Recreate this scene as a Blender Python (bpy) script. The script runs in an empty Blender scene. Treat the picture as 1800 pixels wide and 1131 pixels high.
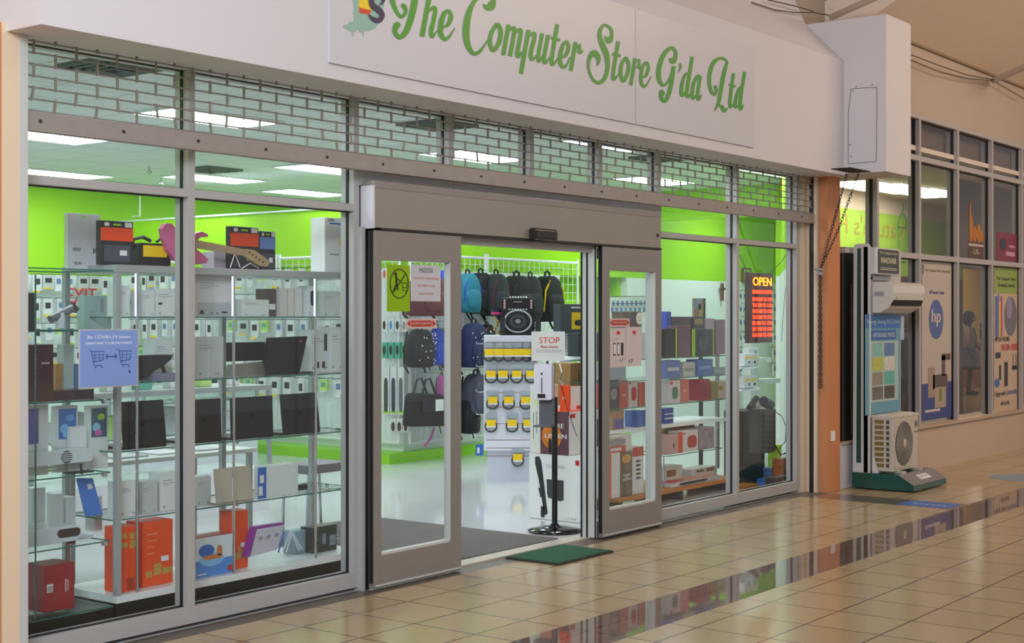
import bpy, bmesh, math, random
from mathutils import Vector, Matrix
random.seed(7)
S = bpy.context.scene
COL = S.collection
R = math.radians
# ------------------------------------------------------------ camera, world, large lights, exposure
CAM_H = 1.6          # eye height; shop front plane is y = 0, camera stands 5.73 m in front of it
CAM_Y = -5.73
FPX, CX, HY = 2500.0, 900.0, 556.0
YAW = math.atan(1900 / FPX)
cam_d = bpy.data.cameras.new('camera')
cam = bpy.data.objects.new('camera', cam_d); COL.objects.link(cam)
cam.location = (0, CAM_Y, CAM_H)
cam.rotation_euler = (R(90), 0, YAW - R(90))
cam_d.sensor_width = 36.0
cam_d.lens = 36.0 * FPX / 1800
cam_d.shift_y = -(565.5 - HY) / 1800
cam_d.clip_end = 200
S.camera = cam
S.view_settings.view_transform = 'Standard'
S.view_settings.look = 'None'
S.view_settings.exposure = 0.0
S.view_settings.gamma = 1.0
S.view_settings.use_curve_mapping = False
try:
    S.cycles.transparent_max_bounces = 48
    S.cycles.max_bounces = 8
    S.cycles.sample_clamp_indirect = 6
except Exception:
    pass
W = bpy.data.worlds.new('mall_ambient'); S.world = W; W.use_nodes = True
wn = W.node_tree.nodes; wb = wn['Background']
wb.inputs['Color'].default_value = (0.84, 0.81, 0.785, 1)
wb.inputs['Strength'].default_value = 0.56

def area(name, loc, sx, sy, power, col, rot=(0, 0, 0)):
    l = bpy.data.lights.new(name, 'AREA'); l.shape = 'RECTANGLE'; l.size = sx; l.size_y = sy
    l.energy = power; l.color = col
    o = bpy.data.objects.new(name, l); COL.objects.link(o); o.location = loc; o.rotation_euler = rot
    return o
# cool daylight-white mall lamp towards the left end of the walkway, warm one far right
lamp = area('mall_lamp', (-1.2, -5.6, 4.6), 3.0, 2.0, 560, (0.84, 0.9, 1.0))
lamp.rotation_euler = (Vector((7.0, 0.0, 1.6)) - lamp.location).to_track_quat('-Z', 'Y').to_euler()
area('mall_lamp', (15.0, -6.0, 6.0), 5.0, 2.0, 240, (1.0, 0.73, 0.50), (R(30), 0, 0))

# ------------------------------------------------------------ survey helpers: pixel of the photo -> point on a real plane
ca, sa = math.cos(YAW), math.sin(YAW)
def ray(px, py):
    u = (px - CX) / FPX; v = (HY - py) / FPX
    return ca + u * sa, sa - u * ca, v
def P(px, py, Y):
    a, b, c = ray(px, py); t = (Y - CAM_Y) / b
    return Vector((t * a, Y, CAM_H + t * c))
def G(px, py, Z=0.0):
    a, b, c = ray(px, py); t = (Z - CAM_H) / c
    return Vector((t * a, CAM_Y + t * b, Z))
def PX(px, py, X):
    a, b, c = ray(px, py); t = X / a
    return Vector((X, CAM_Y + t * b, CAM_H + t * c))
def X(px, Y): return P(px, 500, Y).x
def Z(px, py, Y): return P(px, py, Y).z

# ------------------------------------------------------------ materials (all procedural)
def lin(h):
    if isinstance(h, str):
        h = h.lstrip('#'); c = [int(h[i:i + 2], 16) / 255 for i in (0, 2, 4)]
    else: c = [v / 255 for v in h]
    return tuple(v / 12.92 if v <= 0.04045 else ((v + 0.055) / 1.055) ** 2.4 for v in c)
MC = {}
def mat(name, col, rough=0.5, metal=0.0, var=0.06, scale=6.0, bump=0.0, spec=0.5, emit=0.0, coat=0.0, trans=0.0):
    if name in MC: return MC[name]
    m = bpy.data.materials.new(name); m.use_nodes = True; MC[name] = m
    nt = m.node_tree; N = nt.nodes; b = N['Principled BSDF']
    c = lin(col)
    tc = N.new('ShaderNodeTexCoord'); nz = N.new('ShaderNodeTexNoise')
    nz.inputs['Scale'].default_value = scale; nz.inputs['Detail'].default_value = 3
    nt.links.new(tc.outputs['Object'], nz.inputs['Vector'])
    mx = N.new('ShaderNodeMix'); mx.data_type = 'RGBA'
    mx.inputs['A'].default_value = (*[v * (1 - var) for v in c], 1)
    mx.inputs['B'].default_value = (*[min(1, v * (1 + var)) for v in c], 1)
    nt.links.new(nz.outputs['Fac'], mx.inputs['Factor'])
    nt.links.new(mx.outputs['Result'], b.inputs['Base Color'])
    b.inputs['Roughness'].default_value = rough; b.inputs['Metallic'].default_value = metal
    b.inputs['Specular IOR Level'].default_value = spec
    b.inputs['Coat Weight'].default_value = coat
    if emit:
        nt.links.new(mx.outputs['Result'], b.inputs['Emission Color']); b.inputs['Emission Strength'].default_value = emit
    if trans:
        tl = N.new('ShaderNodeBsdfTranslucent'); ms = N.new('ShaderNodeMixShader'); ms.inputs['Fac'].default_value = trans
        nt.links.new(mx.outputs['Result'], tl.inputs['Color']); nt.links.new(b.outputs[0], ms.inputs[1]); nt.links.new(tl.outputs[0], ms.inputs[2])
        nt.links.new(ms.outputs[0], N['Material Output'].inputs['Surface'])
    if bump:
        bp = N.new('ShaderNodeBump'); bp.inputs['Strength'].default_value = bump; bp.inputs['Distance'].default_value = 0.01
        nz2 = N.new('ShaderNodeTexNoise'); nz2.inputs['Scale'].default_value = scale * 12
        nt.links.new(tc.outputs['Object'], nz2.inputs['Vector'])
        nt.links.new(nz2.outputs['Fac'], bp.inputs['Height']); nt.links.new(bp.outputs['Normal'], b.inputs['Normal'])
    return m
def glass(name, tint=(0.93, 0.97, 0.95), k=1.0, ior=1.45):
    if name in MC: return MC[name]
    m = bpy.data.materials.new(name); m.use_nodes = True; MC[name] = m
    nt = m.node_tree; N = nt.nodes; N.clear()
    o = N.new('ShaderNodeOutputMaterial'); tr = N.new('ShaderNodeBsdfTransparent'); gl = N.new('ShaderNodeBsdfGlossy')
    tr.inputs['Color'].default_value = (*tint, 1); gl.inputs['Roughness'].default_value = 0.0
    gl.inputs['Color'].default_value = (k, k, k, 1)
    fr = N.new('ShaderNodeFresnel'); fr.inputs['IOR'].default_value = ior
    ge = N.new('ShaderNodeNewGeometry'); s = N.new('ShaderNodeMath'); s.operation = 'SUBTRACT'; s.inputs[0].default_value = 1
    nt.links.new(ge.outputs['Backfacing'], s.inputs[1])
    mu = N.new('ShaderNodeMath'); mu.operation = 'MULTIPLY'
    nt.links.new(fr.outputs['Fac'], mu.inputs[0]); nt.links.new(s.outputs[0], mu.inputs[1])
    mx = N.new('ShaderNodeMixShader')
    nt.links.new(mu.outputs[0], mx.inputs['Fac']); nt.links.new(tr.outputs[0], mx.inputs[1]); nt.links.new(gl.outputs[0], mx.inputs[2])
    nt.links.new(mx.outputs[0], o.inputs['Surface'])
    return m
def tiles(name, col, joint, size, jw, rough, ox=0.0, oy=0.0, var=0.05, spec=0.5):
    m = bpy.data.materials.new(name); m.use_nodes = True; MC[name] = m
    nt = m.node_tree; N = nt.nodes; b = N['Principled BSDF']
    tc = N.new('ShaderNodeTexCoord'); mp = N.new('ShaderNodeMapping'); mp.inputs['Location'].default_value = (-ox, -oy, 0)
    br = N.new('ShaderNodeTexBrick'); br.offset = 0.0; br.squash = 1.0
    br.inputs['Scale'].default_value = 1.0; br.inputs['Brick Width'].default_value = size; br.inputs['Row Height'].default_value = size
    br.inputs['Mortar Size'].default_value = jw; br.inputs['Mortar Smooth'].default_value = 0.1; br.inputs['Bias'].default_value = 0
    c = lin(col); j = lin(joint)
    br.inputs['Color1'].default_value = (*[v * (1 - var) for v in c], 1); br.inputs['Color2'].default_value = (*[v * (1 + var) for v in c], 1)
    br.inputs['Mortar'].default_value = (*j, 1)
    nz = N.new('ShaderNodeTexNoise'); nz.inputs['Scale'].default_value = 14; nz.inputs['Detail'].default_value = 5
    mx = N.new('ShaderNodeMix'); mx.data_type = 'RGBA'; mx.blend_type = 'MULTIPLY'; mx.inputs['Factor'].default_value = 0.12
    nt.links.new(tc.outputs['Object'], mp.inputs['Vector']); nt.links.new(mp.outputs[0], br.inputs['Vector'])
    nt.links.new(tc.outputs['Object'], nz.inputs['Vector'])
    nt.links.new(br.outputs['Color'], mx.inputs['A']); nt.links.new(nz.outputs['Color'], mx.inputs['B'])
    nt.links.new(mx.outputs['Result'], b.inputs['Base Color'])
    b.inputs['Roughness'].default_value = rough; b.inputs['Specular IOR Level'].default_value = spec
    # very slight waviness of laid tiles
    n2 = N.new('ShaderNodeTexNoise'); n2.inputs['Scale'].default_value = 3.0
    bp = N.new('ShaderNodeBump'); bp.inputs['Strength'].default_value = 0.02; bp.inputs['Distance'].default_value = 0.02
    nt.links.new(tc.outputs['Object'], n2.inputs['Vector']); nt.links.new(n2.outputs['Fac'], bp.inputs['Height'])
    nt.links.new(bp.outputs['Normal'], b.inputs['Normal'])
    return m

# ------------------------------------------------------------ object helpers
WL = {}
def link(o): COL.objects.link(o); return o
def tag(o, label=None, cat=None, group=None, kind=None):
    if label: o['label'] = label
    if cat: o['category'] = cat
    if group: o['group'] = group
    if kind: o['kind'] = kind
    return o
def thing(name, loc, label, cat, group=None, kind=None):
    o = bpy.data.objects.new(name, None); link(o); o.location = loc; o.empty_display_size = 0.05
    WL[o.name] = Vector(loc)
    return tag(o, label, cat, group, kind)
def sub3(a, b): return (a[0] - b[0], a[1] - b[1], a[2] - b[2])
class M:
    """collects shapes in world metres, then becomes ONE mesh object"""
    def __init__(s): s.v = []; s.f = []; s.mi = []; s.cur = 0
    def slot(s, i): s.cur = i; return s
    def add(s, vs, fs):
        n = len(s.v); s.v += [tuple(v) for v in vs]; s.f += [tuple(i + n for i in f) for f in fs]; s.mi += [s.cur] * len(fs); return s
    def box(s, x0, x1, y0, y1, z0, z1):
        if x0 > x1: x0, x1 = x1, x0
        if y0 > y1: y0, y1 = y1, y0
        if z0 > z1: z0, z1 = z1, z0
        vs = [(x0, y0, z0), (x1, y0, z0), (x1, y1, z0), (x0, y1, z0), (x0, y0, z1), (x1, y0, z1), (x1, y1, z1), (x0, y1, z1)]
        return s.add(vs, [(3, 2, 1, 0), (4, 5, 6, 7), (0, 1, 5, 4), (1, 2, 6, 5), (2, 3, 7, 6), (3, 0, 4, 7)])
    def rbox(s, x0, x1, y0, y1, z0, z1, r=0.01, n=3, axis='y'):
        """box with the four edges along axis rounded"""
        if axis == 'y': a0, a1, b0, b1, c0, c1 = x0, x1, z0, z1, y0, y1
        elif axis == 'x': a0, a1, b0, b1, c0, c1 = y0, y1, z0, z1, x0, x1
        else: a0, a1, b0, b1, c0, c1 = x0, x1, y0, y1, z0, z1
        pts = []
        for cx, cy, st in ((a1 - r, b1 - r, 0), (a0 + r, b1 - r, 90), (a0 + r, b0 + r, 180), (a1 - r, b0 + r, 270)):
            for k in range(n + 1):
                t = R(st + 90 * k / n); pts.append((cx + r * math.cos(t), cy + r * math.sin(t)))
        return s.prism(pts, axis, c0, c1)
    def prism(s, pts, axis, c0, c1):
        if axis == 'y': q = lambda p, c: (p[0], c, p[1])
        elif axis == 'x': q = lambda p, c: (c, p[0], p[1])
        else: q = lambda p, c: (p[0], p[1], c)
        n = len(pts); vs = [q(p, c0) for p in pts] + [q(p, c1) for p in pts]
        fs = [tuple(range(n)), tuple(range(2 * n - 1, n - 1, -1))] + [(i, n + i, n + (i + 1) % n, (i + 1) % n) for i in range(n)]
        return s.add(vs, fs)
    def poly(s, pts): return s.add(pts, [tuple(range(len(pts)))])
    def cyl(s, p0, p1, r0, r1=None, n=16, cap=True):
        r1 = r0 if r1 is None else r1
        p0 = Vector(p0); p1 = Vector(p1); d = (p1 - p0)
        if d.length < 1e-7: return s
        d.normalize(); a = d.orthogonal().normalized(); b = d.cross(a)
        vs = []
        for p, r in ((p0, r0), (p1, r1)):
            for k in range(n):
                t = 2 * math.pi * k / n; vs.append(p + (a * math.cos(t) + b * math.sin(t)) * r)
        fs = [(k, (k + 1) % n, n + (k + 1) % n, n + k) for k in range(n)]
        if cap: fs += [tuple(range(n - 1, -1, -1)), tuple(range(n, 2 * n))]
        return s.add(vs, fs)
    def tube(s, pts, r, n=8, taper=None):
        pts = [Vector(p) for p in pts]; rings = []; a = None
        for i, p in enumerate(pts):
            d = (pts[min(i + 1, len(pts) - 1)] - pts[max(i - 1, 0)]).normalized()
            if a is None: a = d.orthogonal().normalized()
            a = (a - d * a.dot(d)); a = a.normalized() if a.length > 1e-6 else d.orthogonal().normalized()
            b = d.cross(a); rr = r if taper is None else r * taper[i]
            rings.append([p + (a * math.cos(2 * math.pi * k / n) + b * math.sin(2 * math.pi * k / n)) * rr for k in range(n)])
        vs = [v for g in rings for v in g]; fs = []
        for i in range(len(pts) - 1):
            for k in range(n): fs.append((i * n + k, i * n + (k + 1) % n, (i + 1) * n + (k + 1) % n, (i + 1) * n + k))
        fs += [tuple(range(n - 1, -1, -1)), tuple(range((len(pts) - 1) * n, len(pts) * n))]
        return s.add(vs, fs)
    def lathe(s, cx, cy, prof, n=24, sx=1, sy=1):
        vs = []; fs = []
        for r, z in prof:
            for k in range(n):
                t = 2 * math.pi * k / n; vs.append((cx + r * sx * math.cos(t), cy + r * sy * math.sin(t), z))
        for i in range(len(prof) - 1):
            for k in range(n): fs.append((i * n + k, i * n + (k + 1) % n, (i + 1) * n + (k + 1) % n, (i + 1) * n + k))
        fs += [tuple(range(n - 1, -1, -1)), tuple(range((len(prof) - 1) * n, len(prof) * n))]
        return s.add(vs, fs)
    def ball(s, c, rx, ry, rz, n=12, m=8, p=2.0):
        vs = []; fs = []
        def sg(v): return math.copysign(abs(v) ** (2 / p), v)
        for i in range(m + 1):
            f = -math.pi / 2 + math.pi * i / m
            for k in range(n):
                t = 2 * math.pi * k / n
                vs.append((c[0] + rx * sg(math.cos(f)) * sg(math.cos(t)), c[1] + ry * sg(math.cos(f)) * sg(math.sin(t)), c[2] + rz * sg(math.sin(f))))
        for i in range(m):
            for k in range(n): fs.append((i * n + k, i * n + (k + 1) % n, (i + 1) * n + (k + 1) % n, (i + 1) * n + k))
        return s.add(vs, fs)
    def ribbon(s, strokes, conv, smooth=5):
        """calligraphic strokes: points (u, v, halfwidth) splined, conv maps (u, v, side) to 3D; gives a thin solid"""
        for si, st in enumerate(strokes):
            conv2 = (lambda u, v, sd, k=si: conv(u, v, sd + 0.2 * (k % 3)))
            pts = [(p[0], p[1], p[2]) for p in st]; q = []
            for i in range(len(pts) - 1):
                p0 = pts[max(i - 1, 0)]; p1 = pts[i]; p2 = pts[i + 1]; p3 = pts[min(i + 2, len(pts) - 1)]
                for k in range(smooth):
                    t = k / smooth
                    q.append(tuple(0.5 * ((2 * p1[j]) + (-p0[j] + p2[j]) * t + (2 * p0[j] - 5 * p1[j] + 4 * p2[j] - p3[j]) * t * t + (-p0[j] + 3 * p1[j] - 3 * p2[j] + p3[j]) * t ** 3) for j in range(3)))
            q.append(pts[-1]); L = []; Rr = []
            for i, p in enumerate(q):
                a = q[max(i - 1, 0)]; b = q[min(i + 1, len(q) - 1)]
                dx, dy = b[0] - a[0], b[1] - a[1]; l = math.hypot(dx, dy) or 1
                nx, ny = -dy / l, dx / l; w = max(p[2], 0.5)
                L.append((p[0] + nx * w, p[1] + ny * w)); Rr.append((p[0] - nx * w, p[1] - ny * w))
            n = len(q)
            vs = [conv2(u, v, i * .02) for i, (u, v) in enumerate(L)] + [conv2(u, v, i * .02) for i, (u, v) in enumerate(Rr)] + [conv2(u, v, 1 + i * .02) for i, (u, v) in enumerate(L)] + [conv2(u, v, 1 + i * .02) for i, (u, v) in enumerate(Rr)]
            fs = []
            for i in range(n - 1):
                fs += [(i, i + 1, n + i + 1, n + i), (2 * n + i, 3 * n + i, 3 * n + i + 1, 2 * n + i + 1),
                       (i, 2 * n + i, 2 * n + i + 1, i + 1), (n + i, n + i + 1, 3 * n + i + 1, 3 * n + i)]
            fs += [(0, n, 3 * n, 2 * n), (n - 1, 3 * n - 1, 4 * n - 1, 2 * n - 1)]
            s.add(vs, fs)
        return s
    def rot(s, ang, c, axis='Z'):
        m = Matrix.Translation(Vector(c)) @ Matrix.Rotation(ang, 4, axis) @ Matrix.Translation(-Vector(c))
        s.v = [tuple(m @ Vector(v)) for v in s.v]; return s
    def bb(s):
        xs, ys, zs = zip(*s.v); return min(xs), max(xs), min(ys), max(ys), min(zs), max(zs)
    def build(s, name, mats, parent=None, smooth=False, bevel=0, label=None, cat=None, group=None, kind=None):
        if not isinstance(mats, (list, tuple)): mats = [mats]
        if parent is None:
            b = s.bb(); org = Vector(((b[0] + b[1]) / 2, (b[2] + b[3]) / 2, b[4])); rel = org
        else:
            base = WL[parent.name]; org = Vector((0, 0, 0)); rel = base
        me = bpy.data.meshes.new(name)
        me.from_pydata([sub3(v, rel) for v in s.v], [], s.f)
        for m in mats: me.materials.append(m)
        for p, i in zip(me.polygons, s.mi): p.material_index = i; p.use_smooth = smooth
        bm = bmesh.new(); bm.from_mesh(me); bmesh.ops.recalc_face_normals(bm, faces=bm.faces); bm.to_mesh(me); bm.free()
        me.update()
        o = bpy.data.objects.new(name, me); link(o)
        if parent is None: o.location = org; WL[o.name] = org
        else: o.parent = parent; WL[o.name] = rel
        if smooth:
            try: me.shade_auto_smooth
            except Exception: pass
        if bevel:
            md = o.modifiers.new('bevel', 'BEVEL'); md.width = bevel; md.segments = 2; md.limit_method = 'ANGLE'
        tag(o, label, cat, group, kind)
        return o
TC = {}
def text_mesh(s):
    if s not in TC:
        cu = bpy.data.curves.new('lettering', 'FONT'); cu.body = s; cu.size = 1.0; cu.extrude = 0.0; cu.resolution_u = 3
        o = bpy.data.objects.new('tmp', cu); me = o.to_mesh()
        vs = [(v.co.x, v.co.y) for v in me.vertices]; fs = [tuple(p.vertices) for p in me.polygons]
        o.to_mesh_clear(); bpy.data.objects.remove(o); bpy.data.curves.remove(cu); TC[s] = (vs, fs)
    return TC[s]
def text(m, s, p, u, v, w=None, h=None, align='c', bold=0.0):
    """add the string to mesh builder m: p = lower left/centre point, u/v = unit axes, w/h = wanted width/height"""
    vs, fs = text_mesh(s)
    if not vs: return
    xs = [a for a, b in vs]; ys = [b for a, b in vs]; x0, x1, y0, y1 = min(xs), max(xs), min(ys), max(ys)
    sy = h / (y1 - y0) if h else None; sx = w / (x1 - x0) if w else sy
    if sy is None: sy = sx
    p = Vector(p); u = Vector(u); v = Vector(v)
    off = (x0 + x1) / 2 if align == 'c' else x0
    nn = u.cross(v)
    for kb, db in enumerate([0] if not bold else [-bold, 0, bold]):
        m.add([p + nn * (kb * .0002) + u * ((a - off) * sx + db) + v * ((b - y0) * sy) for a, b in vs], fs)
def inst(src, dx, dy, dz, label=None, group=None):
    """copy of a thing with copies of its parts"""
    c = src.copy(); link(c); c.location = src.location + Vector((dx, dy, dz))
    WL[c.name] = Vector(c.location)
    if label: c['label'] = label
    if group: c['group'] = group
    for ch in src.children:
        k = ch.copy(); link(k); k.parent = c
        for g in ch.children:
            q = g.copy(); link(q); q.parent = k
    return c
U, V = Vector((1, 0, 0)), Vector((0, 0, 1))
FRONT = (U, V)                      # surfaces that face the walkway (-Y)
SIDE = (Vector((0, -1, 0)), V)      # surfaces that face left (-X)

# materials used in many places
alu = mat('satin_aluminium', '#aaa8a6', 0.45, 0.12, 0.04, 3, spec=0.5)
alu_l = mat('pale_aluminium', '#c2c3c0', 0.4, 0.12, 0.04, 3)
alu_d = mat('bronze_tinted_aluminium', '#8d8782', 0.45, 0.3, 0.05, 3)
gasket = mat('black_gasket', '#15161c', 0.5)
white = mat('white_plastic', '#e6e6ea', 0.4)
paper = mat('white_paper', '#dcdcdc', 0.7)
black = mat('black_plastic', '#141416', 0.35)
dark = mat('charcoal', '#26272b', 0.5)
chrome = mat('chrome', '#c8ccd2', 0.12, 0.95)
green_w = mat('lime_green_paint', '#98d600', 0.55, 0, 0.03, 1.5)
white_w = mat('white_paint', '#e4eceb', 0.55, 0, 0.02, 1.5)
yellow = mat('yellow_label', '#e8c400', 0.5)
orange = mat('orange_card', '#e8480c', 0.45)
red = mat('red_card', '#c42428', 0.45)
ink = mat('black_ink', '#202024', 0.6)
rink = mat('red_ink', '#c8322a', 0.6)
blue = mat('blue_card', '#2a62b8', 0.45)
cream = mat('cream_paint', '#d9c2a6', 0.6, 0, 0.05, 3)
grey = mat('grey_card', '#8e9096', 0.5)
g_front = glass('storefront_glass', (0.972, 0.985, 0.985), 1.0, 1.48)
g_right = glass('right_window_glass', (0.93, 0.93, 0.93), 1.0, 1.25)
g_shelf = glass('shelf_glass', (0.96, 0.985, 0.987), 0.7)
g_edge = mat('glass_edge_green', '#2f6a60', 0.2)
clearp = glass('clear_plastic', (0.93, 0.94, 0.95), 1.0, 1.6)
# ============================================================ 1. SETTING
# ---- mall floor, built in strips so the polished dark band is its own stone
t_cream = tiles('cream_floor_tile', '#b09a76', '#5c4a38', 0.4064, 0.006, 0.17, 6.21, -0.285, 0.04, spec=0.42)
t_dark = tiles('dark_polished_tile', '#756058', '#2c2422', 0.4064, 0.004, 0.035, 6.21, -0.285, 0.06, spec=0.9)
t_sill = mat('dark_stone_sill', '#5c524a', 0.4, 0, 0.1, 20)
m = M()
BY0, BY1 = -1.905, -1.505
def quad(x0, x1, y0, y1, s, z=0.0): m.slot(s).box(x0, x1, y0, y1, -0.05, z)
quad(-4, 45, -12, BY0, 0); quad(-4, 45, BY0, BY1, 1)
quad(-4, 11.56, BY1, -0.15, 0); quad(11.56, 11.965, BY1, -0.24, 1); quad(11.965, 45, BY1, -0.24, 0)
quad(-4, 3.64, -0.15, 0.3, 0); quad(3.64, 11.56, -0.15, 0.0, 2); quad(11.56, 11.96, -0.24, 0.0, 2)
mo = m.build('floor', [t_cream, t_dark, t_sill], kind='structure')
m = M(); m.prism([(3.6, 0), (12.2, 0), (16.7, 2.5), (21.2, 2.6), (21.2, 10), (3.6, 10)], 'z', -.05, 0)
m.build('floor_store', mat('glossy_white_tile', '#cdd1d0', 0.07, 0, 0.02, 2, spec=0.6), kind='structure')
m = M(); m.prism([(12.3, -.2), (45, -.2), (45, 7), (21.2, 7), (21.2, 2.42), (16.85, 2.42), (12.35, .1)], 'z', -.05, 0)
m.build('floor_next_shop', t_cream, kind='structure')

# ---- store shell
HC = 3.3
m = M(); m.prism([(3.6, .1), (12.3, .1), (16.8, 2.5), (21.2, 2.6), (21.2, 10), (3.6, 10)], 'z', HC, HC + .05)
ceil_m = tiles('ceiling_tile', '#dfe5e0', '#b4bcb6', 0.61, 0.008, 0.8, 0, 0, 0.02)
m.build('ceiling', ceil_m, kind='structure')
GB = 2.12          # height where lime green starts
def wall(name, x0, x1, y0, y1, z1=HC, parts=True):
    m = M(); m.slot(0).box(x0, x1, y0, y1, 0, GB); m.slot(1).box(x0, x1, y0, y1, GB, z1)
    return m.build(name, [white_w, green_w], kind='structure')
wall('wall_back', 3.6, 21.2, 9.9, 10.0)
wall('wall_left', 3.5, 3.6, 0.1, 10.0)
wall('wall_partition', 11.75, 11.85, 4.8, 9.9, 2.83)
wall('wall_display', 11.75, 14.72, 4.7, 4.8, 2.83)
m = M(); m.slot(1).box(14.72, 16.3, 4.95, 5.05, 0, GB).box(14.72, 16.3, 4.7, 5.05, GB, 2.83).box(14.70, 14.74, 4.8, 5.05, 0, GB); m.build('wall_recess', [white_w, green_w], kind='structure')
m = M(); m.box(11.73, 11.89, 4.68, 9.9, 2.83, 2.85); m.box(11.89, 16.3, 4.68, 4.84, 2.83, 2.85)
m.build('trim_1', white_w, kind='structure')
wall('wall_right_rear', 16.3, 21.2, 4.7, 4.8)
m = M(); m.slot(1).box(16.2, 16.3, 4.8, 9.9, 0, HC); m.build('wall_inner', [white_w, green_w], kind='structure')
wall('wall_right_return', 16.74, 21.2, 2.6, 2.7)
m = M(); m.box(16.64, 16.74, 2.6, 4.7, 2.9, HC); m.build('trim_2', green_w, kind='structure')
m = M(); m.box(21.1, 21.2, 2.7, 4.7, 0, HC); m.build('wall_right_end', green_w, kind='structure')
m = M()
for i_, (a, b) in enumerate(((0, GB), (GB, HC))): m.slot(i_).prism([(11.93, 0.05), (12.2, 0.05), (16.85, 2.42), (16.85, 2.6), (16.5, 2.52), (12.0, .14)], 'z', a, b)
m.build('wall_right', [white_w, green_w], kind='structure')
# green plinth platforms under the wall displays
m = M(); m.box(11.7, 11.75, 4.6, 9.9, 0, 0.11); m.box(11.7, 16.2, 4.59, 4.7, 0, 0.11); m.box(11.4, 11.7, 4.59, 9.9, 0, 0.11)
m.build('trim_3', mat('lime_laminate', '#86d010', 0.35), kind='structure')
m = M(); m.box(3.9, 11.4, 9.5, 9.9, 0, 0.11); m.build('trim_4', mat('lime_laminate', '#86d010', 0.35), kind='structure')

# ---- ceiling lights (lamps of the shop and added fill panels)
panel = mat('light_diffuser', '#f0f6ff', 0.5, emit=16.5, var=0.0)
lts = [(8.08, 3.65, 'nearest the shutter, over the left cabinets'), (7.95, 5.85, 'second row, left end'), (10.2, 8.8, 'rear row, left end'),
       (11.7, 7.75, 'rear row, beside the first post'), (11.75, 5.86, 'middle row, over the partition'), (13.82, 8.3, 'rear row, beyond the partition'),
       (14.1, 6.95, 'just above the left end of the door header'), (11.75, 3.7, 'behind the shutter, over the entrance'),
       (11.75, 1.9, 'tucked under the fascia, over the entrance'), (15.2, 3.6, 'behind the shutter, right of the entrance'),
       (18.3, 3.75, 'far right, low behind the shutter'), (15.1, 1.8, 'far right, just under the fascia'), (7.2, 8.6, 'rear row, behind the left pillar'),
       (5.6, 6.6, 'hidden mostly by the left pillar'), (4.9, 1.0, 'added unseen above the left showcase to brighten it'), (7.4, 1.58, 'behind the shutter, just inside above the middle post'), (9.6, 1.0, 'added unseen above the sliding doors to brighten the front')]  # panels over showcase and doors are unseen, added to brighten the shop front
L0 = None
for (x, y, w) in lts:
    lb = 'white recessed ceiling light panel, ' + w
    if L0 is None:
        t = thing('ceiling_light', (x, y, HC), lb, 'light', 'shop ceiling lights'); L0 = t; L0p = (x, y)
        q = M(); q.box(x - .57, x + .57, y - .28, y + .28, HC - 0.012, HC - 0.004); q.build('diffuser', panel, t)
        q = M()
        for a in ((x - .6, x + .6, y - .3, y - .28), (x - .6, x + .6, y + .28, y + .3), (x - .6, x - .57, y - .28, y + .28), (x + .57, x + .6, y - .28, y + .28)):
            q.box(*a, HC - 0.02, HC)
        q.build('frame', white_w, t)
    else: inst(L0, x - L0p[0], y - L0p[1], 0, lb)
# air diffusers in the ceiling
V0 = None
for (x, y, w) in [(6.0, 2.2, 'near the left end of the shutter'), (10.9, 6.9, 'between the middle lights'), (9.55, 2.35, 'above the left door post'), (13.0, 2.15, 'over the right windows')]:
    lb = 'square ceiling air vent ' + w
    if V0 is None:
        t = thing('ceiling_vent', (x, y, HC), lb, 'vent', 'ceiling air vents'); V0 = t; vp = (x, y)
        q = M(); q.box(x - .3, x + .3, y - .3, y + .3, HC - 0.008, HC); q.build('plate', white_w, t)
        q = M()
        for k in range(4):
            r = 0.26 - k * 0.06
            q.box(x - r, x + r, y - r, y - r + .02, HC - 0.035 - k * .006, HC - 0.008); q.box(x - r, x + r, y + r - .02, y + r, HC - 0.035 - k * .006, HC - 0.008)
            q.box(x - r, x - r + .02, y - r, y + r, HC - 0.035 - k * .006, HC - 0.008); q.box(x + r - .02, x + r, y - r, y + r, HC - 0.035 - k * .006, HC - 0.008)
        q.build('louver', mat('vent_dark', '#5c6864', 0.6), t)
    else: inst(V0, x - vp[0], y - vp[1], 0, lb)
for (px, py, w) in [(262, 296, 'left of the first post'), (797 * .3556, 318, 'beside the middle post')]:
    p = G(px, py - 4, HC)
    q = M(); q.cyl((p.x, p.y, HC), (p.x, p.y, HC - .06), .012); q.lathe(p.x, p.y, [(.012, HC - .06), (.035, HC - .062), (.035, HC - .07), (.01, HC - .09)], 12)
    q.build('sprinkler', chrome, label='small metal sprinkler head on the shop ceiling ' + w, cat='sprinkler')
p = G(205, 336, HC)
q = M(); q.ball((9.9, 9.2, HC - .03), .07, .07, .06); q.build('dome_camera', black, smooth=True, label='small dark dome camera on the ceiling by the far green wall', cat='camera')

# ---- pillars and piers beside the shop front
orange_w = mat('orange_paint', '#c48052', 0.6, 0, 0.06, 4)
m = M(); m.box(3.64, 3.73, -0.13, 0.1, 0, 2.9); m.box(11.93, 11.97, -0.13, 0.1, 0, 2.87); m.box(11.87, 11.945, -0.03, 0.1, 0, 2.87)
m.build('trim_5', cream, kind='structure')
m = M(); m.box(3.0, 3.64, -0.13, 0.1, 0, 2.9); m.build('pillar_left', orange_w, kind='structure')
m = M(); m.box(11.97, 12.235, -0.22, 0.1, 0, 2.9); m.build('pillar_right', orange_w, kind='structure')
q = M(); c = PX(1465, 765, 12.0); a = P(1463, 766, -.222)
q.rbox(a.x - .03, a.x + .04, -.232, -.22, a.z - .05, a.z + .04, .006); q.build('wall_switch', paper, label='small white switch plate low on the orange pillar', cat='switch')

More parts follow.
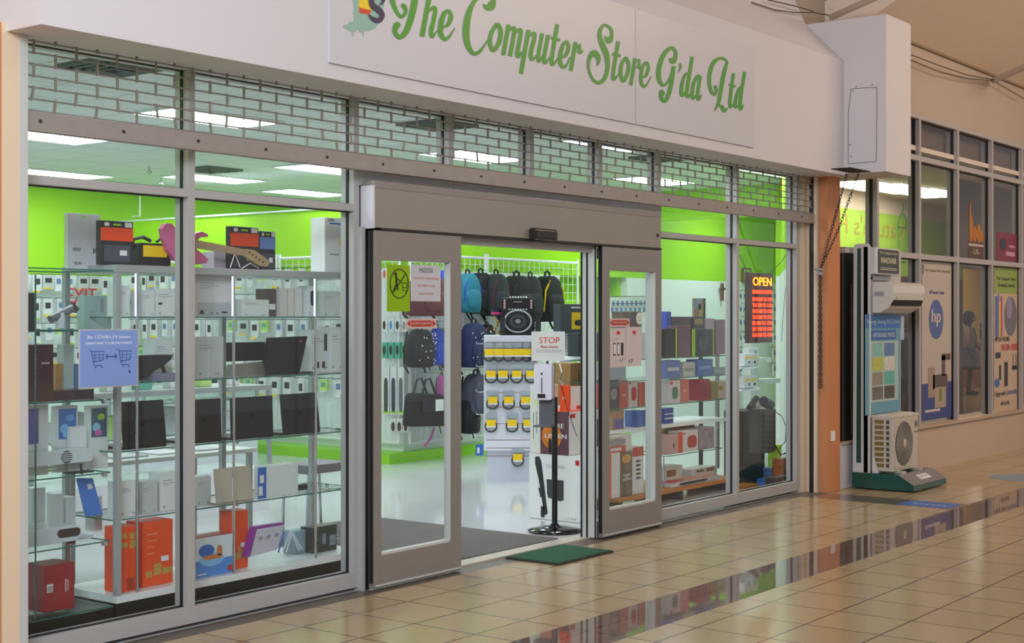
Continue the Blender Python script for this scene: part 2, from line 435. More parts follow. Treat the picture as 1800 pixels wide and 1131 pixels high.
# ---- fascia above the shutter
fw = mat('fascia_paint', '#d2cdd0', 0.6, 0, 0.03, 2, bump=0.02)
ZB = 2.864
m = M(); m.prism([(-0.386, ZB), (0.1, ZB), (0.1, 4.5), (0.0, 4.28), (-0.386, 3.887)], 'x', 3.665, 11.96)
m.build('wall_fascia', fw, kind='structure')
m = M(); m.box(11.95, 12.52, -0.78, 0.1, 2.875, 4.26); m.build('beam_box', fw, kind='structure')
# hand drawn rectangle on the left side of the box
m = M(); q = [(1496, 156), (1541.5, 153.5), (1541, 228), (1540, 284), (1491, 288), (1491, 200), (1496, 156)]
pts = [PX(a, b, 11.948) for a, b in q]
for i in range(len(pts) - 1): m.tube([pts[i], pts[i + 1]], 0.0022, 4)
for a, b in ((1505, 152), (1533, 149), (1500, 160), (1494, 255), (1496, 275)): c = PX(a, b, 11.949); m.ball(c, .004, .006, .006, 6, 4)
m.build('pen_outline', ink, label='hand drawn dark rectangle outline on the side of the white beam box', cat='mark')
# mall wall above everything and sloping ceiling
tan = mat('tan_wall_paint', '#b3a192', 0.65, 0, 0.04, 1.2)
m = M(); m.box(-4, 12.5, 0.1, 0.3, 2.9, 6.5); m.box(12.5, 45, 0.1, 0.3, 3.66, 6.5); m.build('wall_mall', tan, kind='structure')
m = M(); m.box(12.52, 45, -0.24, 0.1, 3.66, 4.35); m.build('wall_above_windows', tan, kind='structure')
m = M(); m.prism([(-0.3, 4.36), (0.1, 4.36), (0.1, 4.6), (-4.2, 6.6), (-4.2, 6.4)], 'x', 12.6, 45); m.build('ceiling_mall', mat('mall_ceiling', '#e6d3c0', .7), kind='structure')
m = M(); m.prism([(-0.05, 4.9), (0.1, 4.9), (0.1, 5.0), (-4.2, 6.9), (-4.2, 6.75)], 'x', -4, 12.6); m.build('ceiling_mall_left', mat('mall_ceiling', '#e6d3c0', .7), kind='structure')

# ---- signboard
t = thing('shop_sign', (7.8, -0.4, 2.94), 'long pale grey signboard with green script shop name on the fascia', 'sign')
m = M(); m.box(5.416, 10.21, -0.40, -0.387, 2.945, 3.75); m.build('board', mat('sign_board', '#c9c6cb', 0.35, 0, 0.02, 2), t)
sg = mat('sign_green', '#3f9414', 0.4, 0, 0.05, 8)
def cv(ox, oy, sc):
    return lambda u, v, side: P(ox + u * sc, oy + v * sc, -0.4005 - 0.002 * side)
A_ = [[(1140, -190, 12), (1000, -215, 26), (860, -190, 30), (760, -120, 32), (715, -40, 34), (735, 60, 30), (780, 160, 23), (835, 212, 20), (888, 150, 22), (870, 80, 28), (835, 65, 22)],
      [(1020, -200, 34), (1010, -60, 40), (985, 100, 42), (945, 260, 40), (900, 380, 37), (850, 450, 30), (800, 468, 28), (752, 400, 30), (775, 315, 38), (812, 335, 25)],
      [(1205, -150, 28), (1190, -60, 30), (1095, 460, 30)],
      [(1180, 150, 8), (1240, 95, 24), (1262, 140, 26), (1235, 280, 28), (1208, 400, 28), (1222, 460, 25), (1262, 420, 10), (1295, 380, 5)],
      [(1360, 348, 10), (1420, 315, 22), (1458, 220, 30), (1440, 140, 20), (1380, 165, 26), (1338, 280, 34), (1330, 420, 32), (1385, 495, 24), (1445, 455, 14), (1512, 350, 3)]]
B_ = [[(350, 50, 4), (400, 92, 34), (455, 75, 55), (485, 0, 30), (465, -85, 20), (400, -120, 16), (320, -70, 22), (225, 50, 26), (165, 200, 38), (140, 400, 42), (160, 560, 36), (225, 670, 25), (300, 662, 20), (370, 580, 10), (422, 500, 5)],
      [(535, 298, 24), (468, 400, 25), (440, 530, 28), (485, 640, 24), (560, 530, 28), (578, 385, 28), (535, 298, 24)],
      [(680, 312, 26), (610, 697, 26)], [(690, 390, 8), (735, 355, 24), (752, 400, 26), (695, 712, 27)],
      [(765, 415, 8), (820, 378, 26), (832, 430, 26), (800, 600, 26), (788, 690, 26), (808, 715, 20), (848, 650, 8)],
      [(932, 380, 26), (835, 932, 26)], [(935, 465, 8), (995, 420, 24), (1005, 480, 26), (965, 640, 26), (960, 720, 26), (985, 755, 18), (1030, 700, 6)],
      [(1105, 423, 24), (1055, 700, 24), (1062, 775, 22), (1090, 740, 10), (1110, 700, 5)], [(1180, 442, 24), (1130, 720, 24), (1140, 790, 24), (1175, 760, 12), (1200, 720, 5)],
      [(1295, 308, 26), (1225, 740, 25), (1235, 812, 24), (1275, 780, 12), (1305, 730, 5)], [(1213, 475, 18), (1330, 510, 18)],
      [(1360, 715, 8), (1395, 708, 20), (1438, 610, 24), (1415, 528, 18), (1365, 575, 22), (1335, 690, 26), (1335, 800, 26), (1375, 850, 20), (1415, 820, 12), (1460, 720, 5)],
      [(1525, 532, 25), (1465, 897, 25)], [(1540, 605, 10), (1580, 560, 10), (1575, 655, 30), (1628, 640, 4)]]
C_ = [[(375, 290, 6), (405, 330, 34), (445, 355, 50), (482, 280, 28), (470, 185, 25), (380, 120, 20), (318, 175, 26), (298, 280, 32), (340, 420, 42), (402, 570, 42), (422, 720, 32), (405, 860, 28), (355, 965, 28), (280, 1004, 24), (200, 955, 18), (142, 830, 16), (130, 700, 20), (165, 590, 32), (222, 550, 48), (282, 620, 34), (280, 695, 18), (258, 744, 4)],
      [(583, 370, 28), (505, 860, 28), (518, 950, 25), (560, 910, 12), (592, 865, 5)], [(493, 563, 22), (620, 594, 22)],
      [(705, 615, 22), (642, 700, 27), (618, 850, 28), (655, 982, 24), (722, 870, 28), (742, 730, 28), (705, 615, 22)],
      [(840, 628, 26), (775, 1042, 26)], [(855, 690, 10), (908, 645, 8), (895, 770, 28), (940, 745, 5)],
      [(958, 915, 10), (1005, 895, 22), (1043, 785, 25), (1020, 695, 18), (962, 750, 26), (932, 870, 26), (935, 1000, 26), (975, 1060, 22), (1022, 1030, 12), (1088, 905, 3)]]
D_ = [[(288, 265, 5), (345, 300, 45), (385, 235, 28), (375, 150, 25), (320, 115, 24), (235, 185, 30), (168, 330, 32), (145, 480, 32), (162, 590, 30), (215, 645, 20), (270, 605, 14), (312, 520, 10), (335, 420, 6)],
      [(360, 372, 28), (340, 520, 30), (312, 680, 30), (270, 820, 28), (225, 872, 24), (182, 820, 28), (192, 738, 34), (228, 785, 10)],
      [(450, 335, 18), (455, 390, 16), (425, 465, 2)],
      [(622, 240, 24), (565, 600, 26), (545, 740, 26), (555, 812, 22), (590, 780, 10), (605, 760, 4)], [(570, 470, 8), (520, 500, 20), (475, 640, 25), (470, 770, 27), (498, 785, 18), (538, 735, 8)],
      [(740, 510, 22), (705, 720, 24), (705, 840, 24), (735, 820, 14), (757, 775, 3)], [(735, 512, 10), (695, 520, 22), (642, 620, 25), (620, 760, 25), (632, 830, 22), (685, 780, 8)],
      [(1132, 328, 10), (1080, 275, 18), (1010, 264, 20), (920, 330, 28), (872, 480, 27), (868, 620, 25), (895, 735, 22), (940, 775, 20), (965, 720, 20), (945, 650, 24)],
      [(1115, 325, 18), (1075, 470, 28), (1035, 680, 28), (995, 900, 22), (938, 1005, 6)], [(1005, 925, 10), (1045, 955, 26), (1078, 1008, 28), (1128, 965, 4)],
      [(1208, 475, 22), (1160, 850, 24), (1165, 955, 22), (1200, 920, 8)], [(1146, 635, 18), (1236, 662, 18)],
      [(1367, 455, 22), (1310, 820, 24), (1305, 980, 26), (1335, 960, 12), (1355, 915, 3)], [(1320, 660, 8), (1285, 700, 20), (1245, 830, 24), (1235, 950, 24), (1285, 930, 8)]]
m = M()
m.ribbon(A_, cv(590, 0, 250 / 1800)); m.ribbon(B_, cv(800, 0, 250 / 1800)); m.ribbon(C_, cv(1020, 30, 160 / 1392)); m.ribbon(D_, cv(1140, 70, 190 / 1535))
m.build('lettering', sg, t, label='green curly script lettering')
# island shaped emblem at the left end
mp = [(205, -40), (230, 80), (220, 180), (235, 190), (225, 270), (170, 275), (150, 310), (105, 315), (90, 345), (180, 395), (205, 400), (200, 458), (222, 458), (235, 395), (262, 405), (275, 370), (310, 415), (335, 405), (345, 465), (358, 462), (360, 395), (420, 395), (500, 360), (540, 300), (600, 200), (610, 60), (640, -60)]
cvA = cv(590, 0, 250 / 1800)
def flat(pts, off, mt, nm, par):
    q = M(); n = len(pts)
    a = [P(590 + u * .1389, v * .1389, -0.4003 - off) for u, v in pts]; b = [P(590 + u * .1389, v * .1389, -0.4003 - off - .001) for u, v in pts]
    q.add(a + b, [tuple(range(n)), tuple(range(2 * n - 1, n - 1, -1))] + [(i, n + i, n + (i + 1) % n, (i + 1) % n) for i in range(n)])
    return q.build(nm, mt, par)
em = flat(mp, 0.0, mat('emblem_teal', '#8fb3a4', 0.4), 'emblem', t)
flat([(290, -50), (440, -50), (450, 130), (295, 95)], 0.001, mat('emblem_yellow', '#e8c810', 0.4), 'emblem_stripe', em)
flat([(295, 95), (450, 130), (425, 190), (300, 160)], 0.001, mat('emblem_red', '#c83c10', 0.4), 'emblem_stripe', em)
m = M(); m.ribbon([[(560, 60, 8), (595, 30, 14), (600, -30, 30), (520, -60, 30), (455, -20, 34), (470, 70, 38), (540, 120, 40), (590, 190, 32), (545, 262, 30), (470, 235, 26), (425, 190, 10)]], lambda u, v, s: P(590 + u * .1389, v * .1389, -0.403 - .002 * s))
m.build('emblem_letter', mat('emblem_navy', '#2a1f4a', 0.4), em)
m = M(); m.box(8.44, 8.443, -0.4012, -0.4, 2.95, 3.745); m.build('board_joint', grey, t)

# ---- shutter grille with bottom bar and guides
t = thing('roller_grille', (7.85, -0.09, 2.44), 'half lowered metal roller grille across the top of the shop front', 'shutter')
m = M(); m.box(3.775, 11.93, -0.11, -0.07, 2.445, 2.53); m.box(3.775, 11.93, -0.115, -0.065, 2.438, 2.452)
m.build('bottom_bar', mat('galvanised_bar', '#9a928d', 0.5, 0.3, 0.1, 12), t, bevel=0.003)
k = 3.85
while k < 11.9: m = M(); m.cyl((k, -0.115, 2.487), (k, -0.108, 2.487), .008, n=8); k += 0.46; m.build('rivet', ink, t)
m = M()
for r in range(7):
    z = 2.534 + r * 0.0528; m.cyl((3.775, -.09, z), (11.93, -.09, z), 0.0042, n=6)
r = 0
for r in range(7):
    z = 2.534 + r * 0.0528; k = 3.83 + (0.115 if r % 2 == 0 else 0)
    while k < 11.9:
        sk = 0.012 * math.sin(k * 5 + r) if r < 2 else 0
        m.prism([(k - .0048 - sk, z - .007), (k + .0048 - sk, z - .007), (k + .0048, z + .06), (k - .0048, z + .06)], 'y', -.095, -.085)
        k += 0.23
m.build('mesh_curtain', mat('grille_metal', '#8d8780', 0.5, 0.4), t)
m = M(); m.box(3.73, 3.775, -0.13, -0.03, 0, ZB); m.box(3.775, 3.79, -.06, -.03, 0, ZB)
m.build('guide_rail', alu_l, t, bevel=.002)
m = M(); m.box(11.945, 11.975, -0.131, -0.03, 0, ZB); m.build('guide_rail', alu_l, t, bevel=.002)
m = M(); m.box(11.925, 11.945, -0.10, -0.06, 0, ZB); m.build('guide_slot', gasket, t)

# ---- storefront glazing
YG = 0.05
def mullion(m, x0, z0, z1, w=0.045): m.box(x0, x0 + w, 0.0, 0.105, z0, z1)
def window(n, x0, x1, levels, mull):
    """levels: list of (z0, z1) glass openings; bars of aluminium fill the gaps"""
    t = thing('window_%d' % n, ((x0 + x1) / 2, 0, levels[0][0]), None, None, kind='structure')
    f = M(); g = M(); p = M()
    for x, z0, z1 in mull: mullion(f, x, z0, z1)
    for i, (a, b) in enumerate(levels):
        p.box(x0, x1, YG - .003, YG + .003, a, b)
        g.box(x0, x0 + .006, .038, .062, a, b); g.box(x1 - .006, x1, .041, .059, a, b); g.box(x0, x1, .038, .062, a, a + .006); g.box(x0, x1, .038, .062, b - .006, b)
        z0 = b; z1 = levels[i + 1][0] if i + 1 < len(levels) else None
        if z1: f.box(x0, x1, 0.0, 0.105, z0, z1)
    f.box(x0, x1, 0.0, 0.105, levels[0][0] - .085, levels[0][0])
    f.build('frame', alu, t, bevel=.0015); g.build('gasket', gasket, t); p.build('pane', g_front, t)
    return t
lo = (0.105, 2.21); up = (2.252, ZB)
window(1, 3.79, 4.798, [lo, up], [(4.798, 0.02, ZB)])
window(2, 4.843, 6.021, [lo, up], [(6.021, 0.02, ZB)])
for n, (a, b) in enumerate([(6.069, 6.883), (6.93, 7.743), (7.788, 8.581), (8.626, 9.40)]):
    window(3 + n, a, b, [(2.45, ZB)], [(b, 2.36, ZB)])
window(7, 9.445, 10.66, [lo, up], [(10.66, 0.02, ZB)])
window(8, 10.705, 11.79, [lo, up], [(11.79, 0.02, ZB)])

# ---- automatic sliding door
t = thing('trim_6', (7.75, 0, 2.1), None, None, kind='structure')
hx0, hx1 = X(659, -.10), X(1162, -.10)
m = M(); m.box(hx0, hx1, -0.10, 0.10, 2.115, 2.345); m.build('header', mat('header_cover', '#938c85', 0.45, 0.25, 0.04, 3), t, bevel=.003)
m = M(); m.box(hx0, hx1, -0.10, 0.10, 2.345, 2.39); m.build('header_cap', alu_d, t, bevel=.003)
m = M(); m.box(hx0 - .012, hx0 - .0005, -0.1, 0.0, 2.11, 2.36); m.build('end_cap', mat('pale_end_cap', '#c9c7cf', 0.45), t)
m = M(); m.box(6.15, 9.30, -.095, .06, 2.102, 2.115); m.build('door_track', gasket, t)
m = M(); m.box(6.94, 8.52, -.02, .02, 2.055, 2.105); m.box(6.069, 6.10, 0.0, .09, 0, 2.12); m.box(9.385, 9.44, 0.0, .105, 0, 2.12); m.box(6.05, 6.075, -.04, .1, 0, 2.12)
m.build('jamb', alu, t)
m = M(); m.box(6.10, 6.135, -.015, .05, 0, 2.12); m.box(9.35, 9.362, -.04, .0, 0, 2.12); m.build('brush_seal', gasket, t)
m = M(); m.box(6.12, 9.40, 0.0, 0.13, 0.0, 0.012); m.build('threshold', mat('threshold_metal', '#c8beb0', 0.35, 0.4), t)
def leaf(n, x0, x1, y0, y1, stl, str_, zt, zb, top, bot):
    t = thing('door_%d' % n, ((x0 + x1) / 2, (y0 + y1) / 2, bot), None, None, kind='structure')
    f = M(); f.box(x0, x0 + stl, y0, y1, bot, top); f.box(x1 - str_, x1, y0, y1, bot, top); f.box(x0 + stl, x1 - str_, y0, y1, zt, top); f.box(x0 + stl, x1 - str_, y0, y1, bot, zb)
    f.build('frame', alu_d, t, bevel=.002)
    ym = (y0 + y1) / 2
    p = M(); p.box(x0 + stl, x1 - str_, ym - .003, ym + .003, zb, zt); p.build('pane', g_front, t)
    g = M(); g.box(x1 - str_ - .006, x1 - str_, ym - .012, ym + .012, zb, zt); g.box(x0 - .006, x0, y0 + .01, y1 - .01, bot + .03, top); g.build('gasket', gasket, t)
    b = M(); b.box(x0 + stl, x1 - str_, y0 - .001, y1 + .001, zb, zb + .014); b.box(x1 - str_ - .014, x1 - str_ - .006, y0 - .001, y1, zb, zt); b.box(x0 + .01, x1, y0 - .006, y0, bot + .01, bot + .02)
    b.build('glazing_bead', alu_l, t)
    return t
leaf(1, X(658, -.09), X(811, -.09), -0.09, -0.045, .062, .10, 1.93, 0.20, 2.10, 0.012)
leaf(2, 8.50, X(1163, -.09), -0.09, -0.045, .085, .085, 1.93, 0.20, 2.10, 0.012)
# fixed side lights behind the leaves
leaf(3, 8.47, 9.385, 0.02, 0.06, .05, .06, 2.02, 0.10, 2.095, 0.012)
t = thing('trim_8', (8.465, .01, 0), None, None, kind='structure')
q = M(); q.box(8.46, 8.47, -.055, .075, .012, 2.1); q.build('stile', alu_l, t)
for a_, b_ in ((.062, .078), (.014, .03), (-.056, -.044)): q = M(); q.box(8.4575, 8.4598, a_, b_, .012, 2.1); q.build('gasket', gasket, t)
# sensor on the header
a = P(930, 401, -.1); b = P(967, 423, -.1)
t = thing('door_sensor', ((a.x + b.x) / 2, -.1, b.z), 'black motion sensor on the door header above the entrance', 'sensor')
q = M(); q.rbox(a.x, b.x, -.16, -.1, b.z - .005, a.z, .018, 4, 'x'); q.build('housing', mat('sensor_black', '#241c1c', 0.15), t, smooth=False)
q = M(); q.box(a.x + .012, a.x + .03, -.162, -.14, b.z + .01, a.z - .015); q.build('lens', dark, t)
a = P(1154, 414, -.1); q = M(); q.box(a.x, a.x + .03, -.104, -.1, a.z - .012, a.z + .012); q.build('header_switch', dark, label='tiny key switch at the right end of the door header', cat='switch')
# ============================================================ 2. THINGS ON AND IN FRONT OF THE SHOP FRONT
DIM = {}
def carton(name, label, cat, x0, x1, y0, y1, z0, z1, mt, group=None, bevel=.003, parent=None):
    q = M(); q.box(x0, x1, y0, y1, z0, z1); o = q.build(name, mt, parent, bevel=bevel, label=label, cat=cat, group=group)
    DIM[o.name] = (min(x0, x1), max(x0, x1), min(y0, y1), max(y0, y1), z0, z1); return o
def frame_of(o, side):
    x0, x1, y0, y1, z0, z1 = DIM[o.name]
    if side == 'f': return Vector((x0, y0, z0)), U, V, x1 - x0, z1 - z0, Vector((0, -1, 0))
    if side == 'l': return Vector((x0, y1, z0)), Vector((0, -1, 0)), V, y1 - y0, z1 - z0, Vector((-1, 0, 0))
    return Vector((x0, y0, z1)), U, Vector((0, 1, 0)), x1 - x0, y1 - y0, Vector((0, 0, 1))
def slab_on(m, o, side, u0, u1, v0, v1, th=.001, base=.0003):
    p, u, v, w, h, n = frame_of(o, side)
    c = [p + u * w * a + v * h * b for a, b in ((u0, v0), (u1, v0), (u1, v1), (u0, v1))]
    lo_ = [x + n * base for x in c]; hi = [x + n * (base + th) for x in c]
    m.add(lo_ + hi, [(3, 2, 1, 0), (4, 5, 6, 7), (0, 1, 5, 4), (1, 2, 6, 5), (2, 3, 7, 6), (3, 0, 4, 7)])
def deco(o, side, rects, mt, name='printed_panel', label=None, base=.0003):
    last = None
    for grp in ([[r] for r in rects] if len(rects) <= 5 else [rects]):
        m = M()
        for r in grp: slab_on(m, o, side, *r, base=base)
        last = m.build(name, mt, o, label=label)
    return last
def blob(o, side, u, v, ru, rv, mt, name='printed_shape', base=.0016, p=2.0):
    pp, uu, vv, w, h, n = frame_of(o, side); m = M(); N_ = 20
    def sg(x): return math.copysign(abs(x) ** (2 / p), x)
    ring = [pp + uu * w * (u + ru * sg(math.cos(2 * math.pi * k / N_))) + vv * h * (v + rv * sg(math.sin(2 * math.pi * k / N_))) for k in range(N_)]
    a = [q + n * base for q in ring]; b = [q + n * (base + .001) for q in ring]
    m.add(a + b, [tuple(range(N_)), tuple(range(2 * N_ - 1, N_ - 1, -1))] + [(k, N_ + k, N_ + (k + 1) % N_, (k + 1) % N_) for k in range(N_)])
    return m.build(name, mt, o)
def shape(o, side, pts, mt, name='printed_shape', base=.0016):
    pp, uu, vv, w, h, n = frame_of(o, side); m = M(); N_ = len(pts)
    a = [pp + uu * w * u + vv * h * v + n * base for u, v in pts]; b = [q + n * .001 for q in a]
    m.add(a + b, [tuple(range(N_)), tuple(range(2 * N_ - 1, N_ - 1, -1))] + [(k, N_ + k, N_ + (k + 1) % N_, (k + 1) % N_) for k in range(N_)])
    return m.build(name, mt, o)
def words(o, side, lines, mt, name='lettering', base=.0022, bold=0.0, label=None):
    """lines: (text, u centre, v bottom, width fraction or None, height fraction or None)"""
    pp, uu, vv, w, h, n = frame_of(o, side)
    for s, u, v, fw_, fh in lines:
        m = M(); text(m, s, pp + uu * w * u + vv * h * v + n * base, uu, vv, fw_ * w if fw_ else None, fh * h if fh else None, bold=bold)
        last = m.build(name, mt, o, label=label)
    return last
def sheet(name, label, cat, px0, px1, pt, pb_, Y, mt, group=None, th=.002):
    """flat paper fixed on a pane at depth Y facing the walkway"""
    a = P(px0, pt, Y); b = P(px1, pb_, Y); zb = P((px0 + px1) / 2, pb_, Y).z; zt = P((px0 + px1) / 2, pt, Y).z
    return carton(name, label, cat, a.x, b.x, Y - th, Y, zb, zt, mt, group, 0)

# ---- posters on the left window and the door leaves
YP = YG - .0035
o = sheet('safety_poster', 'pale blue distancing poster with two shopping carts on the left window', 'poster', 138, 243, 579, 681, YP, mat('poster_rim', '#e6dee4', 0.5, trans=.7))
deco(o, 'f', [(.02, .98, .02, .98)], mat('poster_blue', '#c2daff', 0.45, 0, .02, 4, trans=.7))
words(o, 'f', [('Be COVID-19 Smart', .5, .84, .72, .055), ('MAINTAIN YOUR DISTANCE', .5, .74, .78, .04)], mat('poster_pale_ink', '#d6dcf0', 0.5), bold=.0008)
pm = M(); pp, uu, vv, w, h, n = frame_of(o, 'f')
def pt(a, b): return pp + uu * w * a + vv * h * b + n * .0025
def poly_l(m, pts, r=.0016): m.tube([pt(*p) for p in pts], r, 5)
for cx in (.2, .66):
    poly_l(pm, [(cx - .04, .66), (cx, .64), (cx + .03, .44), (cx + .05, .38), (cx + .17, .38)])
    poly_l(pm, [(cx + .0, .62), (cx + .21, .62), (cx + .19, .47), (cx + .02, .44)])
    for k in (.56, .51): poly_l(pm, [(cx + .01, k), (cx + .2, k)], .001)
    for k in (.06, .13): poly_l(pm, [(cx + k, .62), (cx + k, .45)], .001)
    for k in (.07, .17): pm.ball(pt(cx + k, .35), .004, .0015, .004, 8, 6)
poly_l(pm, [(.44, .53), (.62, .53)], .002); poly_l(pm, [(.47, .57), (.44, .53), (.47, .49)], .002); poly_l(pm, [(.59, .57), (.62, .53), (.59, .49)], .002)
pm.ball(pt(.84, .26), .006, .001, .008, 8, 6)
pm.build('cart_drawing', mat('poster_dark_blue', '#2a3f94', 0.5), o)

YD = -0.0715
o = sheet('no_cart_sign', 'yellow-green sign with circled no-trolley symbol on the left sliding door', 'sign', 680, 720, 466, 548, YD, mat('sign_yellow_green', '#a8cc10', 0.45, trans=.4))
pm = M(); pp, uu, vv, w, h, n = frame_of(o, 'f')
ring = [pt(.52 + .4 * math.cos(2 * math.pi * k / 28), .6 + .31 * math.sin(2 * math.pi * k / 28)) for k in range(29)]
pm.tube(ring, .0028, 6); pm.tube([pt(.24, .4), pt(.78, .8)], .0028, 6)
pm.ball(pt(.36, .8), .012, .001, .012, 10, 6); poly_l(pm, [(.38, .76), (.4, .6)], .006); poly_l(pm, [(.4, .72), (.58, .64)], .003); poly_l(pm, [(.4, .6), (.26, .44)], .004); poly_l(pm, [(.4, .6), (.46, .46)], .004)
poly_l(pm, [(.58, .64), (.64, .62), (.66, .52), (.84, .52), (.86, .62), (.64, .62)], .002); poly_l(pm, [(.68, .52), (.68, .45), (.84, .45)], .002)
pm.build('symbol', ink, o)
o = sheet('notice_paper', 'white NOTICE paper with red lines on the left sliding door', 'notice', 722, 774, 466, 530, YD, mat('notice_paper', '#d8d6da', 0.6, trans=.4))
words(o, 'f', [('NOTICE', .5, .82, .46, .09)], ink); words(o, 'f', [('NO FOOD / NO DRINKS', .5, .60, .86, .055), ('NO BICYCLES', .5, .40, .6, .055), ('ALLOWED', .5, .18, .5, .055)], rink)
deco(o, 'f', [(.28, .72, .795, .805)], ink, base=.002)
for (a, b, c, d, w_) in ((713, 767, 560, 578, 'left'), (1071, 1106, 560, 575, 'right')):
    o = sheet('closing_door_sticker', 'red double-arrow automatic door sticker on the %s sliding door' % w_, 'sticker', a, b, c, d, YD, mat('sticker_pale', '#c9b3aa', 0.5), 'automatic door stickers')
    pp, uu, vv, w, h, n = frame_of(o, 'f'); q = M()
    def tri(pts):
        A = [pp + uu * w * a_ + vv * h * b_ + n * .0008 for a_, b_ in pts]; B = [x + n * .001 for x in A]; k = len(pts)
        q.add(A + B, [tuple(range(k)), tuple(range(2 * k - 1, k - 1, -1))] + [(i, k + i, k + (i + 1) % k, (i + 1) % k) for i in range(k)])
    tri([(.03, .5), (.14, .85), (.14, .15)]); tri([(.97, .5), (.86, .85), (.86, .15)]); tri([(.17, .2), (.83, .2), (.83, .8), (.17, .8)])
    q.build('arrow', mat('sticker_red', '#b8342c', 0.45), o)
    words(o, 'f', [('AUTOMATIC CLOSING DOOR', .5, .4, .6, .22)], mat('sticker_pale', '#c9b3aa', 0.5), bold=.0003)
o = sheet('instruction_paper', 'white instruction sheet with phone pictures on the right sliding door', 'notice', 1072, 1099, 577, 646, YD, mat('pinkish_paper', '#e0d2d0', 0.6, trans=.4))
deco(o, 'f', [(.2, .36, .3, .62), (.46, .60, .3, .62), (.7, .86, .3, .62)], dark); deco(o, 'f', [(.22, .34, .34, .59), (.48, .58, .34, .59)], paper, 'phone_screen', base=.0016)
deco(o, 'f', [(.2, .5, .73, .735), (.2, .6, .71, .715), (.2, .45, .17, .175), (.2, .5, .14, .145)], grey, 'text_lines'); words(o, 'f', [('17', .74, .13, .24, .09)], ink)
blob(o, 'f', .52, .88, .12, .045, rink, 'round_mark')
o = sheet('instruction_paper', 'white sheet with small red mark, right of the phone pictures sheet', 'notice', 1100, 1127, 575, 644, YD, mat('pinkish_paper', '#e0d2d0', 0.6, trans=.4))
blob(o, 'f', .52, .86, .12, .045, rink, 'round_mark'); words(o, 'f', [('17', .3, .08, .24, .1)], ink, bold=.0006)
c = P(1124, 560, YD); q = M(); q.cyl((c.x, YD, c.z), (c.x, YD - .002, c.z), .045, n=24)
o = q.build('round_sticker', paper, label='round white sticker with green lines on the right sliding door', cat='sticker')
q = M(); [q.box(c.x - .025, c.x + .025, YD - .0032, YD - .0022, c.z + k, c.z + k + .005) for k in (-.02, -.005, .01)]; q.build('print', mat('soft_green', '#86b45c', 0.5), o)

# ---- door mats
matg = mat('green_mat', '#1f5a3c', 0.95, 0, 0.25, 60, bump=.6)
q = M(); q.rbox(7.43, 8.08, -.455, -.025, .0005, .012, .01, 2, 'z'); o = q.build('door_mat', mat('mat_edge', '#2c2a26', 0.8), label='small dark green doormat on the tiles outside the entrance', cat='mat')
q = M(); q.box(7.445, 8.065, -.44, -.04, .011, .016); q.build('pile', matg, o)
q = M(); q.rbox(6.7, 8.3, .16, 2.0, .0005, .012, .01, 2, 'z'); q.build('entrance_carpet', mat('grey_carpet', '#6b6663', 0.95, 0, 0.2, 80, bump=.5), label='large grey entrance carpet on the white shop floor', cat='carpet')
# floor stickers in the mall
q = M(); pts = [(11.58, -1.47), (11.93, -1.47), (11.93, -1.02), (11.58, -1.02)]; q.prism(pts, 'z', .0003, .001); o = q.build('floor_sticker', mat('sticker_blue', '#2f66b4', 0.3), label='blue floor sticker with worn lettering beyond the display stand on the dark stone strip', cat='sticker')
q = M(); [q.box(11.70 + .02 * (k % 2), 11.78, -1.12 - .05 * k, -1.14 - .05 * k, .001, .0016) for k in range(6)]
q.build('lettering', mat('worn_print', '#9ab0c8', 0.4), o)
c = G(1792, 842); q = M(); q.lathe(c.x + .1, c.y, [(.32, .0003), (.32, .001)], 28); q.build('floor_sticker', mat('sticker_grey_blue', '#7f93a6', 0.35), label='pale blue round floor sticker at the far right edge of the tiles', cat='sticker')

# ============================================================ 3. RIGHT SHOP FRONT
YR = -0.24
wallr = mat('right_wall_paint', '#bda591', 0.6, 0, 0.05, 1.5)
m = M(); m.box(12.84, 45, YR, 0.0, 0, 0.455); m.build('wall_right_low', wallr, kind='structure')
m = M(); m.box(12.235, 12.85, YR + .04, 0.0, 0, .42); m.build('wall_right_stub', fw, kind='structure')
m = M(); m.box(12.84, 45, YR - .03, 0.02, .445, .475); m.box(12.3, 12.84, YR + .02, .02, .41, .44); m.build('trim_7', mat('sill_paint', '#b39c88', 0.6), kind='structure')
posts = [13.036 , 14.116, 15.216, 16.326, 17.41, 18.49, 19.57, 20.65, 21.73, 22.81, 23.89, 24.97, 26.05, 27.13]
xl = 12.30
fr = mat('window_frame_right', '#b3aaa8', 0.45, 0.25, .04, 3)
for i, x in enumerate(posts):
    t = thing('window_%d' % (9 + i), ((xl + x) / 2, YR, .475), None, None, kind='structure')
    f = M(); g = M(); p = M(); Yg = YR + .06
    f.box(x, x + .05, YR, YR + .12, .475, 3.66)
    rows = [(.475, 2.185), (2.24, 3.19), (3.245, 3.62)]
    for a, b in ((2.185, 2.24), (3.19, 3.245), (3.62, 3.66)): f.box(xl, x, YR, YR + .11, a, b)
    for j, (a, b) in enumerate(rows):
        if i == 0 and j == 0: continue
        p.box(xl, x, Yg - .003, Yg + .003, a, b)
        g.box(x - .012, x, Yg - .016, Yg + .016, a, b); g.box(xl, x, Yg - .014, Yg + .014, b - .012, b)
    f.build('frame', fr, t); g.build('gasket', gasket, t); p.build('pane', g_right, t)
    xl = x + .05
# black door in the first bay
t = thing('door_4', (12.66, YR + .05, .44), None, None, kind='structure')
q = M(); q.box(12.30, 13.03, YR + .03, YR + .07, .44, 2.185); q.build('panel', mat('black_door', '#14120f', 0.25), t)
q = M(); q.box(12.5, 12.505, YR + .02, YR + .03, .5, 1.9); q.box(12.62, 12.64, YR + .01, YR + .03, .7, 1.6); q.build('rail', mat('dull_brass', '#4a3c1c', 0.4, .4), t)
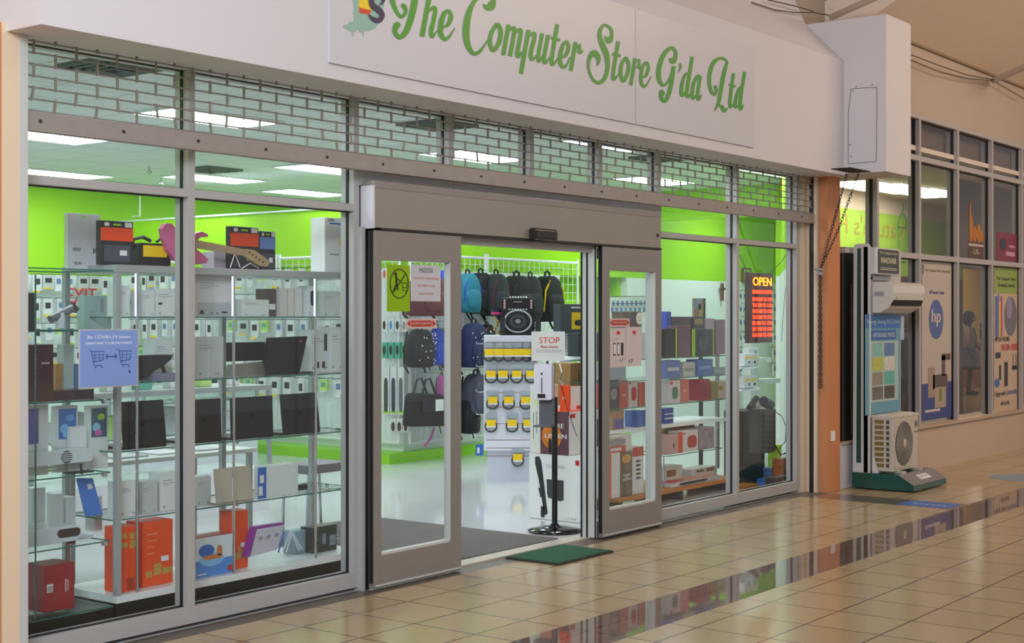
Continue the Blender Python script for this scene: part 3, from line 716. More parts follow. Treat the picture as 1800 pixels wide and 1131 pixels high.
# next shop interior
m = M(); m.prism([(12.3, -.2), (45, -.2), (45, 7), (21.2, 7), (21.2, 2.4), (16.85, 2.4), (12.35, .1)], 'z', HC, HC + .05); m.build('ceiling_next_shop', mat('cream_ceiling', '#d4c8ba', 0.7), kind='structure')
m = M()
for i_, (a, b) in enumerate(((0, 2.18), (2.18, 3.06), (3.06, HC))): m.slot(i_).prism([(12.35, .0), (12.5, .0), (17.0, 2.3), (17.0, 2.4), (16.87, 2.4), (12.25, .04)], 'z', a, b)
m.build('wall_next_slant', [mat('kiosk_brown', '#5c4636', .7), mat('kiosk_green', '#9cc83c', .6), mat('kiosk_cream', '#cfc2ac', .6)], kind='structure')
m = M(); m.slot(0).box(16.86, 22.5, 2.3, 2.41, 2.18, 3.06); m.slot(1).box(16.86, 22.5, 2.3, 2.41, 3.06, HC)
m.slot(2).box(16.86, 22.5, 2.3, 2.41, 0, 2.18)
m.build('wall_next_back', [mat('kiosk_green', '#9cc83c', .6), mat('kiosk_cream', '#cfc2ac', .6), mat('kiosk_brown', '#5c4636', .7)], kind='structure')
m = M(); m.slot(0).box(21.2, 45, 5.6, 5.7, 1.0, HC); m.slot(1).box(21.2, 45, 5.6, 5.7, 0, 1.0); m.box(22.45, 22.5, 2.41, 6.9, 0, HC)
m.build('wall_yellow', [mat('yellow_wall', '#e0ae2c', .6), mat('brick_orange', '#a8643a', .6)], kind='structure')
m = M(); m.box(12.3, 45, -.09, -.05, 3.3, 3.7); m.build('wall_bulkhead', mat('bulkhead_brown', '#6a5548', .7), kind='structure')
m = M(); m.box(17.35, 45, .5, .6, 2.2, 3.3); m.build('wall_next_lintel', mat('kiosk_brown2', '#6e5c50', .7), kind='structure')
LN = None
for (x, y, w) in [(G(1523, 324, HC).x, G(1523, 324, HC).y, 'nearest the orange pillar'), (G(1578, 330, HC).x, G(1578, 330, HC).y, 'second from the orange pillar'), (G(1635, 338, HC).x, G(1635, 338, HC).y, 'third from the orange pillar'), (27.0, 4.4, 'added deep inside to light the yellow wall'), (30.5, 4.6, 'added farthest inside to light the yellow wall')]:  # panels before the yellow wall are added to brighten that room
    lb = 'bright ceiling light panel of the next shop, ' + w
    if LN is None:
        t = thing('ceiling_light', (x, y, HC), lb, 'light', 'ceiling lights of the next shop'); LN = t; lp = (x, y)
        q = M(); q.box(x - .6, x + .6, y - .3, y + .3, HC - .03, HC - .01); q.build('diffuser', mat('light_diffuser2', '#fff6e6', .5, emit=12.0, var=0), t)
        q = M(); q.box(x - .62, x + .62, y - .32, y + .32, HC - .01, HC); q.build('frame', white_w, t)
    else: inst(LN, x - lp[0], y - lp[1], 0, lb)
# mirrored lettering and cone drawing painted on the green wall
q = M(); a = P(1578, 415, 2.295); text(q, "Nature's Fruit", (18.6, 2.295, 2.72), Vector((-1, 0, 0)), V, 3.1, .26); o = q.build('wall_lettering', mat('lettering_orange', '#a8983c', .6), label='faded mirrored orange lettering on the green kiosk wall', cat='lettering')
q = M(); q.tube([(19.6 - .12 * k, 2.29, 2.45 + .09 * math.sin(k * 1.7)) for k in range(20)], .014, 6); q.build('wall_lettering', mat('lettering_green', '#4e9c34', .6), label='faded green script scribble below the orange lettering', cat='lettering')
c = P(1586, 400, 2.295); q = M()
q.tube([(c.x - .18, 2.295, c.z), (c.x - .12, 2.295, c.z - .5), (c.x + .12, 2.295, c.z - .5), (c.x + .18, 2.295, c.z), (c.x - .18, 2.295, c.z)], .012, 6)
q.tube([(c.x - .18, 2.295, c.z + .02), (c.x - .1, 2.295, c.z + .16), (c.x, 2.295, c.z + .2), (c.x + .1, 2.295, c.z + .16), (c.x + .18, 2.295, c.z + .02)], .012, 6); q.tube([(c.x, 2.295, c.z + .2), (c.x + .05, 2.295, c.z + .36)], .012, 6)
q.build('cup_drawing', mat('lettering_green', '#4e9c34', .6), label='green outline drawing of a dessert cup beside the mirrored lettering', cat='drawing')

Yw = YR + .056
# posters fixed on the panes of the next shop
def wposter(name, label, px0, px1, pt_, pb_, mt):
    a = X(px0, Yw); b = X(px1, Yw); pm_ = (px0 + px1) / 2
    return carton(name, label, 'poster', a, b, Yw - .002, Yw, Z(pm_, pb_, Yw), Z(pm_, pt_, Yw), mt, None, 0)
o = wposter('window_poster', 'tall cream window poster with round blue logo and a copier picture', 1620, 1672, 459, 737, mat('poster_cream', '#b8aaa2', .5, 0, .05, 2))
deco(o, 'f', [(0, 1, 0, .23)], mat('poster_navy', '#37427c', .5), label='dark blue lower band')
deco(o, 'f', [(.02, .05, .91, .97)], ink, 'bar')
words(o, 'f', [('The Computer Store Grenada Ltd', .53, .925, .85, .022)], mat('olive_ink', '#8a7c34', .5), bold=.001)
words(o, 'f', [('HP Service Center', .5, .79, .5, .022)], mat('poster_navy', '#37427c', .5), bold=.001)
blob(o, 'f', .47, .63, .24, .125, mat('logo_blue', '#4a5c94', .45), 'round_logo')
words(o, 'f', [('hp', .47, .585, .3, .11)], mat('poster_pale', '#cbbcb0', .5), 'logo_letters', base=.0032, bold=.006)
deco(o, 'f', [(.36, .86, .19, .28), (.66, .78, .27, .40), (.66, .96, .37, .41)], mat('copier_brown', '#5c4a44', .5), 'copier', base=.0016)
deco(o, 'f', [(.42, .80, .07, .20)], mat('copier_pale', '#a89484', .5), 'copier_front', base=.0026); deco(o, 'f', [(.56, .66, .11, .19)], mat('copier_green', '#6a7c2c', .5), 'copier_label', base=.0036)
deco(o, 'f', [(.2, .42, .14, .33)], mat('poster_tan', '#9c8676', .5), 'tower', base=.0016); deco(o, 'f', [(.1, .6, .05, .065)], mat('poster_pale', '#cbbcb0', .5), 'faded_line', base=.002)
o = wposter('window_poster', 'window poster with green heading and red BEGIN HERE text', 1747, 1789, 471, 722, mat('poster_peach', '#c2a890', .5, 0, .05, 2))
deco(o, 'f', [(0, 1, .82, 1)], mat('poster_olive', '#8ca048', .5)); words(o, 'f', [('The Computer Store', .5, .905, .8, .03), ('Grenada Limited', .5, .865, .7, .028)], ink, bold=.002)
deco(o, 'f', [(.05, .14, .5, .8), (.16, .2, .52, .82)], mat('p_blue', '#3c62a8', .5), 'stripe'); deco(o, 'f', [(.2, .26, .5, .76)], yellow, 'stripe'); deco(o, 'f', [(.26, .34, .52, .8)], mat('p_pink', '#b44a70', .5), 'stripe')
blob(o, 'f', .68, .66, .26, .14, mat('p_grey', '#6e6a72', .5), 'photo'); blob(o, 'f', .62, .72, .12, .08, mat('p_lilac', '#8e86a0', .5), 'photo', base=.003)
words(o, 'f', [('AFTER HOURS', .33, .485, .6, .032)], ink, bold=.002); words(o, 'f', [('BEGIN HERE', .64, .42, .66, .045)], red, bold=.003)
deco(o, 'f', [(.42, .56, .17, .34), (.2, .28, .22, .32), (.05, .26, .37, .41)], dark, 'device', base=.0016); deco(o, 'f', [(.74, .95, .28, .31)], dark, 'router', base=.0016); deco(o, 'f', [(.78, .8, .3, .39), (.9, .92, .3, .39)], dark, 'aerial', base=.0016)
blob(o, 'f', .12, .2, .1, .03, mat('p_blue', '#3c62a8', .5), 'mouse'); words(o, 'f', [('Upgrade?...', .3, .1, .55, .04)], ink, bold=.002); words(o, 'f', [('Instantly', .75, .1, .4, .045)], mat('p_blue', '#3c62a8', .5), bold=.002)
words(o, 'f', [('NETGEAR', .45, .04, .35, .025)], ink, bold=.001)
o = wposter('window_poster', 'small dark pink flyer high in the right shop window', 1752, 1787, 410, 460, mat('flyer_pink', '#7c2038', .5))
blob(o, 'f', .3, .6, .15, .2, mat('flyer_navy', '#26243c', .5), 'figure'); deco(o, 'f', [(.45, .9, .2, .35), (.6, .9, .5, .58)], mat('flyer_pale', '#c08aa0', .5), 'faded_print')
o = wposter('food_picture', 'cut-out picture of fried food in a brown cup on the window', 1702, 1728, 425, 455, mat('cup_brown', '#5a4034', .6))
deco(o, 'f', [(0, 1, .72, .86)], mat('cup_pale', '#b8a8a0', .6), 'cup_rim'); words(o, 'f', [('-US-', .5, .25, .5, .3)], mat('cup_pale', '#b8a8a0', .6), bold=.003)
q = M(); x0, x1, y0, y1, z0, z1 = DIM[o.name]
for (u, hgt, r) in ((.2, .28, .05), (.42, .16, .07), (.7, .2, .07), (.9, .12, .06), (.12, .42, .03)):
    q.ball((x0 + (x1 - x0) * u, Yw - .003, z1 + hgt * .5), r, .002, hgt * .55, 10, 8)
q.build('fried_food', mat('fried', '#b06c28', .6), o)

# ---- people mirrored in the glass, built as figures standing inside the next shop
skin = mat('skin_brown', '#4a2e24', .5); hairm = mat('hair_black', '#0c0a0a', .7)
def skinned(name, verts, edges, radii, mt, parent, root=0, sub=2):
    me = bpy.data.meshes.new(name); base = WL[parent.name]
    me.from_pydata([sub3(v, base) for v in verts], edges, []); me.materials.append(mt)
    o = bpy.data.objects.new(name, me); link(o); o.parent = parent; WL[o.name] = base
    md = o.modifiers.new('skin', 'SKIN'); md.use_smooth_shade = True
    for i, d in enumerate(me.skin_vertices[0].data):
        r = radii[i]; d.radius = (r, r) if not isinstance(r, tuple) else r; d.use_root = (i == root)
    if sub: s = o.modifiers.new('sub', 'SUBSURF'); s.levels = sub; s.render_levels = sub
    return o
def figure(x, y, hgt, label, top, skirt, hair, mask=True, turn=0, trousers=False):
    k = hgt / 1.65; t = thing('person', (x, y, 0), label, 'person')
    def q3(a, b, c): 
        ct, st = math.cos(turn), math.sin(turn); return (x + k * (a * ct - b * st), y + k * (a * st + b * ct), k * c)
    vs = [(0, 0, .92), (0, 0, 1.05), (0, 0, 1.22), (0, -.01, 1.36), (0, -.01, 1.43), (0, -.03, 1.50),        # pelvis..neck 0-5
          (.17, 0, 1.34), (.23, -.03, 1.10), (.16, -.16, .98), (-.17, 0, 1.34), (-.22, -.02, 1.1), (-.2, -.08, .86),   # arms 6-11
          (.09, 0, .86), (.10, -.02, .48), (.11, .02, .09), (.12, -.12, .035),
          (-.09, 0, .86), (-.12, -.05, .48), (-.13, .0, .09), (-.15, -.13, .035)]
    ed = [(0, 1), (1, 2), (2, 3), (3, 4), (4, 5), (3, 6), (6, 7), (7, 8), (3, 9), (9, 10), (10, 11), (0, 12), (12, 13), (13, 14), (14, 15), (0, 16), (16, 17), (17, 18), (18, 19)]
    ra = [.13, .11, .13, .10, .05, .05, .055, .042, .028, .055, .042, .028, .085, .055, .036, .03, .085, .055, .036, .03]
    hd = [8, 11]
    for h_, dx in ((8, -.3), (11, .05)):       # five fingers and a thumb root on each hand
        bx_, by_, bz_ = vs[h_]
        for j in range(5):
            n0 = len(vs); off = (j - 2) * .013
            if j == 0: vs.append((bx_ + off - .025, by_ - .03, bz_ - .03)); vs.append((bx_ + off - .03, by_ - .05, bz_ - .055))
            else: vs.append((bx_ + off, by_ - .02, bz_ - .065)); vs.append((bx_ + off, by_ - .035, bz_ - .10 + .01 * abs(j - 3)))
            ed += [(h_, n0), (n0, n0 + 1)]; ra += [.011, .009]
    body = skinned('body', [q3(*v) for v in vs], ed, [r * k for r in ra], skin, t)
    m = M(); c = q3(0, -.035, 1.585)
    m.ball(c, .075 * k, .09 * k, .115 * k, 16, 12); n_ = q3(0, -.13, 1.575); m.ball(n_, .014 * k, .02 * k, .02 * k, 8, 6)
    for s in (-1, 1): e = q3(.076 * s, -.03, 1.58); m.ball(e, .012, .02, .03, 8, 6)
    m.build('head', skin, t, smooth=True)
    m = M()
    for s in (-1, 1): e = q3(.03 * s, -.118, 1.6); m.ball(e, .012 * k, .006, .007 * k, 8, 6)
    e = q3(0, -.125, 1.54); m.ball(e, .024 * k, .006, .006 * k, 8, 6); m.build('face', ink, t, smooth=True)
    if mask:
        m = M(); e = q3(0, -.095, 1.55); m.ball(e, .058 * k, .055 * k, .045 * k, 12, 8); m.build('face_mask', mat('mask_grey', '#8f8f90', .7), t, smooth=True)
    m = M()
    if hair == 'bob':
        m.ball(q3(0, .0, 1.63), .105 * k, .105 * k, .10 * k, 16, 10); m.ball(q3(.085, .02, 1.55), .05 * k, .08 * k, .11 * k, 12, 8); m.ball(q3(-.085, .02, 1.55), .05 * k, .08 * k, .11 * k, 12, 8); m.ball(q3(0, .06, 1.54), .09 * k, .05 * k, .12 * k, 12, 8)
    else: m.ball(q3(0, -.01, 1.645), .085 * k, .095 * k, .075 * k, 16, 10)
    m.build('hair', hairm, t, smooth=True)
    m = M(); prof = [(.11, .88), (.135, 1.0), (.13, 1.1), (.145, 1.22), (.16, 1.33), (.12, 1.39), (.06, 1.43)]
    m.lathe(*q3(0, 0, 0)[:2], [(r * k, z * k) for r, z in prof], 20, 1.12, .85)
    for a, b, c_ in (((.17, 0, 1.34), (.235, -.03, 1.1), (.18, -.12, 1.0)), ((-.17, 0, 1.34), (-.225, -.02, 1.1), (-.21, -.06, .95))):
        m.tube([q3(*a), q3((a[0] + b[0]) / 2, (a[1] + b[1]) / 2, (a[2] + b[2]) / 2), q3(*b), q3(*c_)], .068 * k, 12, [1, .95, .85, .75]); m.ball(q3(*a), .07 * k, .07 * k, .07 * k, 10, 8)
    m.build('jacket', top, t, smooth=True)
    if not trousers:
        m = M(); m.lathe(*q3(0, -.01, 0)[:2], [(r * k, z * k) for r, z in [(.23, .52), (.225, .56), (.2, .72), (.165, .86), (.13, .98)]], 24, 1.05, .9); m.build('skirt', skirt, t, smooth=True)
    else:
        m = M()
        for s in (-1, 1): m.tube([q3(.08 * s, 0, .95), q3(.1 * s, -.02, .5), q3(.12 * s, .01, .08)], .1 * k, 14, [1, .8, .6])
        m.build('trousers', skirt, t, smooth=True)
    m = M()
    for s in (-1, 1): m.ball(q3(.13 * s, -.06, .035), .045 * k, .12 * k, .035 * k, 12, 6, 2.6)
    m.build('shoes', ink, t, smooth=True)
    return t, q3
c = P(1703, 560, 4.4); t, q3 = figure(c.x, 4.4, 1.64, 'woman in pale jacket and patterned skirt with face mask and shoulder bag', mat('pale_jacket', '#8a7a6c', .8), mat('patterned_skirt', '#4c4438', .8, 0, .5, 30), 'bob', True, .15)
m = M(); m.tube([q3(-.1, -.1, 1.36), q3(.0, -.15, 1.2), q3(.16, -.1, .98)], .012, 8); m.build('bag_strap', ink, t)
c = P(1737, 560, 4.9); figure(c.x, 4.9, 1.72, 'person in dark clothes at the edge of the pane, beside the woman in skirt', mat('dark_jacket', '#1c1816', .8), mat('dark_trousers', '#171514', .8), 'short', False, -.3, True)
c = P(1592, 560, 1.7); figure(c.x, 1.7, 1.6, 'person in black clothes behind the glass beside the AC display stand', mat('dark_jacket', '#1c1816', .8), mat('dark_trousers', '#171514', .8), 'short', False, -.3, True)

# ============================================================ 4. AC DISPLAY STAND
teal = mat('teal_gloss', '#0f4a42', 0.22, 0, .05, 3, spec=.6); silver = mat('silver_sheet', '#9c9a9c', 0.35, .5)
t = thing('display_stand', (12.84, -.5, 0), 'teal air conditioner display stand with white side board on the tiles', 'stand')
m = M(); x0, x1 = 12.43, 13.24
m.prism([(-.25, 0.01), (-.845, 0.01), (-.845, .06), (-.70, .15), (-.25, .15)], 'x', x0, x1); m.build('base', teal, t, bevel=.002)
m = M(); m.prism([(-.846, .062), (-.698, .152), (-.698, .154), (-.848, .064)], 'x', x0, x1); m.build('sloped_plate', silver, t)
m = M(); m.prism([(-.80, .0935), (-.745, .127), (-.745, .129), (-.802, .0955)], 'x', 12.73, 12.98); nb = m.build('name_plate', paper, t)
m = M(); text(m, 'INNOVAIR', (12.855, -.783, .1075), U, Vector((0, .86, .52)), .2, .025); m.build('lettering', grey, t)
m = M(); m.box(12.44, 13.23, -.40, -.36, .15, 2.24); m.build('board', mat('board_white', '#b8b4b2', .4), t)
m = M(); m.prism([(-.42, .15), (-.42, 2.24), (-.40, 2.27), (-.28, 2.27), (-.26, 2.24), (-.252, .15)], 'x', 12.44, 12.47)
m.build('side_post', mat('post_white', '#c6c4c4', .35), t, bevel=.003)
m = M(); m.prism([(-.335, .24), (-.335, 2.23), (-.30, 2.23), (-.29, .24)], 'x', 12.436, 12.44); m.build('green_stripe', teal, t)
m = M(); m.prism([(-.44, .15), (-.44, .36), (-.5, .155)], 'x', 12.45, 12.6); m.build('foot_gusset', mat('post_white', '#c6c4c4', .35), t)
hbx = X(1581, -.485); m = M(); m.box(12.45, hbx, -.485, -.40, 1.985, 2.235); hb = m.build('header_box', mat('post_white', '#c6c4c4', .35), t, bevel=.015)
m = M(); m.rbox(12.47, hbx - .02, -.489, -.485, 2.0, 2.22, .02, 3); hp_ = m.build('header_panel', mat('panel_dark_olive', '#34382a', .4), t)
m = M(); hc = (12.45 + hbx) / 2; text(m, 'INNOVAIR', (hc, -.4895, 2.09), U, V, .36, .055, bold=.002); text(m, 'The Computer Store', (hc, -.4895, 2.17), U, V, .42, .03, bold=.001); m.box(hc - .2, hc + .2, -.4897, -.4893, 2.03, 2.036); m.box(hc - .2, hc + .18, -.4897, -.4893, 2.045, 2.05)
m.build('lettering', mat('panel_ink', '#c8bda4', .5), t)
# poster on the board
zt = Z(1550, 553, -.405); zb_ = Z(1550, 727, -.405)
o = carton('ac_poster', 'blue Energy Saving poster on the display stand, below the wall unit', 'poster', X(1521, -.405), X(1582, -.405), -.412, -.401, zb_, zt, mat('poster_teal', '#6297a8', .45, 0, .1, 2))
deco(o, 'f', [(0, 1, .86, 1)], mat('poster_deep', '#2c6cb0', .4)); deco(o, 'f', [(.13, .86, .745, .84)], mat('poster_mid', '#2a5ca0', .4), 'banner')
deco(o, 'f', [(.08, .92, .12, .73)], mat('poster_pale_teal', '#a4b8b4', .45), 'pale_area')
words(o, 'f', [('Energy Saving A/C Units', .5, .895, .92, .055)], mat('poster_ink', '#b8cce0', .5), bold=.001); words(o, 'f', [('AFFORDABLE PRICES', .5, .77, .64, .045)], mat('poster_ink', '#b8cce0', .5), base=.003, bold=.001)
cols = ['#7fb0a8', '#5c78a4', '#b0b450', '#c8c4bc', '#8a8478', '#5ca89c', '#6a625c', '#4c4844']
for j in range(4):
    for k in range(2): deco(o, 'f', [(.17 + .34 * k, .47 + .34 * k, .58 - j * .145, .71 - j * .145)], mat('thumb_%d' % (j * 2 + k), cols[j * 2 + k], .5, 0, .35, 25), 'picture', base=.0015)
o = carton('price_sheet', 'narrow pale blue sheet taped right of the Energy Saving poster', 'paper', X(1582, -.405), X(1588.5, -.405), -.41, -.401, Z(1585, 598, -.405), Z(1585, 556, -.405), mat('sheet_blue', '#a8b4cc', .5))
# indoor unit
t = thing('wall_ac_unit', (12.86, -.5, 1.58), 'white indoor air conditioner unit mounted on the display stand board', 'air conditioner')
wh = mat('ac_white', '#c9c4bd', 0.18, 0, .02, 3, spec=.6); zt = 1.915; z0 = 1.63
prof = [(-.41, z0), (-.41, zt), (-.60, zt), (-.635, zt - .03), (-.64, zt - .10), (-.625, zt - .17), (-.58, zt - .24), (-.50, z0 + .0)]
m = M(); m.prism(prof, 'x', 12.48, 13.23); m.build('casing', wh, t, bevel=.004)
m = M(); m.prism([(-.627, zt - .165), (-.60, zt - .215), (-.603, zt - .22), (-.632, zt - .17)], 'x', 12.5, 13.21); m.build('air_slot', ink, t)
m = M(); m.box(12.476, 12.4795, -.54, -.45, zt - .13, zt - .09); m.build('side_label', grey, t)
m = M(); m.box(12.55, 12.565, -.634, -.628, zt - .15, zt - .14); m.build('indicator', ink, t)
m = M(); m.box(12.47, 12.48, -.43, -.40, z0 - .02, zt + .05); m.box(12.47, 12.9, -.43, -.40, zt + .02, zt + .06); m.build('mounting_plate', silver, t)
# outdoor unit
t = thing('outdoor_ac_unit', (12.75, -.5, .15), 'beige outdoor condenser unit with round fan grille on the display stand base', 'air conditioner')
be = mat('condenser_beige', '#b9b0a2', .4, 0, .04, 4); x0, x1, y0, y1, z0, z1 = 12.46, 13.06, -.64, -.425, .175, .665
m = M(); m.rbox(x0, x1, y0, y1, z0, z1, .015, 3, 'z'); m.build('casing', be, t)
m = M(); m.box(x0 - .003, x1 + .003, y0 - .005, y1, z1, z1 + .02); m.box(x0 + .02, x1 - .05, y0 + .02, y1 - .05, z1 + .02, z1 + .028); m.build('lid', mat('condenser_lid', '#c6bdb0', .4), t, bevel=.003)
m = M()
for k in range(9):
    zz = z0 + .035 + k * .05
    m.prism([(y1 - .035, zz), (y1 - .035, zz + .034), (y1 - .125, zz + .034), (y1 - .12, zz)], 'x', x0 - .002, x0 + .0)
m.build('side_opening', mat('coil_brass', '#857848', .35, .5, .4, 30), t)
m = M()
for k in range(9): zz = z0 + .035 + k * .05; m.prism([(y1 - .145, zz), (y1 - .145, zz + .034), (y1 - .175, zz + .034), (y1 - .175, zz)], 'x', x0 - .002, x0 + .0)
m.build('side_slot', mat('slot_shadow', '#4c4234', .5), t)
cx, cz, rr = x0 + .235, (z0 + z1) / 2, .205
m = M(); m.rbox(x0 + .02, x0 + .455, y0 - .006, y0, z0 + .02, z1 - .02, .03, 4); m.build('front_panel', be, t)
m = M(); m.cyl((cx, y0 - .008, cz), (cx, y0 - .006, cz), rr, n=40); m.build('fan_opening', mat('fan_dark', '#45413c', .5), t)
m = M()
for k in range(1, 11): 
    r_ = rr * k / 10.5; m.tube([(cx + r_ * math.cos(2 * math.pi * a / 32), y0 - .014, cz + r_ * math.sin(2 * math.pi * a / 32)) for a in range(33)], .0022, 4)
for k in range(24): a = 2 * math.pi * k / 24; m.cyl((cx + .03 * math.cos(a), y0 - .012, cz + .03 * math.sin(a)), (cx + rr * math.cos(a), y0 - .012, cz + rr * math.sin(a)), .0018, n=4)
m.build('fan_grille', mat('grille_beige', '#a89e90', .45), t)
m = M(); m.ball((cx, y0 - .016, cz), .03, .008, .04, 14, 8); m.build('fan_hub', mat('hub_beige', '#bfb290', .4), t, smooth=True)
m = M(); m.cyl((x1 - .06, y0 - .004, z1 - .08), (x1 - .06, y0, z1 - .08), .032, n=20); m.box(x1 - .09, x1 - .03, y0 - .003, y0, z1 - .16, z1 - .15); m.build('badge', mat('badge_grey', '#6a6258', .4), t)
m = M()
for xx in (x0 + .08, x1 - .12): m.box(xx, xx + .05, y0 - .07, y1 + .02, .152, .176)
m.build('feet', be, t)

# ---- chains from the beam box to the pillar
t = thing('chain', (12.0, -.3, 2.0), 'dark doubled chain slung from the white beam box down beside the orange pillar', 'chain')
def links(m, pts, L=.034, w=.011, r=.0032):
    d = [Vector(p) for p in pts]; tot = sum((d[i + 1] - d[i]).length for i in range(len(d) - 1)); n = int(tot / (L * .78)); s_ = 0; i = 0; acc = 0
    for k in range(n):
        tgt = k * L * .78
        while i < len(d) - 2 and acc + (d[i + 1] - d[i]).length < tgt: acc += (d[i + 1] - d[i]).length; i += 1
        dr = (d[i + 1] - d[i]).normalized(); c = d[i] + dr * (tgt - acc)
        sd = dr.cross(Vector((0, 1, 0)) if k % 2 else Vector((.6, .8, 0))).normalized()
        m.tube([c + dr * L * .5 * math.cos(a) + sd * w * math.sin(a) for a in [2 * math.pi * q_ / 8 for q_ in range(9)]], r, 5)
hook = P(1442, 474, -.27); a1 = P(1489, 305, -.55); a2 = P(1509, 305, -.6)
m = M(); links(m, [a1, a1.lerp(hook, .5) + Vector((-.01, 0, -.03)), hook]); links(m, [a2, a2.lerp(hook, .5) + Vector((0, 0, -.05)), hook]); m.build('slung_chain', ink, t)
e = P(1441, 686, -.27); m = M()
for dx in (-.022, 0.0, .022): links(m, [hook + Vector((dx * .3, 0, -.03)), Vector((hook.x + dx, hook.y, e.z))], .034, .012)
m.build('hanging_chain', mat('rusty_chain', '#4a3a2e', .7), t)
m = M(); m.cyl((hook.x, -.22, hook.z), (hook.x, -.29, hook.z), .012); m.box(hook.x - .03, hook.x + .03, -.285, -.25, hook.z - .05, hook.z - .02); m.build('hook', silver, t)
m = M(); m.tube([P(1482, 330, -.4), P(1460, 400, -.3), P(1441, 462, -.26)], .002, 5); m.build('cord', ink, t)
b1 = P(1480, 304, -.6); m = M(); m.box(b1.x, b1.x + .42, -.68, -.5, 2.866, 2.874); m.build('ceiling_slot', ink, t)
# cables and brackets along the wall top
def cable(lab, pts, r=.006): 
    m = M(); m.tube([P(*p) for p in pts], r, 5); return m.build('cable', mat('cable_grey', '#5c5048', .6), label=lab, cat='cable')
cable('thin sagging cable along the wall top right of the beam box', [(1600, 96, -.32), (1650, 115, -.32), (1700, 132, -.32), (1746, 140, -.32)])
cable('second thin cable just below the sagging cable right of the beam box', [(1600, 105, -.32), (1650, 126, -.32), (1700, 138, -.32), (1746, 142, -.32), (1800, 174, -.32)])
cable('loose dark cable behind the sign fascia near the top edge', [(1321, 4, -.02), (1360, 17, -.02), (1395, 22, -.02), (1428, 22, -.02), (1464, 28, -.02)])
cable('upper loose cable behind the fascia near the top edge', [(1350, 0, -.02), (1395, 10, -.02), (1430, 20, -.02)])
def pipe(lab, p0, p1, r): 
    m = M(); m.cyl(P(*p0), P(*p1), r, n=14); return m.build('pipe', mat('pipe_white', '#c4b4a6', .4), label=lab, cat='pipe')
pipe('white pipe rising from behind the beam box towards the ceiling', (1462, 30, -.1), (1560, -14, -.9), .03)
pipe('white pipe bracket at the wall top on the far right', (1746, 142, -.3), (1830, 105, -1.0), .035)
# ============================================================ 5. DISPLAY CABINETS BEHIND THE LEFT WINDOWS
alu_c = mat('cabinet_aluminium', '#a7adad', 0.35, .4, .03, 4)
YC = 0.25; YB = YC + .46
shz = [.172, .555, .905, 1.257, 1.597]
cx0 = X(205, YC); cx1 = X(642, YC)
def shelf(name, x0, x1, y0, y1, z, par, lab=None):
    q = M(); a = [(x0, y0), (x1, y0), (x1, y1), (x0, y1)]
    vs = [(p[0], p[1], z - .007) for p in a] + [(p[0], p[1], z) for p in a]
    q.slot(0).add(vs, [(3, 2, 1, 0), (4, 5, 6, 7)]); q.slot(1).add(vs, [(0, 1, 5, 4), (1, 2, 6, 5), (2, 3, 7, 6), (3, 0, 4, 7)])
    return q.build(name, [g_shelf, g_edge], par, label=lab)
t = thing('display_cabinet', ((cx0 + cx1) / 2, YC + .23, 0), 'long aluminium framed glass display cabinet on a black plinth behind the left windows', 'cabinet')
q = M(); q.box(cx0, cx1, YC, YB, .03, .135); q.box(cx0 + .05, cx1 - .05, YC + .05, YB - .05, 0, .03); q.build('plinth', mat('plinth_black', '#0e0e10', .35), t)
q = M(); q.box(cx0, cx1, YC, YB, .135, .172); q.build('base_deck', mat('deck_white', '#d8dcda', .3), t)
q = M(); q.box(cx0, cx1, YC, YB, 1.825, 1.863); q.build('top_board', alu_c, t, bevel=.002)
posts_px = [205, 491, 600]
for x in (cx0, X(480, YC), cx1 - .03):
    for y in (YC, YB - .03):
        if y == YC and x not in (cx0, cx1 - .03): continue
        q = M(); q.box(x, x + .03, y, y + .03, .172, 1.825); q.build('post', alu_c, t)
for px in (243, 413, 557):
    x = X(px, YC); q = M(); q.cyl((x, YC + .01, .172), (x, YC + .01, 1.825), .008, n=12); q.build('chrome_post', chrome, t); q = M(); q.box(x - .005, x + .005, YC + .0185, YC + .021, 1.6, 1.82); q.box(x - .0105, x - .008, YC + .005, YC + .015, 1.6, 1.82); q.build('led_strip', mat('led_white', '#dfe8ff', .5, emit=1.4, var=0), t)
for z in shz[1:]: shelf('shelf', cx0 + .02, cx1 - .02, YC + .04, YB - .01, z, t)
q = M(); q.box(cx0 + .03, cx1 - .03, YC + .012, YC + .017, .175, 1.825); q.build('front_pane', g_shelf, t)
q = M()
for z in shz[1:]:
    for x in (cx0 + .06, X(330, YC), X(430, YC), X(560, YC)): q.cyl((x, YC + .06, z - .02), (x, YC + .06, z - .008), .008, n=8)
q.build('shelf_clip', chrome, t)
# frameless glass cabinet at far left
ax0, ax1 = 3.80, cx0 - .02
az = [.145, .462, .81, 1.18, 1.53]
t = thing('glass_cabinet', ((ax0 + ax1) / 2, YC + .23, 0), 'frameless glass showcase behind the first window, left of the aluminium cabinet', 'cabinet')
q = M(); q.box(ax0, ax1, YC, YB, .03, .12); q.box(ax0 + .04, ax1 - .04, YC + .04, YB - .04, 0, .03); q.build('plinth', mat('plinth_black', '#0e0e10', .35), t)
shelf('base_glass', ax0, ax1, YC, YB, .13, t)
for z in az[1:]: shelf('shelf', ax0 + .01, ax1 - .01, YC + .01, YB, z, t)
q = M(); q.slot(0).box(ax0, ax1, YC, YC + .005, .13, 1.83); q.slot(1).box(X(62, YC), X(62, YC) + .004, YC - .003, YC + .006, .13, 1.8); q.build('front_pane', [g_shelf, g_edge], t)
shelf('top_glass', ax0, ax1, YC, YB, 1.835, t)
q = M()
for z in az[1:]:
    for x in (ax0 + .06, ax1 - .05): q.cyl((x, YC - .006, z - .012), (x, YC + .02, z - .012), .012, n=10)
q.build('shelf_clip', chrome, t)

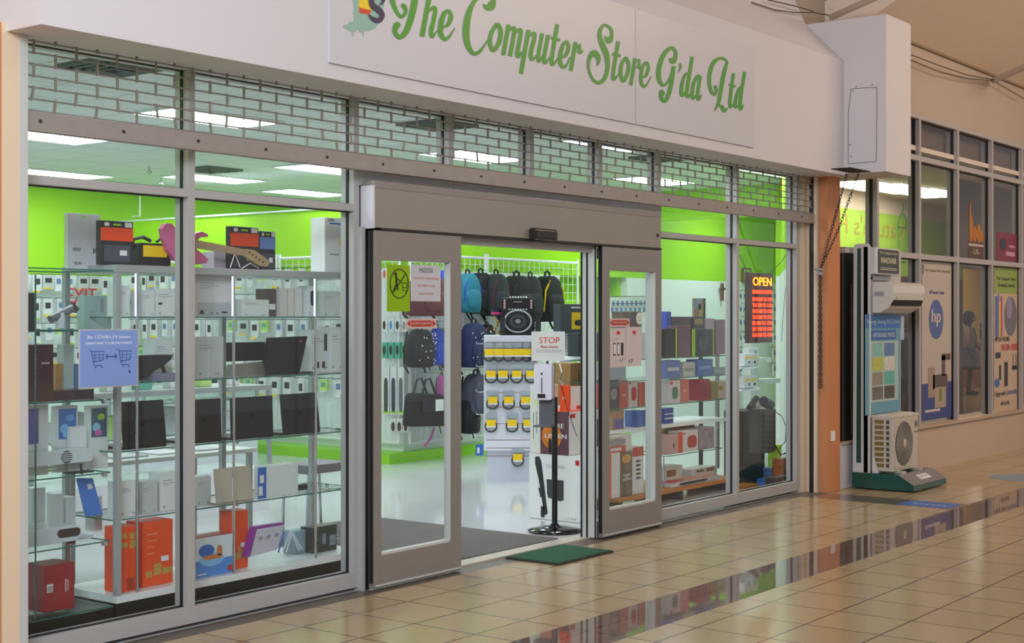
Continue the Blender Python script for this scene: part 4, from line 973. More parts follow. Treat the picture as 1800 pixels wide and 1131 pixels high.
wcard = mat('white_carton', '#d9dbd9', .45, 0, .02, 4); gcard = mat('pale_grey_carton', '#bcbfc0', .45); lap_g = mat('laptop_grey', '#8b857c', .35, .3); lapb = mat('laptop_black', '#0d0e12', .5, spec=.3)
def stand_on(name, label, cat, px0, px1, ptop, z0, Y, dep, mt, group=None, bevel=.002):
    """box whose front face spans px0..px1 at depth Y, standing on z0 and reaching the photo's row ptop"""
    return carton(name, label, cat, X(px0, Y), X(px1, Y), Y, Y + dep, z0, Z((px0 + px1) / 2, ptop, Y), mt, group, bevel)
def shift(q, o): return o
S_ = lambda k: shz[k] + .001
A_s = lambda k: az[k] + .001
TOPZ = 1.8635
# --- on top of the cabinets
o = stand_on('clear_package', 'tall clear-edged white hanging package on the left end of the cabinet top', 'package', 119, 176, 376, 1.836, YB - .22, .03, mat('package_grey', '#c9ccd0', .25, 0, .03, 3))
deco(o, 'f', [(.42, .56, .93, .96)], green_w, 'hang_hole'); deco(o, 'f', [(.15, .4, .34, .40), (.2, .3, .1, .15), (.32, .42, .1, .15)], grey, 'print'); deco(o, 'f', [(.78, .81, .3, .4), (.84, .86, .32, .4)], ink, 'earbud_picture')
def hdd(lb, px0, px1, pt_, Y, z0=TOPZ, d1=orange):
    o = stand_on('blister_pack', lb, 'package', px0, px1, pt_, z0, Y, .04, mat('blister_black', '#24262c', .35))
    deco(o, 'f', [(0, 1, .55, .85)], d1, 'colour_band'); deco(o, 'f', [(.38, .62, .9, .94)], green_w, 'hang_hole'); blob(o, 'f', .18, .92, .08, .045, paper, 'badge')
    deco(o, 'f', [(.74, .96, .87, .98)], paper, 'barcode'); deco(o, 'f', [(.1, .9, .08, .45)], mat('tray_grey', '#4a4e58', .3), 'tray'); deco(o, 'f', [(.58, .8, .22, .34)], paper, 'tray_label', base=.0016)
    return o
hdd('black and orange blister pack standing beside the clear-edged white package', 177, 234, 389, YC + .1)
t = thing('shoulder_bag', (X(270, YC + .12), YC + .15, TOPZ), 'small black bag with yellow front, left of the pink guitar', 'bag')
Y = YC + .12; x0, x1 = X(243, Y), X(300, Y)
q = M(); q.rbox(x0, x1, Y, Y + .1, TOPZ, Z(270, 428, Y), .02, 3); q.build('body', black, t); q = M(); q.box(x0 + .03, x1 - .03, Y - .006, Y - .001, Z(270, 452, Y), Z(270, 432, Y)); q.build('yellow_label', yellow, t)
q = M(); q.tube([(x0, Y + .05, Z(270, 440, Y)), (x0 - .01, Y + .03, Z(270, 422, Y)), (x0 + .03, Y, Z(270, 418, Y)), (x0 + .08, Y, Z(270, 424, Y))], .01, 8); q.tube([(x0 + .12, Y, Z(270, 425, Y)), (x0 + .17, Y, Z(270, 415, Y)), (x0 + .2, Y, Z(270, 422, Y))], .008, 8); q.build('strap', ink, t)
# pink toy guitar
Y = YC + .06; t = thing('toy_guitar', (X(330, Y), Y, TOPZ), 'pink toy guitar with wooden neck lying on the cabinet top', 'guitar')
pink = mat('guitar_pink', '#c4608c', .3, 0, .05, 6)
def gp(px, py, dy=0): p = P(px, py, Y + dy); return (p.x, p.z)
q = M(); q.prism([gp(*a) for a in [(285, 402), (292, 393), (303, 393), (310, 403), (318, 414), (334, 420), (345, 410), (356, 407), (366, 412), (366, 417), (354, 417), (345, 425), (346, 438), (356, 446), (367, 456), (364, 463), (350, 465), (338, 464), (325, 464), (308, 458), (296, 440), (288, 420)]], 'y', Y, Y + .035); q.build('body', pink, t, bevel=.004)
q = M(); q.prism([gp(*a) for a in [(343, 422), (430, 439), (428, 450), (341, 436)]], 'y', Y - .012, Y + .008); q.build('neck', mat('guitar_wood', '#a98f68', .5, 0, .15, 20), t)
q = M(); q.prism([gp(*a) for a in [(430, 438), (445, 440), (472, 460), (468, 469), (455, 468), (428, 450)]], 'y', Y - .012, Y + .01); hs = q.build('headstock', mat('guitar_wood', '#a98f68', .5, 0, .15, 20), t)
q = M(); [q.ball((*gp(435 + 6 * k, 444 + 4.2 * k)[:1], Y - .016, gp(435 + 6 * k, 444 + 4.2 * k)[1]), .005, .005, .005, 8, 6) for k in range(5)]; q.build('tuning_peg', ink, hs)
q = M(); q.prism([gp(*a) for a in [(318, 425), (338, 428), (338, 436), (318, 433)]], 'y', Y - .004, Y - .001); q.build('pickup', ink, t)
q = M(); [q.tube([(gp(322, 427 + k)[0], Y - .014, gp(322, 427 + k)[1]), (gp(430, 441 + k * 1.2)[0], Y - .014, gp(430, 441 + k * 1.2)[1])], .0008, 4) for k in (0, 2, 4, 6)]; q.build('strings', chrome, t)
o = stand_on('carton', 'pale lilac carton half hidden behind the guitar neck', 'box', 376, 412, 443, TOPZ, YC + .2, .1, mat('lilac_card', '#b8aebf', .5))
hdd('black and orange blister pack behind the guitar headstock', 405, 454, 399, YC + .16)
o = hdd('blue blister pack with white top standing right of the guitar headstock', 457, 484, 407, YC + .2, d1=mat('soft_blue', '#6c88c8', .4)); 
o = stand_on('tall_carton', 'tall white printed carton on the right end of the cabinet top', 'box', 571, 652, 385, TOPZ, YC + .12, .12, wcard)
deco(o, 'f', [(.1, .6, .88, .91)], blue, 'blue_heading'); deco(o, 'f', [(.06, .2, .93, .98), (.1, .3, .32, .345), (.42, .6, .31, .35)], grey, 'print'); deco(o, 'f', [(.3, .7, .52, .64)], mat('pale_yellow', '#e6d870', .5), 'sun_picture')
q = M(); Y = YC + .1
for a in ((405, 470, 413, 445, 422, 470), (425, 472, 440, 463, 455, 472)): q.tube([P(a[0], a[1], Y), P(a[2], a[3], Y), P(a[4], a[5], Y)], .003, 6)
q.build('wire_easel', white, label='thin white wire easel on the cabinet top below the guitar headstock', cat='stand')

# --- aluminium cabinet, shelf by shelf
Y0 = YC + .06
def plain(lb, a, b, c, k, Yo=0, dep=.1, mt=None, z=None, lines=True, name='carton', cat='box', grp=None):
    o = stand_on(name, lb, cat, a, b, c, S_(k) if z is None else z, Y0 + Yo, dep, mt or wcard, grp)
    if lines: deco(o, 'f', [(.12, .5, .78, .80), (.12, .62, .72, .735), (.12, .4, .67, .68), (.7, .85, .08, .12), (.12, .2, .08, .14)], mat('print_grey', '#9a9da0', .6), 'print')
    return o
plain('slim white carton at the left end of the top shelf, aluminium cabinet', 209, 228, 502, 4, .02)
plain('white carton with small black square on the top shelf, left one of a pair', 250, 272, 511, 4, .02)
o = plain('white carton with small black square on the top shelf, right one of a pair', 274, 318, 508, 4, .02, .06)
deco(o, 'f', [(.1, .25, .42, .5)], ink, 'black_square')
o = plain('large pale notebook carton on the top shelf, just right of the first post', 344, 409, 483, 4, .02, .06, mat('carton_tint', '#c9c4c2', .4, 0, .06, 5))
deco(o, 'f', [(.05, .95, .02, .33)], mat('carton_base', '#a7aaac', .45), 'lower_band'); deco(o, 'f', [(.1, .22, .06, .09), (.4, .45, .06, .09), (.55, .6, .06, .09)], ink, 'print2', base=.002)
plain('low white carton on the top shelf between the chrome posts', 425, 473, 527, 4, .04, .08)
o = stand_on('slim_box', 'dark brown slim box with white label on the top shelf', 'box', 470, 485, 508, S_(4), Y0 + .05, .1, mat('brown_box', '#54463c', .4)); deco(o, 'f', [(.2, .9, .25, .45)], paper, 'label')
for k, (a, b) in enumerate(((494, 505), (507, 517), (519, 531))): plain('tall narrow white carton, %s of three on the top shelf, right part' % ('leftmost', 'middle', 'rightmost')[k], a, b, 507, 4, .03, .08, mat('carton_cream', '#d2cbc3', .45), lines=False)
o = plain('white carton with dark earphone picture, beside the third chrome post', 542, 556, 503, 4, .03, .08); blob(o, 'f', .5, .6, .25, .25, dark, 'earphone_picture', p=3)
plain('white carton on the top shelf right of the third chrome post', 568, 598, 512, 4, .05, .08)
# shelf 1.257
t = thing('router', (X(270, Y0), Y0 + .05, S_(3)), 'dark angular wireless router on a stand, second shelf left window', 'router'); q = M()
z1 = Z(260, 625, Y0); x0, x1 = X(213, Y0), X(304, Y0)
q.prism([(x0, z1), (x1, z1), (x1 - .01, z1 - .025), (x1 - .05, z1 - .05), (x0 + .10, z1 - .14), (x0, z1 - .16)], 'y', Y0, Y0 + .12); q.build('body', mat('router_dark', '#10151c', .4), t)
q = M(); q.tube([(x1 - .075, Y0, z1 - .05), (x1 - .04, Y0, S_(3) + .006)], .01, 8); q.build('foot', mat('router_dark', '#10151c', .4), t)
q = M(); q.box(x1 - .14, x1 + .02, Y0 - .01, Y0 + .1, S_(3), S_(3) + .04); q.build('base_box', mat('violet_grey', '#7c7a94', .5), t)
plain('grey white carton behind the router, second shelf', 272, 304, 595, 3, .17, .1)
o = plain('large pale carton pair of panels on the second shelf, left of the gaming monitor', 344, 393, 592, 3, .02, .08, gcard); deco(o, 'f', [(.44, .455, 0, 1)], paper, 'seam')
t = thing('laptop', (X(430, Y0 + .1), Y0 + .1, S_(3)), 'grey laptop opened towards the shop on the second shelf', 'laptop')
q = M(); x0, x1 = X(399, Y0 + .1), X(466, Y0 + .1); zt = Z(430, 602, Y0 + .1); q.box(x0, x1, Y0 + .1, Y0 + .108, Z(430, 635, Y0 + .1), zt); q.build('screen', lapb, t); q = M(); q.prism([(x0 - .02, S_(3)), (x1, S_(3)), (x1, Z(430, 636, Y0 + .1)), (x0, Z(430, 640, Y0 + .1))], 'y', Y0 + .07, Y0 + .1); q.build('keyboard_base', lap_g, t)
t = thing('gaming_monitor', (X(505, Y0), Y0 + .05, S_(3)), 'black tilted gaming monitor with small red mark on the second shelf', 'monitor')
g3 = lambda a, b: (P(a, b, Y0).x, P(a, b, Y0).z)
q = M(); q.prism([g3(474, 594), g3(541, 591), g3(528, 652), g3(522, 658), g3(476, 660), g3(467, 636)], 'y', Y0, Y0 + .03); q.build('screen', mat('monitor_black', '#0c0b10', .35, spec=.3), t, bevel=.003)
q = M(); p = P(528, 600, Y0 - .002); q.cyl((p.x, Y0 - .003, p.z), (p.x, Y0, p.z), .008, n=14); q.build('red_mark', red, t); q = M(); q.box(X(480, Y0), X(556, Y0), Y0 + .03, Y0 + .12, S_(3), S_(3) + .012); q.build('stand_foot', dark, t)
o = plain('white carton with long dark picture on the second shelf, left of the last post', 545, 580, 580, 3, .12, .08); deco(o, 'f', [(.7, .85, .5, .9), (.3, .45, .1, .25), (.6, .75, .1, .25)], dark, 'picture')
plain('white carton low on the second shelf at its right end', 582, 604, 575, 3, .1, .08)
# shelf .905 : laptops seen from behind
def laptop(lb, a, b, c, k, Yo, lean=.03, mt=lapb, skew=0.0, logo=True, grp='open laptops seen from behind'):
    Yq = Y0 + Yo; x0, x1 = X(a, Yq), X(b, Yq); z0 = S_(k) + .012; z1 = Z((a + b) / 2, c, Yq)
    t = thing('laptop', ((x0 + x1) / 2, Yq, S_(k)), lb, 'laptop', grp)
    q = M(); v = [(x0 - skew, Yq - lean, z0), (x1 - skew, Yq - lean, z0), (x1, Yq, z1), (x0, Yq, z1)]
    w = [(p[0], p[1] + .008, p[2]) for p in v]
    q.add(v + w, [(0, 1, 2, 3), (7, 6, 5, 4), (0, 4, 5, 1), (1, 5, 6, 2), (2, 6, 7, 3), (3, 7, 4, 0)]); q.build('lid', mt, t, bevel=.002)
    q = M(); q.box(x0 - skew, x1 - skew, Yq - lean + .004, Yq + .2, S_(k), S_(k) + .014); q.build('keyboard_base', mt, t)
    if logo: q = M(); zc = (z0 + z1) / 2; q.cyl(((x0 + x1 - skew) / 2, Yq - lean / 2 - .002, zc), ((x0 + x1 - skew) / 2, Yq - lean / 2 + .004, zc), .016, n=16); q.build('logo', mat('logo_dark', '#0a0c10', .15, .6), t)
    return t
laptop('black laptop seen from behind, leftmost on the laptop shelf', 211, 287, 705, 2, .04, .03)
laptop('black laptop seen from behind, in the second window close to the first post', 328, 388, 702, 2, .04, .03, skew=.02)
laptop('dark blue-black laptop with round logo, between first and second chrome posts', 405, 479, 698, 2, .04, .03, mat('laptop_navy', '#11151d', .5, spec=.3), .02)
laptop('dark laptop with round logo, rightmost on the laptop shelf', 492, 557, 692, 2, .04, .03, mat('laptop_slate', '#13161d', .5, spec=.3), .0)
# shelf .555
laptop('silver laptop open with its back to the window, lower middle shelf', 376, 440, 822, 1, .04, .06, mat('laptop_silver', '#a69e92', .35, .4), .03, False, None)
o = stand_on('printer_ink_box', 'white box with blue end and slots, right of the silver laptop', 'box', 468, 524, 818, S_(1), Y0 + .02, .1, wcard); 
o2 = deco(o, 'f', [(-.26, 0, 0, 1)], blue, 'blue_end'); deco(o, 'f', [(-.2, -.08, .5, .75), (-.24, -.12, .1, .4)], paper, 'slot', base=.002)
plain('short white carton at left end of the lower middle shelf', 210, 242, 846, 1, .02, .1)
plain('pale square carton on the lower middle shelf, second from the left', 250, 277, 846, 1, .02, .1, gcard)
plain('white printed carton on the lower middle shelf, third from the left', 282, 322, 830, 1, .04, .1)
plain('white carton behind the silver laptop on the lower middle shelf', 346, 371, 838, 1, .06, .1)
o = stand_on('teal_pack', 'small teal and brown pack at the right end of the lower middle shelf', 'box', 575, 590, 862, S_(1), Y0 + .02, .06, mat('brown_box', '#54463c', .4)); deco(o, 'f', [(.5, 1.6, 0, .95)], mat('teal_card', '#5cc0a0', .4), 'teal_panel')
o = stand_on('gadget', 'small dark gadget on the lower middle shelf left of the last post', 'gadget', 524, 541, 852, S_(1), Y0 + .12, .05, dark)
# bottom shelf
def game(lb, a, b, c, Yo, dep, mt=orange):
    o = stand_on('game_box', lb, 'box', a, b, c, S_(0), Y0 + Yo, dep, mt); return o
o = game('orange carton with picture strip, left one on the bottom shelf', 209, 243, 926, .0, .12)
deco(o, 'f', [(.15, .4, .82, .9), (.55, .8, .8, .9), (.1, .45, .68, .76), (.55, .85, .66, .78)], mat('picture_mix', '#b89040', .5, 0, .5, 60), 'pictures'); deco(o, 'f', [(.4, .8, .02, .2)], mat('orange_dark', '#a63210', .5), 'dark_print')  # darker orange block low on the printed face
o = game('orange carton with small pictures low on its face, bottom shelf', 251, 304, 916, .02, .14)
deco(o, 'f', [(.12, .3, .14, .24), (.36, .6, .16, .34), (.64, .96, .16, .26)], mat('picture_mix', '#b89040', .5, 0, .5, 60), 'pictures'); deco(o, 'f', [(.6, .85, .36, .44)], paper, 'white_label'); deco(o, 'f', [(.15, .5, .8, .81), (.15, .45, .7, .71), (.15, .35, .6, .61), (.15, .4, .5, .51)], mat('pale_orange', '#f0a080', .5), 'text_lines')
o = game('white and blue fitness game box with red top, bottom shelf', 344, 410, 943, .0, .12, mat('game_white', '#d4dade', .35))
deco(o, 't', [(0, 1, 0, 1)], mat('game_red', '#b85048', .4), 'red_top'); deco(o, 'f', [(0, 1, 0, .42)], mat('game_blue', '#4a86d0', .4), 'blue_area'); blob(o, 'f', .42, .42, .32, .17, mat('game_cyan', '#86b8e4', .4), 'splash', base=.002)
blob(o, 'f', .28, .66, .2, .16, mat('game_blue2', '#2f62b4', .4), 'wave', base=.0025); blob(o, 'f', .45, .48, .26, .06, mat('game_orange', '#d0763c', .4), 'figure', base=.003, p=3); blob(o, 'f', .62, .62, .07, .14, mat('game_orange', '#d0763c', .4), 'figure', base=.003); deco(o, 'f', [(.84, .98, .06, .2)], red, 'red_logo', base=.003)
deco(o, 'f', [(.04, .26, .06, .09)], paper, 'small_print', base=.003)
o = game('tall orange carton just right of the fitness game box', 407, 436, 898, .05, .1); deco(o, 'f', [(.1, .4, .16, .26), (.4, .6, .18, .38), (.65, .95, .16, .26)], mat('picture_mix', '#b89040', .5, 0, .5, 60), 'pictures'); deco(o, 'f', [(.55, .9, .36, .44)], paper, 'white_label')
t = thing('tablet_box', (X(470, Y0), Y0 + .05, S_(0)), 'purple edged white carton leaning back on the bottom shelf', 'box')
q = M(); v = [g3(440, 979), g3(487, 967), g3(501, 921), g3(448, 929)]; q.prism([g3(440, 979), g3(487, 967), g3(500, 923), g3(452, 931)], 'y', Y0, Y0 + .03); q.build('front_face', mat('lilac_white', '#c9bfcc', .45), t)
q = M(); q.prism([g3(433, 980), g3(440, 980), g3(452, 931), g3(500, 923), g3(498, 919), g3(447, 927)], 'y', Y0 + .001, Y0 + .04); q.build('purple_rim', mat('purple_card', '#8c2c94', .4), t)
q = M(); [q.prism([g3(455 + k * 14, 945 - k * 3), g3(462 + k * 14, 943 - k * 3), g3(461 + k * 14, 949 - k * 3), g3(454 + k * 14, 951 - k * 3)], 'y', Y0 - .001, Y0) for k in range(3)]; q.build('print', grey, t)
t = thing('plastic_easel', (X(510, Y0), Y0 + .05, S_(0)), 'clear and blue plastic tablet stand on the bottom shelf', 'stand')
q = M(); q.tube([P(489, 972, Y0), P(500, 936, Y0)], .005, 8); q.build('blue_edge', blue, t); q = M()
for a in ((497, 970, 511, 934), (503, 972, 514, 934), (526, 968, 511, 934), (531, 966, 513, 936)): q.tube([P(*a[:2], Y0 + .02), P(*a[2:], Y0 + .02)], .005, 8)
q.build('frame', mat('clear_white', '#c4ccd4', .2), t)
plain('blue grey carton on the bottom shelf behind the tablet stand', 519, 548, 932, 0, .14, .1, mat('slate_card', '#8fa4b0', .5), lines=False)
o = stand_on('photo_box', 'dark carton with crowd of small pictures, right end of the bottom shelf', 'box', 549, 592, 925, S_(0), Y0 + .08, .1, mat('dark_mix', '#3c3a34', .4, 0, .9, 40)); deco(o, 'f', [(.4, .55, .3, .7), (.7, .95, .2, .6)], mat('picture_mix2', '#7c8894', .5, 0, .6, 60), 'pictures')

# --- frameless showcase, shelf by shelf
Y1 = YC + .05
def inA(name, lb, cat, a, b, c, k, Yo, dep, mt, grp=None): return stand_on(name, lb, cat, a, b, c, A_s(k), Y1 + Yo, dep, mt, grp)
o = inA('red_carton', 'dark red carton with barcode alone on the glass base of the far left showcase', 'box', 78, 131, 992, 0, .0, .16, mat('dark_red_card', '#9c1c28', .35)); 
DIM[o.name] = DIM[o.name]; deco(o, 'f', [(.08, .28, .42, .6)], paper, 'barcode'); deco(o, 'f', [(.68, .72, .38, .66), (.76, .79, .4, .64)], mat('pale_pink', '#d8b0b0', .5), 'text_lines'); deco(o, 'f', [(.1, .26, .45 + .03 * j, .46 + .03 * j) for j in range(4)], ink, 'barcode_lines', base=.002)
t = thing('projector', (X(95, Y1), Y1 + .1, A_s(1)), 'white projector with brown lens window on the lower shelf of the showcase', 'projector')
x0, x1 = X(20, Y1), X(143, Y1); x0 = max(x0, 3.82); z0, z1 = A_s(1), Z(100, 928, Y1)
q = M(); q.rbox(x0, x1, Y1, Y1 + .24, z0 + .015, z1, .03, 4); q.build('casing', mat('projector_white', '#c6cdd0', .25), t, bevel=.003); q = M(); q.rbox(x1 - .14, x1 - .008, Y1 - .004, Y1, z0 + .04, z1 - .012, .02, 4); q.build('lens_window', mat('lens_brown', '#3a2824', .15), t)
q = M(); q.box(x0 + .02, x0 + .05, Y1 + .02, Y1 + .05, z0, z0 + .015); q.box(x1 - .05, x1 - .02, Y1 + .02, Y1 + .05, z0, z0 + .015); q.build('foot', dark, t)
t = thing('blue_card', (X(155, Y1), Y1 + .1, A_s(1) + 0), 'blue tilted card with small square mark standing in the showcase', 'card')
g1 = lambda a, b, y: (P(a, b, y).x, P(a, b, y).z)
q = M(); q.prism([g1(134, 841, Y1 + .1), g1(163, 841, Y1 + .1), g1(181, 905, Y1 + .1), g1(150, 909, Y1 + .1)], 'y', Y1 + .1, Y1 + .104); q.build('card', mat('card_blue', '#4a7ccc', .4), t); q = M(); q.prism([g1(153, 852, Y1 + .1), g1(160, 851, Y1 + .1), g1(163, 859, Y1 + .1), g1(155, 861, Y1 + .1)], 'y', Y1 + .098, Y1 + .1); q.build('mark', paper, t)
q = M(); q.box(X(125, Y1), X(183, Y1), Y1 + .09, Y1 + .2, A_s(1), A_s(1) + .012); q.build('stand', mat('clear_white', '#c4ccd4', .2), t)
for k, (a, b, c) in enumerate(((58, 80, 858), (98, 112, 868), (117, 133, 874), (166, 180, 872))): inA('carton', 'small white carton, %s along the back of the lower shelf, showcase' % ('first from left', 'second from left', 'third from left', 'fourth from left')[k], 'box', a, b, c, 1, .26, .08, wcard)
t = thing('projector', (X(110, Y1), Y1 + .1, A_s(2)), 'white projector tilted on its kickstand with round grille, middle shelf of the showcase', 'projector')
x0 = 3.83; x1 = X(166, Y1)
q = M(); q.prism([(x0, Z(52, 823, Y1)), (X(130, Y1), Z(130, 815, Y1)), (x1 - .01, Z(165, 811, Y1)), (x1, Z(165, 788, Y1)), (X(125, Y1), Z(125, 788, Y1)), (x0, Z(52, 803, Y1))], 'y', Y1, Y1 + .22); q.build('casing', mat('projector_white', '#c6cdd0', .25), t, bevel=.004)
p = P(117, 804, Y1); q = M(); q.cyl((p.x, Y1 - .003, p.z), (p.x, Y1, p.z), .032, n=20); q.build('grille', mat('grille_grey', '#4c5460', .5), t); q = M(); [q.box(p.x - .03, p.x + .03, Y1 - .005, Y1 - .003, p.z + k, p.z + k + .003) for k in (-.02, -.01, 0, .01, .02)]; q.build('grille_bars', paper, t)
q = M(); q.tube([P(142, 816, Y1), P(144, 834, Y1)], .006, 8); q.box(X(128, Y1), X(165, Y1), Y1, Y1 + .08, A_s(2), A_s(2) + .006); q.build('kickstand', dark, t)
q = M(); q.box(3.82, X(183, Y1), Y1 + .2, Y1 + .24, A_s(2), A_s(2) + .01) ; q.build('pad', mat('lime_pad', '#b4dc20', .5), label='lime green strip lying under the tilted projector', cat='mat')
for k, (a, b, c, lb) in enumerate(((100, 137, 714, 'white tablet box with pale blue swirl picture'), (158, 190, 713, 'white tablet box with blue, green and pink swirl picture'))):
    o = inA('tablet_box', lb + ' on the showcase shelf', 'box', a, b, c, 2, .12, .05, wcard)
    z_lift = o; deco(o, 'f', [(.08, .92, .5, .96)], mat('swirl_back_%d' % k, ('#4c74b4', '#4a6478')[k], .4), 'picture')
    blob(o, 'f', .35, .66, .22, .07, mat('swirl_a%d' % k, ('#7cb4e0', '#90c4d8')[k], .4), 'swirl', base=.002); blob(o, 'f', .6, .82, .2, .05, mat('swirl_b%d' % k, ('#6a9ce0', '#b4d040')[k], .4), 'swirl', base=.003); blob(o, 'f', .45, .57, .2, .05, mat('swirl_c%d' % k, ('#8cc4e8', '#d86ca8')[k], .4), 'swirl', base=.003)
o = inA('carton', 'small blank white carton in front of the two tablet boxes', 'box', 124, 152, 750, 2, .08, .03, paper)
o = inA('carton', 'white carton with violet stripe beside the left post in the showcase', 'box', 50, 85, 712, 2, .1, .08, wcard); deco(o, 'f', [(0, .5, .45, .95)], mat('violet', '#7064b4', .4), 'violet_panel')
# brown box, speaker and webcams
o = inA('brown_carton', 'tall reddish brown carton at the left end of the showcase', 'box', 46, 94, 606, 3, .0, .12, mat('brown_red', '#4e241c', .35)); deco(o, 'f', [(.55, .85, .66, .685)], mat('pale_pink', '#d8b0b0', .5), 'small_print'); deco(o, 'f', [(.32, .4, .8 - .08 * k, .84 - .08 * k) for k in range(6)], mat('brown_mark', '#8c5040', .5), 'marks')
t = thing('mini_speaker', (X(135, Y1), Y1 + .06, A_s(3)), 'bronze oval media player just below the blue poster in the showcase', 'speaker')
x0, x1 = X(93, Y1 + .03), X(172, Y1 + .03); q = M(); q.rbox(x0, x1, Y1 + .03, Y1 + .16, A_s(3), Z(135, 686, Y1), .045, 6, 'z'); q.build('body', mat('bronze', '#4a302c', .25, .5), t); q = M(); q.rbox(X(134, Y1 + .03), X(153, Y1 + .03), Y1 + .026, Y1 + .032, A_s(3) + .012, Z(135, 688, Y1), .004); q.build('display', black, t)
o = inA('speaker_column', 'dark column speaker at the left edge of the showcase top shelf', 'speaker', 40, 64, 515, 4, .04, .1, mat('speaker_dark', '#161b22', .3))
t = thing('webcam', (X(112, Y1), Y1 + .06, A_s(4)), 'white and brown webcam on a folding arm on the showcase top shelf', 'camera')
q = M(); q.cyl(P(106, 577, Y1), P(106, 550, Y1), .022, n=16); q.build('white_body', mat('projector_white', '#c6cdd0', .25), t); q = M(); q.cyl(P(88, 562, Y1), P(128, 542, Y1), .02, n=14); q.build('arm', mat('cam_grey', '#6c6c74', .3), t); q = M(); q.cyl(P(128, 545, Y1), P(132, 540, Y1), .024, n=16); q.build('lens', mat('lens_brown', '#3a2824', .15), t)
o = inA('carton', 'pale teal carton at the right end of the showcase top shelf', 'box', 148, 196, 520, 4, .2, .06, mat('teal_grey', '#9cb4b0', .4)); deco(o, 'f', [(.6, .7, .5, .9), (.2, .4, .5, .52), (.2, .4, .4, .42)], grey, 'print')
for k, (a, b, c, m_) in enumerate(((112, 130, 606, '#b8c4c0'), (133, 139, 640, '#5c84b4'), (98, 110, 640, '#c89050'))): inA('carton', 'small accessory box on the showcase shelf, %s of the blue poster' % ('immediately left', 'touching the left edge', 'far left')[k], 'box', a, b, c, 3, .26, .06, mat('acc_%d' % k, m_, .5))

q = M(); q.box(X(668, YC + .05), X(694, YC + .05), YC + .05, YC + .3, .001, Z(680, 968, YC + .05)); q.build('low_dark_plinth', dark, label='low dark box on the shop floor behind the bottom left of the door glass', cat='box')

# ============================================================ 6. SHOP INTERIOR
# wire display panels on the walls
def grid_panel(lb, p0, p1, z0, z1, n, yface):
    """white wire panel from p0 to p1 (x, y)"""
    t = thing('display_rack', ((p0[0] + p1[0]) / 2, (p0[1] + p1[1]) / 2, z0), lb, 'rack', 'white wire display panels on the walls')
    a = Vector((p0[0], p0[1], 0)); b = Vector((p1[0], p1[1], 0)); q = M(); f = M()
    for z in (z0, z1): f.cyl(a + V * z, b + V * z, .016, n=6)
    for p in (a, b): f.cyl(p + V * z0, p + V * (z1 + .05), .018, n=6)
    f.build('frame', white, t)
    for k in range(1, n): c = a.lerp(b, k / n); q.cyl(c + V * z0, c + V * z1, .004, n=4)
    z = z0 + .1
    while z < z1: q.cyl(a + V * z, b + V * z, .004, n=4); z += .1
    q.build('wire_grid', white, t)
grid_panel('white wire panel on the display wall between the bags and the green wall, left bay', (11.76, 4.62), (13.1, 4.62), .2, 2.28, 14, 0)
grid_panel('white wire panel on the display wall behind the hanging black backpacks', (13.14, 4.62), (15.0, 4.62), .2, 2.28, 18, 0)
grid_panel('white wire panel on the side partition, end nearest the entrance', (11.70, 4.72), (11.70, 6.6), .2, 2.28, 18, 0)
grid_panel('white wire panel on the side partition, far end', (11.70, 6.65), (11.70, 9.4), .2, 2.28, 26, 0)
grid_panel('white wire panel on the far back wall behind the glass showcase', (6.5, 9.82), (9.95, 9.82), .2, 2.33, 30, 0)
# packs hanging on pegs: five kinds, copied in rows
def pack(kind, lb, x, y, z, side, grp):
    w, h, d = ((.13, .2, .03), (.10, .18, .02), (.16, .16, .04), (.09, .24, .02), (.11, .13, .05))[kind]
    t = thing('hanging_pack', (x, y, z - h), lb, 'package', grp); u = Vector((0, -1, 0)) if side else U; n = Vector((-1, 0, 0)) if side else Vector((0, -1, 0))
    def bx(u0, u1, z0_, z1_, n0, n1):
        q = M(); c = Vector((x, y, z)); pts = [c + u * a + n * b + V * e for e in (z0_, z1_) for a, b in ((u0, n0), (u1, n0), (u1, n1), (u0, n1))]
        q.add(pts, [(3, 2, 1, 0), (4, 5, 6, 7), (0, 1, 5, 4), (1, 2, 6, 5), (2, 3, 7, 6), (3, 0, 4, 7)]); return q
    bx(-w / 2, w / 2, -h, 0, 0, d).build('card', (wcard, wcard, gcard, wcard, mat('pack_lime', '#b8d878', .5))[kind], t)
    bx(-w * .3, w * .3, -h * .62, -h * .25, d, d + .004).build('product', (dark, mat('pack_blue', '#5c7ca8', .5), mat('pack_black', '#26262a', .4), dark, mat('pack_teal', '#58a890', .5))[kind], t)
    bx(-w * .5, w * .3, -h * 1.12, -h * 1.0, d, d + .003).build('price_tag', (yellow, white, yellow, green_w, white)[kind], t)
    q = M(); c = Vector((x, y, z)); q.cyl(c - n * .12 + V * .01, c + n * .12 + V * .01, .004, n=5); q.build('peg', dark, t)
    return t
protos = {}
rng = random.Random(3)
def rows(side, fixed, a0, a1, step, zs, wn, grp):
    for ri, z in enumerate(zs):
        lb = 'small white card pack hanging in the %s peg row on the %s' % (('top', 'second', 'third', 'fourth', 'fifth')[ri], wn)
        a = a0; i = 0
        while a < a1:
            k = rng.choice((0, 0, 1, 2, 3, 1, 4)); key = (side, k); x, y = (fixed, a) if side else (a, fixed)
            if key not in protos: protos[key] = (pack(k, lb, x, y, z, side, grp + ', ' + ('top', 'second', 'third', 'fourth', 'fifth')[ri] + ' row'), x, y, z)
            else:
                s, sx, sy, sz = protos[key]; inst(s, x - sx, y - sy, z - sz, lb, grp + ', ' + ('top', 'second', 'third', 'fourth', 'fifth')[ri] + ' row')
            a += step * rng.uniform(.9, 1.15); i += 1
rows(0, 9.78, 6.6, 11.6, .17, (2.12, 1.82, 1.5, 1.18), 'far back wall', 'packs on the far back wall')
